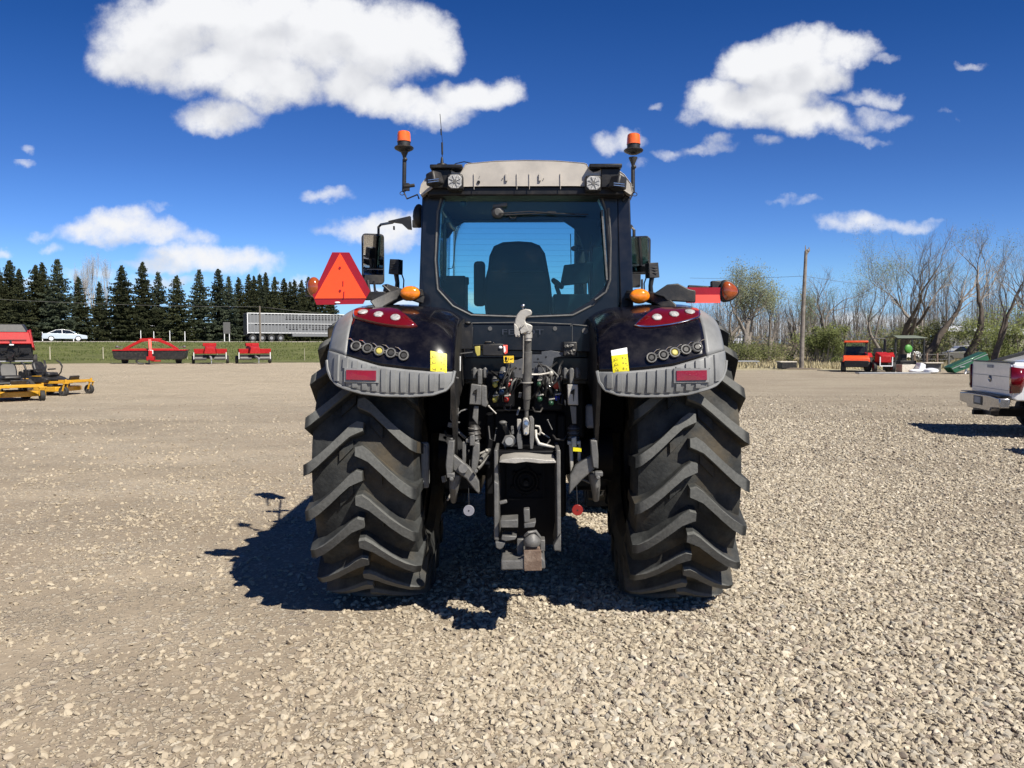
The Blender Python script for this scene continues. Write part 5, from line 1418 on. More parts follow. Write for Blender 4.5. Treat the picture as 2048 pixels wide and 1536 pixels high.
def spruce(px, py, Y, k, label, wid=1.0):
    g0 = G(px, Y); top = W(px, py, Y).z; s_ = (top - g0.z) / 12.0
    o = thing('spruce_tree', label, 'tree', g0, px * 1.7, 'spruces in a row along the road'); o.scale = (s_ * wid, s_ * wid, s_)
    for nm, me in (('trunk', trunk_me), ('crown', SPR[k])):
        c = bpy.data.objects.new(nm, me); COL.objects.link(c); c.parent = o
def rowY(px, extra=14): a = (px - 1024) / FPX; return (97 + 33.6 + extra) / (1 - .6 * a)
spr = [(-14, 528, 2, 'spruce at the far left edge of the row, half out of view'), (4, 533, 0, 'spruce leaning over the red baler from the left edge'), (27, 520, 2, 'broad spruce towering right behind the red baler'), (46, 536, 1, 'slim spruce squeezed just right of the tall one behind the baler'),
 (78, 528, 0, 'spruce standing behind the rear end of the white car'), (92, 524, 2, 'double-topped spruce above the back seat of the white car'), (122, 516, 4, 'tallest airy spruce with sky showing through, above the car bonnet'), (163, 552, 1, 'short slim spruce in front of the bare poplars, left one'), (204, 562, 1, 'lower spruce in front of the bare poplars, right one'),
 (249, 530, 2, 'pointed dark spruce right of the bare poplars'), (291, 522, 0, 'dense tall spruce above the black mower header'), (321, 540, 3, 'thin bluish spruce right above the red mower arm'), (358, 549, 0, 'spruce over the right end of the mower header'), (403, 537, 4, 'spreading bluish spruce behind the first small red baler'), (441, 536, 4, 'straight spruce with open top between the two small balers'),
 (461, 549, 3, 'narrow spruce with wide gaps just left of the road sign'), (481, 553, 1, 'slim spruce right above the road sign'), (501, 547, 1, 'spruce rising behind the rear of the livestock trailer'), (512, 550, 0, 'spruce second behind the livestock trailer'), (523, 545, 3, 'narrow spruce peeking above the trailer roof'), (535, 544, 2, 'widest spruce above the trailer, olive coloured'),
 (553, 552, 0, 'spruce over the middle of the visible trailer side'), (571, 556, 2, 'bushy spruce left of the orange triangle'), (583, 560, 3, 'pale thin spruce left of the orange triangle'), (592, 558, 1, 'slim spruce closest left of the orange triangle'), (606, 558, 0, 'spruce touching the left corner of the orange triangle'), (620, 553, 2, 'last tall spruce, beside the amber side marker'), (640, 562, 0, 'spruce hidden mostly by the orange triangle'), (662, 575, 2, 'low spruce at the right end of the row behind the triangle')]
for i, (px, py, k, lb) in enumerate(spr): spruce(px, py, rowY(px, 14 + (i % 3) * 3), k, lb, (1.32 if px < 500 else 1.15) + .35 * ((i * 37) % 5) / 5)

# leafless trees grown branch by branch
def grow(seed, H, spread=.5, lean=(0, 0), levels=5, fork=(2, 3), trunk_r=.22, up=.35, first=.28, twig_len=1.0, kids=1.0, wig=.18):
    r = random.Random(seed); big, small, tips = MB(), MB(), []
    def seg(p, d, L, ra, lvl):
        n = 4 if lvl < 3 else 3; pts = [p]; rs = [ra]; q = Vector(p); dd = Vector(d)
        end = ra * (.62 if lvl < levels else .3)
        for i in range(n):
            dd = (dd + Vector((r.gauss(0, wig), r.gauss(0, wig), r.gauss(0, wig * .6) + up * .12))).normalized()
            q = q + dd * L / n; pts.append(q); rs.append(ra + (end - ra) * (i + 1) / n)
        (big if lvl < 2 else small).tube(pts, rs, 6 if lvl < 2 else 3, cap=False)
        if lvl >= levels: tips.append((q, dd)); return
        nk = r.randint(*fork)
        for c in range(nk + (1 if r.random() < kids - 1 else 0)):
            az = r.random() * 6.283; th = spread * r.uniform(.55, 1.25) if c else spread * .45
            o = dd.orthogonal().normalized(); o.rotate(Matrix.Rotation(az, 3, dd))
            nd = (dd * math.cos(th) + o * math.sin(th)); nd.z += up * .35; nd.normalize()
            t = 1.0 if c == 0 else r.uniform(.45, 1.0); i0 = min(n, max(1, int(round(t * n))))
            seg(pts[i0], nd, L * r.uniform(.62, .86) * (twig_len if lvl > 2 else 1), rs[i0] * (.78 if c == 0 else .6), lvl + 1)
        if lvl >= 2:
            for c in range(3):
                i0 = r.randint(1, n); o = dd.orthogonal().normalized(); o.rotate(Matrix.Rotation(r.random() * 6.28, 3, dd))
                nd = (dd * .6 + o * .8 + Vector((0, 0, up))).normalized(); L2 = L * r.uniform(.3, .6); tip = pts[i0] + nd * L2 + Vector((0, 0, .1 * L2))
                small.tube([pts[i0], pts[i0] + nd * L2 * .5, tip], [rs[i0] * .35, rs[i0] * .25, .004], 3, cap=False); tips.append((tip, nd))
    seg(Vector((0, 0, -.2)), Vector((lean[0], lean[1], 1)).normalized(), H * first, trunk_r, 0)
    zmax = max(t[0].z for t in tips)
    return big, small, tips, zmax
def leafcloud(tips, seed, n_per, size, jitter):
    r = random.Random(seed); mb = MB()
    for p, d in tips:
        for _ in range(n_per):
            c = p + Vector((r.gauss(0, jitter), r.gauss(0, jitter), r.gauss(0, jitter))); s_ = size * r.uniform(.5, 1.4)
            a = Vector((r.gauss(0, 1), r.gauss(0, 1), r.gauss(0, 1))).normalized(); b = a.orthogonal().normalized()
            mb.add([c - a * s_, c + b * s_ * .45, c + a * s_, c - b * s_ * .45], [(0, 1, 2, 3)])
    return mb
def bare_tree(px, py, Y, seed, label, name='bare_tree', mat='bark_grey', tw='twig', leaves=None, group='leafless trees behind the yard', H0=12, leafn=3, leafs=.09, leafj=.25, **kw):
    g0 = G(px, Y); H = max(1.5, W(px, py, Y).z - g0.z) * (1.1 if px > 1560 else 1.0)
    big, small, tips, zm = grow(seed, H, **kw); s_ = H / zm
    Mx = Matrix.Scale(s_, 4); big.xf(Mx); small.xf(Mx)
    o = thing(name, label, 'tree', g0, 0, group)
    big.build('trunk', M[mat], o, smooth=180, fix=False)
    c = small.build('branches', M[tw], o, smooth=0, fix=False)
    if leaves: leafcloud([(p * s_, d) for p, d in tips], seed, leafn, leafs, leafj).build('crown', M[leaves], o, smooth=0, fix=False)
    return o
PO = dict(spread=.25, up=1.3, levels=6, fork=(2, 4), first=.15, twig_len=1.0, wig=.05, trunk_r=.13)
bare_tree(196, 488, rowY(196, 24), 11, 'tall bare silvery poplar between the spruces, middle and highest top', mat='twig_w', tw='twig_w', group='bare poplars among the spruces', **PO)
bare_tree(180, 510, rowY(180, 23), 12, 'bare poplar just left of the highest one among the spruces', mat='twig_w', tw='twig_w', group='bare poplars among the spruces', **PO)
bare_tree(214, 508, rowY(214, 25), 13, 'bare poplar just right of the highest one among the spruces', mat='twig_w', tw='twig_w', group='bare poplars among the spruces', **PO)
bare_tree(156, 522, rowY(156, 22), 14, 'faint bare poplar behind the short slim spruce', mat='twig_w', tw='twig_w', group='bare poplars among the spruces', **PO)
# right-hand side
bare_tree(1490, 520, 68, 21, 'big spreading willow in thin grey-green leaf behind the red reflector bar', name='willow_tree', leaves='leaf_grey', leafn=5, leafs=.075, leafj=.30, spread=.50, up=.45, levels=6, fork=(2, 3), first=.18, trunk_r=.28, group=None, kids=1.4)
bare_tree(1535, 535, 74, 22, 'smaller willow coming into leaf, right of the big spreading one', name='willow_tree', leaves='leaf_grey', leafn=5, leafs=.075, leafj=.3, spread=.42, up=.6, levels=6, fork=(2, 3), first=.2, trunk_r=.2, group=None)
bare_tree(1440, 560, 80, 23, 'low leafing tree just right of the tractor fender', leaves='leaf_grey', leafn=5, leafs=.08, spread=.5, up=.5, levels=5, fork=(3, 3), first=.18, trunk_r=.18)
RT = [(1585, 590, 76, 31, 'bare tree just left of the weathered pole', dict(spread=.42, up=.7, trunk_r=.22)),
 (1575, 610, 70, 32, 'pale-trunked dead tree left of the pole, nearest to it', dict(spread=.5, up=.5, trunk_r=.3, levels=4)),
 (1632, 575, 74, 33, 'slim bare tree just right of the weathered pole', dict(spread=.3, up=.9, trunk_r=.2)),
 (1668, 545, 66, 34, 'dark crooked dead tree with one long bent limb, right of the pole', dict(spread=.40, lean=(.28, 0), up=.25, trunk_r=.26, levels=5, wig=.26)),
 (1700, 560, 80, 35, 'upright fan-shaped bare tree above the orange cart', dict(spread=.34, up=1.0, trunk_r=.22)),
 (1722, 570, 84, 36, 'bushy bare tree between the orange cart and the red tractor', dict(spread=.36, up=.9, trunk_r=.24)),
 (1770, 515, 66, 37, 'bare tree leaning left above the red compact tractor', dict(spread=.45, lean=(-.22, 0), up=.6, trunk_r=.24)),
 (1800, 470, 62, 38, 'large bare elm over the canopy frame, trunk leaning right', dict(spread=.48, lean=(.22, 0), up=.45, trunk_r=.42, wig=.22)),
 (1845, 485, 64, 39, 'dark bare elm leaning far right behind the canopy frame', dict(spread=.45, lean=(.40, 0), up=.4, trunk_r=.45, wig=.2)),
 (1868, 455, 70, 40, 'tall bare tree with crooked upper limbs above the white tank', dict(spread=.44, up=.5, trunk_r=.34, wig=.22)),
 (1935, 465, 62, 41, 'big leaning bare tree above the green trough', dict(spread=.45, lean=(.15, 0), up=.5, trunk_r=.38, wig=.2)),
 (1985, 440, 58, 42, 'tall dark bare tree behind the white pickup tailgate', dict(spread=.42, lean=(.1, 0), up=.6, trunk_r=.36, wig=.2)),
 (2040, 420, 56, 43, 'tallest bare tree at the right edge of view', dict(spread=.46, lean=(-.06, 0), up=.5, trunk_r=.42, wig=.22)),
 (1905, 520, 86, 44, 'distant bare tree between the two tall leaning ones', dict(spread=.36, up=.9, trunk_r=.22)),
 (2075, 450, 66, 45, 'bare tree mostly beyond the right edge of view', dict(spread=.45, up=.6, trunk_r=.3))]
for i, (px, py, Y, sd_, lb, kw) in enumerate(RT):
    kw = dict(dict(levels=6, fork=(2, 3), first=.24, kids=1.25), **kw); kw['trunk_r'] *= .62
    bare_tree(px, py, Y, sd_, lb, leaves=('leaf_grey' if i % 2 else 'leaf_new') if i in (0, 2, 4, 5, 6, 9, 10, 13) else None, leafn=2, leafs=.055, leafj=.25, mat='bark_dark' if i % 3 else 'bark_grey', tw='bark_grey' if i % 2 else 'twig', **kw)

# undergrowth: shrubs that can be told apart
def shrub(px, Y, w_, h_, seed, label, leaf='leaf_brush', n=1600, ls=.065, stems=40, group='green shrubs under the bare trees'):
    r = random.Random(seed); g0 = G(px, Y); o = thing('shrub', label, 'shrub', g0, 0, group)
    st = MB(); lf = MB()
    cl = [(r.gauss(0, .33) * w_, r.gauss(0, .3) * w_, r.random() ** .8 * h_ * .85 + .1, r.uniform(.12, .28) * w_) for _ in range(14)]
    for i in range(stems):
        c = cl[i % len(cl)]; b = (c[0] * .35 + r.gauss(0, .1) * w_, c[1] * .35, -.1)
        st.tube([b, (c[0] * .7, c[1] * .7, c[2] * .6), (c[0] + r.gauss(0, .2), c[1], c[2] + r.uniform(0, .5))], [.03, .02, .005], 3, cap=False)
    for i in range(int(n * 1.7)):
        c = cl[r.randrange(len(cl))]
        p = Vector((c[0] + r.gauss(0, .5) * c[3] * 1.9, c[1] + r.gauss(0, .5) * c[3] * 1.9, max(.03, c[2] + r.gauss(0, .42) * c[3] * 1.6)))
        s_ = ls * r.uniform(.5, 1.5); a = Vector((r.gauss(0, 1), r.gauss(0, 1), r.gauss(0, 1))).normalized(); b = a.orthogonal()
        lf.add([p - a * s_, p + b * s_ * .5, p + a * s_, p - b * s_ * .5], [(0, 1, 2, 3)])
    st.build('stems', M['twig'], o, smooth=0, fix=False); lf.build('foliage', M[leaf], o, smooth=0, fix=False)
shrub(1475, 66, 2.6, 1.5, 1, 'low brush patch under the big spreading willow')
shrub(1525, 67, 2.6, 1.6, 2, 'olive brush patch left of the pale dead trunks')
shrub(1450, 72, 3.0, 2.4, 3, 'brush mound just clear of the tractor fender')
shrub(1642, 64, 1.8, 3.2, 4, 'bright green upright shrub just right of the pole', 'leaf_new', 2600)
shrub(1665, 66, 1.8, 3.6, 5, 'tallest bright green shrub between pole and orange cart', 'leaf_new', 2600)
shrub(1618, 68, 1.8, 2.6, 6, 'green shrub hugging the foot of the pole', 'leaf_new', 1600)
shrub(1700, 70, 2.4, 1.8, 7, 'dark brush behind the orange cart', 'leaf_brush', 1800)
shrub(1745, 72, 2.8, 3.2, 8, 'thin green brush behind the red compact tractor', 'leaf_brush', 1800)
shrub(1790, 70, 2.8, 3.6, 9, 'leafy brush behind the canopy frame', 'leaf_brush', 2200)
shrub(1862, 66, 2.6, 4.0, 10, 'dark green bush right of the canopy frame', 'leaf_brush', 2600)
shrub(1905, 78, 3.0, 3.6, 11, 'bush in front of the grey shed', 'leaf_brush', 2000)
shrub(1965, 62, 3.2, 4.2, 12, 'big fresh green bush above the green trough', 'leaf_new', 3000)
shrub(2000, 64, 3.2, 5.2, 13, 'tallest fresh green bush behind the white pickup', 'leaf_new', 3400)
shrub(2045, 60, 2.6, 4.2, 14, 'green bush at the right edge behind the pickup', 'leaf_new', 2600)
shrub(1835, 82, 3.0, 3.0, 15, 'pale brush far behind the white tank', 'leaf_brush', 1500)

# far woods: a mass of thin stems nobody could count
r = random.Random(99); fw = MB()
for i in range(1350):
    px = r.uniform(1380, 2250); Y = r.uniform(92, 150); g0 = G(px, Y)
    h_ = r.uniform(3.5, 9.0) * (1 + .35 * sstep(1700, 2000, px)) * (.75 + .5 * noise.noise(Vector((px * .02, 3, 0))) + .2)
    lx = r.gauss(0, .25); p = [g0, g0 + Vector((lx, 0, h_ * .5)), g0 + Vector((lx * 2.2, 0, h_))]
    fw.tube(p, [.045, .03, .008], 3, cap=False)
    for k in range(15):
        z = r.uniform(.25, .95) * h_; b = g0 + Vector((lx * 2 * z / h_, 0, z)); d = Vector((r.gauss(0, .45), r.gauss(0, .3), r.uniform(.5, 1.3)))
        fw.tube([b, b + d * r.uniform(.6, 1.8)], [.020, .006], 3, cap=False)
fwo = fw.build('far_woods', M['twig'], smooth=0, fix=False); tag(fwo, 'grey mass of distant leafless woods closing the view on the right', 'woods', kind='stuff')
br = MB()
for i in range(9000):
    px = r.uniform(1370, 2300); Y = r.uniform(84, 125); g0 = G(px, Y); hh = (.9 + 1.5 * max(0, noise.noise(Vector((px * .03, Y * .05, 1))) + .35))
    p = g0 + Vector((0, 0, r.random() ** 1.3 * hh * 1.4)); s_ = r.uniform(.10, .26); a = Vector((r.gauss(0, 1), r.gauss(0, 1), r.gauss(0, 1))).normalized(); b = a.orthogonal()
    br.add([p - a * s_, p + b * s_ * .5, p + a * s_, p - b * s_ * .5], [(0, 1, 2, 3)])
bro = br.build('undergrowth', M['brushy'], smooth=0, fix=False); tag(bro, 'tangled brown and olive undergrowth at the foot of the woods', 'undergrowth', kind='stuff')
# grasses
def blades(name, n, px0, px1, y0, y1, hh, mat, seed, cond=None):
    r = random.Random(seed); mb = MB()
    for i in range(n):
        px = r.uniform(px0, px1); Y = y0 + (y1 - y0) * r.random()
        g0 = G(px, Y)
        if cond and not cond(g0, r): continue
        h_ = hh * r.uniform(.4, 1.3); w_ = .05 * r.uniform(.6, 1.6); lx, ly = r.gauss(0, .3) * h_, r.gauss(0, .3) * h_
        a = r.random() * 3.14; dx, dy = math.cos(a) * w_, math.sin(a) * w_
        mb.add([(g0.x - dx, g0.y - dy, g0.z - .02), (g0.x + dx, g0.y + dy, g0.z - .02), (g0.x + lx, g0.y + ly, g0.z + h_)], [(0, 1, 2)])
    return mb.build(name, mat, smooth=0, fix=False)
M['straw'] = foliage('dry_straw', (.36, .30, .17), (.58, .51, .33), .4); M['grassg'] = foliage('verge_grass', (.07, .095, .025), (.15, .17, .05), .3, (.26, .25, .12))
o = blades('dry_grass', 16000, 1380, 2300, 52, 84, .30, M['straw'], 5, lambda p, r: p.y > lot_edge(p.x) + 2 + 3 * noise.noise(Vector((p.x * .2, 0, 0)))); tag(o, 'dry straw-coloured grass between the yard and the woods', 'grass', kind='stuff')
o = blades('grass', 22000, -150, 760, 62, 112, .16, M['grassg'], 6, lambda p, r: noise.noise(Vector((p.x * .3, p.y * .3, 2))) > -.15 and road_y(p.x) - 7 > p.y > lot_edge(p.x) + 8 + 5 * noise.noise(Vector((p.x * .2, 0, 0)))); tag(o, 'short green grass on the slope below the road', 'grass', kind='stuff')
# ================================================================== machines and other things in the yard
M['carwhite'] = pm('white_car_paint', (.82, .83, .84), .25, coat=1, bump=0, var=.04, dust=.06)
M['silver'] = pm('silver_car_paint', (.55, .60, .64), .25, coat=1, metal=.2, bump=0, var=.05)
M['redp'] = pm('implement_red', (.36, .009, .011), .55, coat=.0, spec=.25, bump=.03, var=.15, dust=.05)
M['oranger'] = pm('orange_red_paint', (.75, .085, .02), .4, bump=.03, dust=.06)
M['mowy'] = pm('mower_yellow', (.58, .30, .015), .35, coat=.4, bump=.03, dust=.06)
M['greenp'] = pm('implement_green', (.012, .075, .022), .35, coat=.4, bump=.03)
M['alu'] = pm('dull_aluminium', (.30, .31, .32), .55, metal=.3, bump=.1, dust=.2, dustcol=(.3, .29, .27))
M['wood'] = pm('weathered_wood', (.17, .14, .11), .9, bump=.5, bscale=20, var=.3)
M['canvas'] = pm('dull_canopy', (.14, .16, .12), .7, bump=.1)
M['trailer'] = pm('dull_trailer_panel', (.17, .175, .18), .6, metal=.2, bump=.1, dust=.3, dustcol=(.12, .11, .10))
M['bumper'] = pm('bumper_chrome', (.42, .42, .43), .22, metal=.8, bump=0)
M['tan'] = pm('pale_board', (.55, .50, .42), .8, bump=.2)
M['tail'] = pm('tail_lamp_red', (.12, .003, .006), .12, coat=1, bump=0)
def wheel(parent, c, R, w_, axis='y', rim='alu', n=24, name='wheel', rr=.6):
    ax = Vector((0, 1, 0)) if axis == 'y' else Vector((1, 0, 0))
    t = MB(); h2 = w_ / 2
    t.lathe([(R * rr, -h2 * .9), (R * .9, -h2), (R, -h2 * .7), (R, h2 * .7), (R * .9, h2), (R * rr, h2 * .9)], c, ax, n, cap=False)
    o = t.build(name, M['tyre2'], parent, smooth=35)
    m = MB(); m.lathe([(R * rr, -h2 * .75), (R * rr * .7, -h2 * .5), (R * .12, -h2 * .6), (R * .1, -h2 * .75)], c, ax, n, cap=True); m.lathe([(R * rr, h2 * .75), (R * rr * .7, h2 * .5), (R * .12, h2 * .6), (R * .1, h2 * .75)], c, ax, n, cap=True)
    m.build('rim', M[rim], o, smooth=40); return o
def tb(parent, name, mat, boxes, bevel=.01, **k):
    m = MB()
    for b in boxes: m.box(*b) if isinstance(b[0], (tuple, Vector)) and len(b) <= 4 and not isinstance(b[-1], str) else None
    return m.build(name, M[mat], parent, bevel=bevel, **k)

# ---------- white pickup, tail towards us, nose to the right
def pickup(loc, rz, label):
    o = thing('pickup_truck', label, 'pickup truck', loc, rz, 'white pickups parked on the right')
    W2 = 1.0
    b = MB()
    sec = lambda x, w_, z0, z1: [(x, -w_, z0), (x, -w_ - .015, (z0 + z1) / 2), (x, -w_ + .03, z1 - .03), (x, -w_ + .07, z1), (x, w_ - .07, z1), (x, w_ - .03, z1 - .03), (x, w_ + .015, (z0 + z1) / 2), (x, w_, z0)]
    b.loft([sec(.07, W2 - .03, .76, 1.41), sec(.14, W2, .72, 1.42), sec(2.45, W2, .70, 1.43)])
    body = b.build('bed', M['carwhite'], o, bevel=.02, smooth=40)
    fl = MB()
    for s in (-1, 1):
        rings = []
        for i in range(13):
            a = math.pi * i / 12; cx = 1.30 - .66 * math.cos(a) * 1.05; cz = .52 + .66 * math.sin(a)
            bul = .11 * (1 if 0 < i < 12 else .4)
            rings.append([(cx, s * (W2 - .02), cz), (cx, s * (W2 + bul), cz - .01), (1.30 - .50 * math.cos(a) * 1.0, s * (W2 + bul * .95), .50 + .50 * math.sin(a)), (1.30 - .50 * math.cos(a), s * (W2 - .02), .50 + .50 * math.sin(a))])
        fl.loft(rings)
    fl.build('wheel_flare', M['carwhite'], body, bevel=.01, smooth=60)
    tg = MB(); tg.prism([(-.93, .80), (.93, .80), (.93, 1.36), (.88, 1.42), (-.88, 1.42), (-.93, 1.36)], .045, .09, 'x')
    t = tg.build('tailgate', M['carwhite'], o, bevel=.012)
    q = MB(); q.box((.0435, 0, 1.155), (.006, 1.70, .012)); q.box((.0435, 0, .90), (.006, 1.70, .010)); q.box((.040, 0, 1.335), (.02, .26, .06)); q.build('tailgate_crease', M['alu'], t)
    q = MB(); q.cyl((.045, 0, 1.09), (.030, 0, 1.09), .065, 24); e = q.build('tailgate_emblem', M['castgrey'], t, bevel=.003)
    q = MB(); q.tube([(.03, .052 * math.cos(a), 1.09 + .052 * math.sin(a)) for a in [i * math.pi / 10 for i in range(20)]], .005, 5, closed=True); q.box((.029, 0, 1.09), (.004, .07, .012)); q.build('emblem_ring', M['chrome'], e)
    q = MB(); q.box((.07, 0, 1.425), (.08, 1.86, .02)); q.build('tailgate_cap', M['blackp'], t)
    for s in (-1, 1):
        q = MB(); q.loft([[(.03, s * .93, 1.36), (.03, s * 1.0, 1.35), (.16, s * 1.035, 1.33), (.30, s * 1.02, 1.32)], [(.02, s * .93, 1.12), (.02, s * 1.01, 1.12), (.17, s * 1.045, 1.12), (.27, s * 1.03, 1.12)], [(.03, s * .93, .86), (.03, s * 1.0, .86), (.15, s * 1.035, .87), (.20, s * 1.02, .88)]], cap=False, closed=False)
        l = q.build('tail_light', M['tail'], o, solid=.03, smooth=50)
        q = MB(); q.box((.018, s * .97, 1.24), (.008, .05, .20)); q.box((.018, s * .97, .93), (.008, .05, .06)); q.build('light_segment', M['redlens'], l, bevel=.004)
    bp = MB(); bp.prism([(-1.0, .58), (-.62, .55), (-.56, .48), (.56, .48), (.62, .55), (1.0, .58), (1.0, .76), (.5, .79), (-.5, .79), (-1.0, .76)], -.16, .02, 'x')
    bm = bp.build('rear_bumper', M['bumper'], o, bevel=.02)
    q = MB(); q.box((-.165, 0, .66), (.012, .42, .17)); q.box((-.06, 0, .795), (.22, 1.8, .012)); q.box((-.02, 0, .45), (.14, .9, .10)); q.build('bumper_step', M['blackp'], bm, bevel=.004)
    q = MB(); q.box((-.172, 0, .67), (.006, .30, .12)); q.build('number_plate', M['alu'], bm)
    q = MB(); q.box((-.1, 0, .42), (.30, .09, .09)); q.box((1.6, 0, .45), (3.2, .8, .14)); q.cyl((1.30, -.85, .42), (1.30, .85, .42), .07); q.build('chassis', M['void'], o)
    q = MB()
    q.loft([[(2.5, -y_, .62), (5.9, -y_, .62), (5.95, -y_, 1.05), (5.75, -y_ + .04, 1.22), (4.55, -y_ + .05, 1.32), (4.3, -y_ + .05, 1.36), (2.5, -y_ + .02, 1.42)] for y_ in (W2, -W2)])
    cb = q.build('cab_body', M['carwhite'], o, bevel=.04)
    q = MB(); q.loft([[(2.52, -y_, 1.40), (4.35, -y_, 1.36), (3.75, -y_ * .82, 1.98), (2.70, -y_ * .82, 2.0)] for y_ in (.94, -.94)]); q.build('cab_glass', M['darkglass'], cb, bevel=.02)
    q = MB(); q.loft([[(2.62, -y_, 1.96), (3.85, -y_, 1.95), (3.6, -y_ * .95, 2.03), (2.75, -y_ * .95, 2.04)] for y_ in (.80, -.80)]); q.build('cab_roof', M['carwhite'], cb, bevel=.03)
    for s in (-1, 1):
        for x in (1.30, 5.0): wheel(o, (x, s * (.88), .42), .42, .28, 'y', 'steel')
    q = MB(); q.loft([[(.55, y_, 1.43), (1.15, y_, 1.60), (2.3, y_, 1.60), (2.3, y_, 1.43)] for y_ in (-.80, .80)]); tbx = q.build('tool_box', M['carwhite'], o, bevel=.01)
    q = MB(); q.box((1.70, 0, 1.625), (1.3, 1.7, .05)); q.prism([(.35, 1.43), (.62, 1.43), (1.22, 1.64), (1.0, 1.64)], .78, .84, 'y'); q.prism([(.35, 1.43), (.62, 1.43), (1.22, 1.64), (1.0, 1.64)], -.84, -.78, 'y'); q.build('box_lid', M['blackp'], tbx, bevel=.006)
    return o
pk = pickup((9.40, 15.2, 0), rad(-11.5), 'white pickup with red tail lights entering the view at the right edge')
copy_thing(pk, (8.95, 11.1, 0), rad(-11.5), 'second white pickup, out of view, whose shadow tip shows below the first')

# ---------- zero-turn mowers
def mower(loc, rz, label):
    o = thing('riding_mower', label, 'lawn mower', loc, rz, 'yellow zero-turn mowers')
    q = MB(); q.prism([(.20, -.62), (1.05, -.62), (1.18, -.35), (1.18, .35), (1.05, .62), (.20, .62), (.08, .3), (.08, -.3)], .14, .30, 'z'); d = q.build('mower_deck', M['mowy'], o, bevel=.02)
    q = MB(); q.box((.62, 0, .315), (.5, .5, .03)); q.cyl((.65, .38, .30), (.65, .38, .38), .10, 14); q.cyl((.65, -.38, .30), (.65, -.38, .38), .10, 14); q.prism([(.3, .6), (.9, .6), (.85, .85), (.35, .85)], .16, .20, 'z'); q.build('deck_cover', M['blackp'], d, bevel=.01)
    q = MB()
    for s in (-1, 1): q.bar((-.55, s * .30, .40), (1.45, s * .30, .46), .07, .09)
    q.bar((1.42, -.62, .48), (1.42, .62, .48), .09, .09); q.box((1.15, 0, .50), (.5, .62, .05)); q.build('frame', M['mowy'], o, bevel=.01)
    q = MB(); q.box((1.0, 0, .535), (.55, .50, .025)); q.box((1.27, 0, .60), (.06, .42, .12), (0, .4, 0)); q.build('foot_plate', M['blackp'], o, bevel=.008)
    q = MB(); q.prism([(-.25, .42), (.55, .42), (.62, .56), (.40, .64), (-.20, .66)], -.46, .46, 'y'); q.build('seat_pod', M['blackp'], o, bevel=.04)
    q = MB(); q.box((.18, .40, .655), (.30, .14, .02)); q.box((.18, -.40, .655), (.30, .14, .02)); q.box((.56, 0, .50), (.02, .5, .10)); q.build('pod_panel', M['mowy'], o, bevel=.005)
    for s in (-1, 1):
        wheel(o, (-.15, s * .48, .29), .29, .25, 'y', 'blackp')
        w_ = wheel(o, (1.35, s * .60, .165), .165, .13, 'y', 'castgrey', 18, 'caster_wheel', .5)
        q = MB(); q.bar((1.37, s * .60 - .08, .17), (1.44, s * .60 - .08, .42), .03, .05); q.bar((1.37, s * .60 + .08, .17), (1.44, s * .60 + .08, .42), .03, .05); q.box((1.44, s * .60, .43), (.08, .22, .04)); q.cyl((1.44, s * .6, .43), (1.44, s * .6, .56), .035, 10); q.build('caster_fork', M['mowy'], o, bevel=.004)
        q = MB(); q.tube([(.30, s * .36, .60), (.44, s * .37, .76), (.50, s * .365, .95), (.44, s * .34, 1.10), (.36, s * .28, 1.18)], .022, 8); q.tube([(.50, s * .365, .97), (.44, s * .34, 1.10), (.36, s * .28, 1.18)], .030, 8); q.build('steering_lever', M['blackp'], o, smooth=60)
    q = MB(); rings = []
    for (x, z, w_, h2) in ((-.02, .70, .24, .07), (.42, .70, .24, .07), (.50, .70, .20, .04)): rings.append([(x, -w_, z - h2), (x, w_, z - h2), (x, w_, z + h2), (x, -w_, z + h2)])
    q.loft(rings); st = q.build('seat', M['blackp'], o, bevel=.035)
    q = MB(); rings = []
    for (x, z, w_) in ((.02, .70, .24), (-.08, .90, .26), (-.14, 1.06, .24), (-.17, 1.14, .16)): rings.append([(x - .06, -w_, z), (x - .06, w_, z), (x + .05, w_ * .9, z), (x + .05, -w_ * .9, z)])
    q.loft(rings); q.build('seat_back', M['blackp'], o, bevel=.03)
    for s in (-1, 1): q = MB(); q.bar((.0, s * .29, .86), (.30, s * .29, .88), .05, .05); q.build('arm_rest', M['blackp'], o, bevel=.012)
    q = MB(); q.box((-.50, 0, .62), (.42, .50, .30)); q.cyl((-.5, 0, .75), (-.5, 0, .86), .17, 18); q.cyl((-.72, .2, .5), (-.72, .32, .5), .07, 10); q.bar((-.80, -.45, .45), (-.80, .45, .45), .05, .05); q.build('engine', M['black'], o, bevel=.02)
    return o
def TH(px, Y): p = W(px, 768, Y); return Vector((p.x, p.y, ground_z(p.x, p.y)))
mw = mower(TH(18, 24.2), rad(-46), 'nearer yellow mower with high black seat at the left edge')
copy_thing(mw, TH(84, 26.6), rad(-10), 'farther yellow mower, nose pointing right, behind the nearer one')

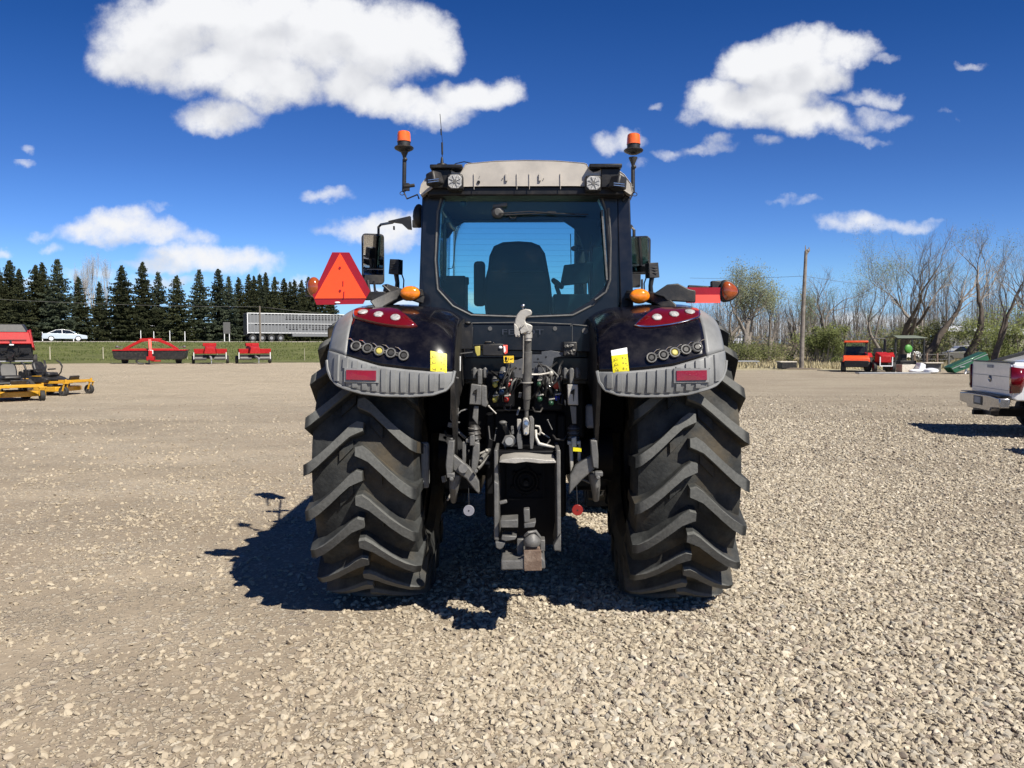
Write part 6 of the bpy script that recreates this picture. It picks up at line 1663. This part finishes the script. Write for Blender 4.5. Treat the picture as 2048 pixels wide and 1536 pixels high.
# ---------- red hay equipment along the grass
def baler(px, Y, rz, label):
    o = thing('hay_baler', label, 'hay baler', TH(px, Y), rz, None)
    # local: width along x, seen from the hitch side (-y)
    q = MB(); q.loft([[(-1.30, -1.4, 1.50), (1.30, -1.4, 1.50), (1.14, -1.0, 2.35), (-1.14, -1.0, 2.35)], [(-1.34, .0, 1.40), (1.34, .0, 1.40), (1.14, .0, 2.5), (-1.14, .0, 2.5)], [(-1.3, 2.2, .95), (1.3, 2.2, .95), (1.1, 2.2, 1.9), (-1.1, 2.2, 1.9)]]); bd = q.build('body', M['redp'], o, bevel=.06)
    q = MB(); q.loft([[(-1.02, -1.0, 2.32), (1.02, -1.0, 2.32), (.70, -.8, 2.92), (-.70, -.8, 2.92)], [(-1.1, .8, 2.3), (1.1, .8, 2.3), (.8, .8, 2.95), (-.8, .8, 2.95)]]); q.build('rear_hood', M['blackp'], o, bevel=.05)
    q = MB()
    for s in (-1, 1): q.loft([[(s * 1.28, -1.45, 1.25), (s * 1.40, -1.45, 1.25), (s * 1.20, -1.1, 2.45), (s * 1.10, -1.1, 2.45)], [(s * 1.28, .5, 1.0), (s * 1.45, .5, 1.0), (s * 1.22, .5, 2.55), (s * 1.1, .5, 2.55)]])
    q.build('side_shield', M['redp'], bd, bevel=.02)
    q = MB(); q.box((0, -1.36, 1.78), (1.9, .05, .04)); q.box((0, -1.38, 1.62), (.12, .08, .3)); q.build('shield_latch', M['blackp'], bd)
    q = MB(); q.box((.05, -1.46, 1.44), (.26, .04, .09)); q.build('pale_plate', M['white'], bd)
    q = MB(); q.box((0, -.2, .85), (2.6, 1.8, 1.2)); q.box((0, -1.3, .38), (2.5, .3, .36)); q.box((0, -1.6, .62), (.5, .8, .3)); r_ = random.Random(3)
    for k in range(12): q.bar((r_.uniform(-1.1, 1.1), -1.45, r_.uniform(.4, 1.4)), (r_.uniform(-1.1, 1.1), -1.2, r_.uniform(.4, 1.4)), .07, .07)
    q.build('pickup_gear', M['black'], o)
    for z in (.26, .42): q = MB(); q.cyl((-1.3, -1.55, z), (1.3, -1.55, z), .05, 10); q.build('pickup_roller', M['alu'] if z < .3 else M['black'], o)
    q = MB(); q.bar((0, -1.4, .62), (0, -3.2, .40), .22, .2); q.bar((.0, -3.1, .5), (0, -3.1, .05), .08, .08); q.bar((.25, -1.5, .9), (.10, -3.0, .55), .08, .08); q.build('drawbar', M['black'], o)
    for s in (-1, 1): wheel(o, (s * 1.42, .4, .36), .36, .28, 'x', 'redp')
    return o
baler(26, 56, rad(31), 'large red baler with black hood, cut by the left edge')
def small_baler(px, Y, rz, label):
    o = thing('small_baler', label, 'hay baler', TH(px, Y), rz, 'small red square balers')
    q = MB(); q.loft([[(-.42, -1.3, .75), (.42, -1.3, .75), (.30, -1.3, 1.20), (-.30, -1.3, 1.20)], [(-.48, -.2, .75), (.48, -.2, .75), (.36, -.2, 1.35), (-.36, -.2, 1.35)], [(-.4, 1.5, .75), (.4, 1.5, .75), (.4, 1.5, 1.25), (-.4, 1.5, 1.25)]]); b = q.build('bale_chamber', M['redp'], o, bevel=.03)
    q = MB(); q.box((-.05, .5, 1.42), (.95, .7, .25)); q.box((0, .2, 1.30), (.3, .5, .3), (0, .3, 0)); q.build('top_guard', M['redp'], b, bevel=.02)
    q = MB(); q.box((-.78, -.4, .93), (.62, .7, .36), None, 1.12); q.build('side_box', M['redp'], o, bevel=.02); q = MB(); q.box((.80, -.4, .93), (.70, .7, .36), None, 1.12); q.build('side_box', M['redp'], o, bevel=.02)
    q = MB(); q.box((0, -.3, .52), (2.1, .9, .28)); q.build('pickup', M['black'], o, bevel=.02)
    for s in (-1, 1): q = MB(); q.cyl((s * .25, -.9, .40), (s * 1.05, -.9, .40), .13, 12); q.build('pickup_reel', M['castgrey'], o, smooth=40)
    q = MB(); q.bar((0, -1.0, .55), (.12, -2.3, .40), .12, .12); q.bar((.12, -2.2, .5), (.12, -2.2, .05), .06, .06); q.build('drawbar', M['alu'], o)
    for s in (-1, 1):
        wheel(o, (s * 1.2, .1, .30), .30, .2, 'x', 'castgrey')
        q = MB(); q.bar((s * 1.12, -.8, .35), (s * 1.12, -.8, .85), .05, .05); q.build('guide_post', M['white'], o)
    return o
sb = small_baler(422, 58, rad(20), 'small red baler with centred drawbar, left one of the two')
copy_thing(sb, TH(508, 58.5), rad(25), 'small red baler turned slightly, right one below the trailer wheels')
# disc mower conditioner
o = thing('disc_mower', 'wide red and black hay mower with arched red arm on the grass edge', 'hay mower', TH(304, 57.5), rad(16))
q = MB(); q.loft([[(-2.5, -.7, .95), (2.5, -.7, .95), (2.42, -.7, .42), (2.2, -.6, .30), (-2.2, -.6, .30), (-2.42, -.7, .42)], [(-2.5, .7, .95), (2.5, .7, .95), (2.42, .7, .42), (2.2, .7, .30), (-2.2, .7, .30), (-2.42, .7, .42)]]); c = q.build('curtain', M['blackp'], o, bevel=.05)
q = MB(); q.box((0, 0, 1.00), (5.0, 1.5, .09)); q.box((0, -.2, 1.08), (3.6, .5, .1)); q.build('top_cover', M['redp'], o, bevel=.02)
q = MB(); pts_ = [(-1.9, 1.0), (-1.2, 1.42), (-.6, 1.72), (.0, 1.80), (.6, 1.72), (1.3, 1.42), (1.9, 1.0)]
rings = [[(x, -.15, z - .11), (x, .15, z - .11), (x, .15, z + .11), (x, -.15, z + .11)] for x, z in pts_]; q.loft(rings); q.box((0, 0, 1.84), (1.5, .25, .07)); q.build('arched_arm', M['redp'], o, bevel=.02)
q = MB(); q.bar((.05, -.9, 1.8), (.12, -1.1, .95), .2, .16); q.build('hitch_mast', M['pinkred'], o, bevel=.02)
q = MB(); q.box((.16, -1.15, .88), (.32, .05, .28)); q.build('pale_plate', M['white'], o)
q = MB(); q.bar((.12, -1.1, .9), (.35, -2.6, .35), .26, .22); q.box((.35, -2.4, .42), (.5, .6, .3)); q.box((.7, -2.4, .25), (.6, .3, .1)); q.build('drawbar', M['redp'], o, bevel=.02)
q = MB(); q.tube([(-.45, -2.5, .42), (-.6, -2.5, .25), (-.45, -2.5, .08), (-.1, -2.5, .05)], .07, 8); q.bar((.3, -2.8, .05), (.3, -2.8, .35), .1, .1); q.build('driveline', M['blackp'], o)
for s in (-1, 1): wheel(o, (s * 1.85, .3, .36), .36, .38, 'x', 'redp'); q = MB(); q.bar((s * 1.9, 0, 1.25), (s * 2.25, 0, 1.22), .06, .06); q.ell((s * 2.3, 0, 1.25), (.12, .08, .1)); q.build('marker_arm', M['castgrey'], o)

# ---------- car and livestock trailer on the road
RA = math.atan(.6)
def roadpt(px, off=0):
    a = (px - 1024) / FPX; Y = (97 + 33.6) / (1 - .6 * a); x = a * Y
    return Vector((x + .51 * off, Y - .86 * off, ground_z(x, Y) + .13))
o = thing('sedan_car', 'white silvery sedan driving right along the road before the spruces', 'car', roadpt(131, 1.8), RA)
q = MB(); L = 2.43
def carsec(y_, k, inset):
    return [(-L + inset, y_, .30), (L - inset, y_, .28), (L + .02 - inset, y_, .55), (L - .12 - inset, y_, .72), (1.35, y_, .88), (-.05 + k, y_ * .97, .93), (-1.75, y_, .98), (-L + .04 + inset, y_, .93), (-L - .02 + inset, y_, .55)]
q.loft([carsec(-.90, 0, .10), carsec(-.86, 0, .02), carsec(0, 0, -.03), carsec(.86, 0, .02), carsec(.90, 0, .10)]); bd = q.build('body', M['silver'], o, bevel=.03, smooth=40)
q = MB(); q.loft([[(1.28, y_, .86), (.45, y_ * .82, 1.36), (-.25, y_ * .80, 1.44), (-.85, y_ * .82, 1.38), (-1.82, y_, .96)] for y_ in (-.80, .80)]); q.build('windows', M['darkglass'], o, bevel=.01)
q = MB(); q.loft([[(.50, y_, 1.36), (-.25, y_, 1.46), (-.90, y_, 1.39), (-.85, y_, 1.34), (-.2, y_, 1.40), (.45, y_, 1.31)] for y_ in (-.68, .68)]); q.build('roof', M['carwhite'], o, bevel=.02)
q = MB()
for s in (-1, 1): q.bar((-.28, s * .80, .95), (-.30, s * .67, 1.42), .06, .06); q.bar((-1.80, s * .80, .97), (-.9, s * .68, 1.39), .06, .06); q.bar((1.27, s * .80, .88), (.5, s * .68, 1.36), .06, .05)
q.build('pillars', M['carwhite'], o)
for x in (-1.45, 1.42):
    for s in (-1, 1): wheel(o, (x, s * .82, .33), .33, .22, 'y', 'carwhite', rr=.72)
q = MB(); q.box((-2.38, 0, .80), (.12, 1.5, .12)); q.build('tail_light', M['tail'], o, bevel=.01)
q = MB(); q.box((2.33, 0, .66), (.14, 1.5, .10)); q.build('headlight', M['lampclear'], o, bevel=.01)

# trailer: local +x = direction of travel (right, away)
tr_rear = roadpt(497, -1.6)
o = thing('livestock_trailer', 'long silver livestock trailer with rows of slots, passing behind the tractor', 'trailer', tr_rear, RA)
q = MB(); q.box((7.9, 0, 2.55), (15.8, 2.5, 2.9)); q.box((10.0, 0, .95), (7.4, 2.5, .5)); bd = q.build('body', M['trailer'], o, bevel=.02)
q = MB(); q.box((7.9, -1.26, 3.98), (15.8, .05, .10)); q.box((.03, -1.26, 2.55), (.10, .05, 2.9)); q.box((7.9, -1.27, 2.55), (15.8, .03, .06)); q.box((7.9, -1.27, 1.22), (15.8, .03, .08)); q.build('edge_trim', M['white'], bd)
q = MB(); x = .45
while x < 15.6:
    q.box((x, -1.275, 2.55), (.05, .02, 2.75)); x += .48
q.build('side_stakes', M['alu'], bd)
q = MB(); x = .7; r_ = random.Random(8)
while x < 15.4:
    for z in ((3.85, 3.2, 2.40, 1.75) if x > 5.4 else (3.85, 2.40)):
        if r_.random() < .93: q.box((x, -1.268, z), (.30, .02, .14))
    if x > 5.4:
        for z in (3.5, 2.05): q.box((x, -1.268, z), (.12, .02, .25))
    x += .48
q.build('vent_slot', M['black'], bd)
q = MB(); q.box((-.02, 0, 2.55), (.03, 2.3, 2.8)); q.box((-.03, 0, 1.0), (.05, 2.3, .25)); q.build('rear_door', M['castgrey'], bd, bevel=.01)
for x in (.75, 2.05, 3.35, 4.65):
    for s in (-1, 1): wheel(o, (x, s * 1.05, .50), .50, .30, 'y', 'alu', rr=.45)
q = MB(); q.box((2.7, 0, .85), (5.0, 2.0, .3)); q.build('running_gear', M['void'], o)
o = thing('truck_tractor', 'highway truck pulling the livestock trailer, hidden behind the tractor', 'truck', tr_rear + Vector((math.cos(RA) * 17.2, math.sin(RA) * 17.2, 0)), RA)
q = MB(); q.prism([(-1.4, .7), (4.8, .7), (4.9, 1.9), (2.6, 2.1), (2.2, 3.4), (-.2, 3.8), (-.2, 1.2), (-1.4, 1.2)], -1.2, 1.2, 'y'); q.build('cab', M['carwhite'], o, bevel=.08)
q = MB(); q.box((2.42, 0, 2.65), (.06, 2.0, .8), (0, -.3, 0)); q.build('windscreen', M['darkglass'], o)
for x in (-1.9, -.6, 3.9):
    for s in (-1, 1): wheel(o, (x, s * 1.0, .5), .5, .3, 'y', 'steel')

# ---------- poles, wires, posts, signs
g0 = roadpt(492, 9); g0.z -= .3; tp = W(492, 612, g0.y)
q = MB(); q.tube([g0, Vector((g0.x, g0.y, tp.z))], [.13, .10], 8); pl = q.build('utility_pole', M['wood'], smooth=60); tag(pl, 'short brown wooden pole at the rear end of the livestock trailer', 'utility pole')
def wire(name, a, b, sag, label, r_=.012, n=24):
    pts = [a.lerp(b, i / n) + Vector((0, 0, -4 * sag * (i / n) * (1 - i / n))) for i in range(n + 1)]
    q = MB(); q.tube(pts, r_, 4); o = q.build(name, M['castgrey'], smooth=180); tag(o, label, 'power line', 'overhead wires'); return o
top = Vector((g0.x, g0.y, tp.z - .1))
wire('power_line', top, W(-300, 578, g0.y - 14), .5, 'thin wire running left from the short pole across the spruces', .02)
wire('power_line', top, W(1000, 652, g0.y + 12), .3, 'thin wire running right from the short pole above the trailer', .02)
def post(px, Y, h_, label, r_=.05, mat='wood', lean=0):
    g_ = TH(px, Y); q = MB(); q.tube([g_ - Vector((0, 0, .2)), g_ + Vector((lean, 0, h_))], [r_, r_ * .8], 6); o = q.build('fence_post', M[mat], smooth=60); tag(o, label, 'fence post', 'posts in the verge'); return o
M['postw'] = pm('pale_post', (.42, .38, .28), .85, bump=.2)
post(102, 66, 1.10, 'pale post in the grass below the white car', .05, 'postw'); post(208, 66, 1.10, 'pale post in the grass left of the wide red mower', .05, 'postw'); post(376, 68, .9, 'thin post in the grass right of the wide red mower', .035, 'postw'); post(436, 72, .8, 'thin post behind the first small red baler', .03, 'postw')
post(610, 67, 1.05, 'thin post in the grass left of the tractor fender', .03, 'postw'); post(536, 68, .95, 'thin rod in the grass by the right small baler', .02, 'castgrey')
for i, (px, h_) in enumerate(((88, 1.3), (150, 1.3), (284, 1.6), (310, 1.5), (342, 1.6), (372, 1.5))): post(px, rowY(px, 5), h_, ['white marker post behind the road left of the car', 'white marker post behind the road by the car bonnet', 'marker post behind the road above the red mower arm', 'second marker post behind the road over the red arm', 'marker post behind the road at the mower right arm', 'marker post behind the road left of the balers'][i], .06, 'white')
g_ = roadpt(477, -8); o = thing('road_sign', 'dark back of a road sign on two pale posts left of the trailer', 'road sign', g_, RA * .3)
for s in (-1, 1): q = MB(); q.bar((s * .35, 0, -.2), (s * .35, 0, 2.6), .10, .08); q.build('sign_post', M['white'], o)
q = MB(); q.box((0, -.05, 2.0), (1.0, .03, 1.7)); q.build('sign_board', M['castgrey'], o, bevel=.005)

# weathered pole on the right
Y = 52; b_ = TH(1602, Y); t_ = W(1612, 502, Y)
o = thing('weathered_pole', 'tall leaning grey wooden pole with a broken top on the right', 'utility pole', b_)
q = MB(); d = t_ - b_; q.tube([(0, 0, -.3), (d.x * .5 - .03, 0, d.z * .5), (d.x, 0, d.z)], [.16, .135, .10], 10); q.build('shaft', M['bark_grey'], o, smooth=60)
q = MB(); q.tube([(d.x - .02, 0, d.z - .1), (d.x - .05, 0, d.z + .38)], [.05, .02], 6); q.tube([(d.x + .02, 0, d.z - .25), (d.x + .22, 0, d.z + .05), (d.x + .20, 0, d.z + .25)], [.06, .06, .03], 6); q.ell((d.x + .12, 0, d.z + .02), (.10, .1, .12)); q.build('broken_top', M['bark_grey'], o)
wire('power_line', W(1609, 552, 56), W(1380, 556, 80), .1, 'thin wire running left from behind the leaning pole', .012)
wire('power_line', W(1609, 552, 56), W(1900, 574, 90), .4, 'thin wire running right from behind the leaning pole', .012)

# ---------- right-hand yard clutter
def simple(name, label, cat, loc, rz=0, group=None): return thing(name, label, cat, loc, rz, group)
o = simple('dock_section', 'flat pale metal platform on low legs at the yard edge', 'platform', TH(1470, 57), 0)
q = MB(); q.box((.5, 0, .42), (2.2, 1.2, .08)); q.build('deck', M['alu'], o, bevel=.01)
for x in (-.4, 1.4): q = MB(); q.bar((x, -.5, 0), (x, -.5, .4), .08, .08); q.build('leg', M['alu'], o)
o = simple('feed_crate', 'black box with a pale lid left of the weathered pole', 'crate', TH(1573, 52), rad(4))
q = MB(); q.box((0, 0, .26), (1.05, .8, .42)); q.build('box', M['blackp'], o, bevel=.02); q = MB(); q.box((-.05, 0, .50), (1.15, .85, .06)); q.build('lid', M['tan'], o, bevel=.01)
q = MB(); g_ = TH(1623, 52); q.tube([g_, g_ + Vector((-.1, 0, .5)), g_ + Vector((-.35, 0, 1.1))], [.03, .02, .01], 5); q.tube([g_ + Vector((-.1, 0, .5)), g_ + Vector((.05, 0, 1.0))], .012, 4); s_ = q.build('dead_stick', M['wood']); tag(s_, 'forked dead stick in the ground right of the weathered pole', 'stick')
q = MB(); g_ = TH(1612, 51.5); q.ell(g_, (1.1, .8, .10), 14, 6); q.ell(g_ + Vector((-.7, .1, 0)), (.7, .6, .12), 12, 6); mp = q.build('dirt_mound', pm('dark_soil', (.12, .095, .07), .95, bump=.8, bscale=8), smooth=60); tag(mp, 'low dark soil heap at the foot of the weathered pole', 'soil heap')

o = simple('utility_cart', 'orange two-seat utility cart with a roof, on dark wheels', 'utility vehicle', TH(1710, 47.5), rad(-22))
q = MB(); q.loft([[(-.75, -1.3, .62), (.75, -1.3, .62), (.72, -1.25, .88), (-.72, -1.25, .88)], [(-.78, -.4, .62), (.78, -.4, .62), (.72, -.4, 1.0), (-.72, -.4, 1.0)]]); q.build('bonnet', M['oranger'], o, bevel=.04)
q = MB(); q.box((0, .2, .50), (1.35, 3.0, .40)); q.box((0, 1.3, .85), (1.4, 1.0, .35)); q.box((0, .4, .95), (1.2, .6, .5)); q.build('chassis', M['black'], o, bevel=.03)
q = MB()
for s in (-1, 1):
    q.bar((s * .62, -.42, .95), (s * .60, -.15, 1.78), .07, .07); q.bar((s * .62, .85, .9), (s * .60, .80, 1.78), .07, .07)
q.build('cage', M['black'], o)
q = MB(); q.box((0, .32, 1.84), (1.36, 1.25, .12)); q.build('roof', M['oranger'], o, bevel=.04); q = MB(); q.box((0, -.28, 1.38), (1.15, .02, .72), (rad(-18), 0, 0)); q.build('windscreen', M['clearglass'], o)
q = MB(); q.box((0, .45, 1.3), (1.1, .12, .5)); q.build('seat_back', M['blackp'], o, bevel=.03)
for s in (-1, 1):
    for y_ in (-.9, 1.1): wheel(o, (s * .68, y_, .32), .32, .25, 'x', 'castgrey')
o = simple('compact_tractor', 'small dark red tractor with a pale front guard beside the orange cart', 'tractor', TH(1760, 46.5), rad(-14))
q = MB(); q.loft([[(-.34, -1.3, .60), (.34, -1.3, .60), (.28, -1.3, 1.02), (-.28, -1.3, 1.02)], [(-.36, -.1, .60), (.36, -.1, .60), (.33, -.1, 1.22), (-.33, -.1, 1.22)]]); q.build('bonnet', M['redp'], o, bevel=.05)
for s in (-1, 1): q = MB(); q.loft([[(s * .42, .1, .9), (s * .80, .1, .9), (s * .80, .1, .95)], [(s * .42, .5, 1.15), (s * .80, .5, 1.15), (s * .8, .5, 1.2)], [(s * .42, 1.0, 1.12), (s * .8, 1.0, 1.12), (s * .8, 1.0, 1.17)], [(s * .42, 1.3, .85), (s * .8, 1.3, .85), (s * .8, 1.3, .9)]]); q.build('fender', M['redp'], o, solid=.03)
q = MB(); q.tube([(-.45, .9, .8), (-.45, .9, 1.95), (-.38, .9, 2.03), (.38, .9, 2.03), (.45, .9, 1.95), (.45, .9, .8)], .035, 8); q.box((0, .6, 1.0), (.5, .5, .12)); q.box((0, .85, 1.25), (.48, .1, .4)); q.build('roll_bar', M['blackp'], o)
q = MB(); q.box((0, .3, .55), (.5, 2.2, .3)); q.build('chassis', M['black'], o)
for s in (-1, 1):
    q = MB(); q.bar((s * .33, -1.5, .4), (s * .33, -1.5, .95), .05, .05); q.build('guard_post', M['white'], o)
q = MB(); q.bar((-.33, -1.5, .42), (.33, -1.5, .42), .05, .06); q.build('guard_bar', M['white'], o)
for s in (-1, 1): wheel(o, (s * .58, .7, .52), .52, .32, 'x', 'redp'); wheel(o, (s * .50, -.9, .32), .32, .2, 'x', 'redp')
o = simple('canopy_mower', 'black-framed machine with a dull flat canopy and a round green shroud', 'canopied machine', TH(1806, 49), rad(6))
q = MB()
for x in (-.95, .95):
    for y_ in (-.6, .6): q.bar((x, y_, .0), (x, y_, 2.05), .09, .09)
q.bar((-.95, -.6, 2.03), (.95, -.6, 2.03), .06, .08); q.bar((-.95, -.6, .35), (.95, -.6, .35), .06, .06); q.build('frame', M['blackp'], o, bevel=.01)
q = MB(); q.loft([[(-1.0, -.85, 2.06), (1.0, -.85, 2.06), (1.0, -.85, 2.10), (-1.0, -.85, 2.10)], [(-.75, 0, 2.20), (.75, 0, 2.20), (.75, 0, 2.25), (-.75, 0, 2.25)], [(-1.0, .85, 2.06), (1.0, .85, 2.06), (1.0, .85, 2.10), (-1.0, .85, 2.10)]]); q.build('canopy', M['canvas'], o, bevel=.01)
M['limeg'] = pm('bright_green_plastic', (.07, .26, .04), .5)
q = MB(); q.ell((.62, .5, 1.38), (.27, .12, .29), 20, 12); q.build('round_shroud', M['limeg'], o, smooth=180)
q = MB(); q.box((.2, .2, .45), (1.1, .8, .4)); q.box((.1, .3, .8), (.35, .4, .5)); q.build('engine', M['black'], o, bevel=.03)
for x in (-.8, .8): wheel(o, (x, .0, .22), .22, .2, 'x', 'castgrey')
o = simple('pale_bin', 'pale open bin with dark interior right of the small red tractor', 'bin', TH(1812, 46), rad(5)); q = MB(); q.box((0, 0, .25), (.9, .6, .46), None, 1.05); q.build('bin_body', M['tan'], o, bevel=.01); q = MB(); q.box((-.15, 0, .50), (.5, .5, .06)); q.build('bin_load', M['blackp'], o, bevel=.01)
o = simple('white_tank', 'white moulded plastic tank with a sloped spout', 'plastic tank', TH(1833, 45.5), 0)
q = MB(); q.loft([[(-.1, -.3, .05), (.35, -.3, .05), (.38, -.3, .5), (.1, -.3, .62)], [(-.1, .3, .05), (.35, .3, .05), (.38, .3, .5), (.1, .3, .62)]]); q.build('tank_body', M['carwhite'], o, bevel=.06); q = MB(); q.ell((-.22, -.2, .12), (.38, .3, .12), 16, 8); q.build('spout', M['carwhite'], o, smooth=180)
o = simple('white_basin', 'low round white basin nearest to the green trough', 'basin', TH(1861, 44.8), 0); q = MB(); q.lathe([(.30, 0), (.42, .08), (.42, .20), (.34, .26), (.10, .32)], (0, 0, 0), (0, 0, 1), 20); q.build('basin_body', M['carwhite'], o, smooth=50)
o = simple('work_table', 'low table with a pale sheet top behind the white basin', 'table', TH(1862, 46.8), 0); q = MB(); q.box((0, 0, .56), (1.1, .7, .05)); q.build('table_top', M['tan'], o, bevel=.01); q = MB(); q.box((0, .1, .28), (1.0, .5, .5)); q.build('table_base', M['castgrey'], o, bevel=.01)
o = simple('pallet_sheet', 'long pale plank lying flat on the gravel before the machines', 'plank', TH(1785, 44.5), rad(2)); q = MB(); q.box((0, 0, .04), (4.2, .5, .07)); q.build('plank_body', M['alu'], o, bevel=.01)
o = simple('green_trough', 'slanted green auger trough leaning left of the pickup', 'auger', TH(1916, 44), rad(4))
a, b = Vector((-.72, 0, .28)), Vector((1.6, .2, 1.05))
q = MB(); d = (b - a).normalized(); n_ = Vector((-.32, 0, .95))
q.loft([[a + Vector((0, -.35, .10)), a + Vector((.30, -.35, -.22)), a + Vector((.30, .35, -.22)), a + Vector((0, .35, .10))], [b + Vector((-.1, -.35, .2)), b + Vector((.15, -.35, -.25)), b + Vector((.15, .35, -.25)), b + Vector((-.1, .35, .2))]]); q.build('trough_body', M['greenp'], o, bevel=.02)
q = MB(); q.bar(a + Vector((.1, -.37, .03)), b + Vector((-.0, -.37, .08)), .03, .03); q.bar(a + Vector((.55, -.38, .12)), a + Vector((.85, -.38, .16)), .02, .05); q.build('trough_stripe', M['alu'], o); q = MB(); q.bar((.4, 0, 0), (.5, 0, .4), .08, .08); q.box((1.0, 0, .12), (.9, .5, .12)); q.build('trough_stand', M['carwhite'], o)
o = simple('pipe_fence', 'low pipe fence with rusty posts behind the white tank', 'fence', TH(1866, 56), 0)
q = MB(); q.tube([(-1.4, 0, .95), (1.5, 0, .92)], .03, 6); q.tube([(-1.4, 0, .6), (1.5, 0, .58)], .025, 6); q.build('rail', M['castgrey'], o)
for x in (-1.4, -.5, .25, 1.1): q = MB(); q.bar((x, 0, -.1), (x, 0, 1.05), .10, .10); q.build('post', M['rust'] if x < .5 else M['castgrey'], o)
o = simple('parked_suv', 'dark windowed white car parked far off under the trees', 'car', TH(1919, 70), rad(172))
q = MB(); q.loft([[(-1.9, y_, .35), (1.7, y_, .35), (1.8, y_, .8), (1.0, y_, .98), (-1.8, y_, 1.05), (-1.95, y_, .8)] for y_ in (-.85, .85)]); q.build('body', M['castgrey'], o, bevel=.06)
q = MB(); q.loft([[(1.0, y_, .95), (.3, y_ * .85, 1.45), (-1.2, y_ * .85, 1.5), (-1.75, y_, 1.02)] for y_ in (-.8, .8)]); q.build('windows', M['darkglass'], o, bevel=.03)
q = MB(); q.loft([[(.3, y_, 1.44), (-1.2, y_, 1.5), (-1.75, y_, 1.05), (-1.6, y_, 1.02), (-1.15, y_, 1.55), (.25, y_, 1.5)] for y_ in (-.72, .72)]); q.build('roof', M['carwhite'], o, bevel=.02)
for x in (-1.2, 1.2):
    for s in (-1, 1): wheel(o, (x, s * .78, .33), .33, .22, 'y', 'castgrey')
o = simple('far_car', 'white car half hidden behind the canopy frame, far off', 'car', TH(1792, 74), rad(178))
q = MB(); q.loft([[(-1.9, y_, .35), (1.9, y_, .35), (1.95, y_, .75), (1.2, y_, .9), (-1.6, y_, .98), (-2.0, y_, .8)] for y_ in (-.85, .85)]); q.build('body', M['carwhite'], o, bevel=.06)
q = MB(); q.loft([[(1.1, y_, .9), (.4, y_ * .85, 1.35), (-.9, y_ * .85, 1.38), (-1.5, y_, .96)] for y_ in (-.8, .8)]); q.build('windows', M['darkglass'], o, bevel=.03)
q = MB(); q.loft([[(.4, y_, 1.35), (-.9, y_, 1.38), (-.85, y_, 1.43), (.35, y_, 1.41)] for y_ in (-.7, .7)]); q.build('roof', M['carwhite'], o)
for x in (-1.25, 1.25):
    for s in (-1, 1): wheel(o, (x, s * .78, .32), .32, .2, 'y', 'castgrey')
M['siding'] = pm('grey_siding', (.20, .20, .20), .8, bump=.2); M['rooft'] = pm('pale_roof', (.45, .46, .48), .6)
def shed(px, Y, w_, dpt, h_, rh, label, wall='siding', roof='rooft', rz=0, name='shed'):
    o = thing(name, label, 'building', TH(px, Y), rz); q = MB(); q.box((0, 0, h_ / 2), (w_, dpt, h_)); q.build('wall', M[wall], o)
    q = MB(); q.prism([(-dpt / 2 - .3, h_), (dpt / 2 + .3, h_), (0, h_ + rh)], -w_ / 2 - .3, w_ / 2 + .3, 'x'); q.build('roof', M[roof], o)
    q = MB(); q.box((-w_ * .2, -dpt / 2 - .01, h_ * .45), (w_ * .18, .04, h_ * .6)); q.build('door', M['castgrey'], o); q = MB(); q.box((w_ * .2, -dpt / 2 - .01, h_ * .55), (w_ * .2, .04, h_ * .3)); q.build('window', M['darkglass'], o); return o
shed(1920, 92, 5.0, 4.0, 3.1, .7, 'grey shed glimpsed through the trees above the parked dark car')
shed(1466, 96, 3.2, 3.0, 1.7, .6, 'small white-roofed cabin glimpsed under the spreading willow', 'castgrey', 'carwhite', name='cabin')
shed(2022, 84, 2.6, 3.0, 2.6, .7, 'cream house wall glimpsed above the pickup at the right', 'tan', 'rooft', name='house')
for i, (px, w_, h_, lb) in enumerate(((222, 3.0, 1.6, 'white house corner glimpsed right of the car between spruces'), (385, 5.0, 2.0, 'long white building glimpsed low between spruces above the left baler'), (440, 5.5, 2.2, 'white building glimpsed low between spruces left of the road sign'), (318, 3.0, 2.6, 'pale house glimpsed through the spruce gap above the red arm'))):
    shed(px, rowY(px, 40), w_, 4, h_, 1.0, lb, 'carwhite', 'rooft', name='farm_house')
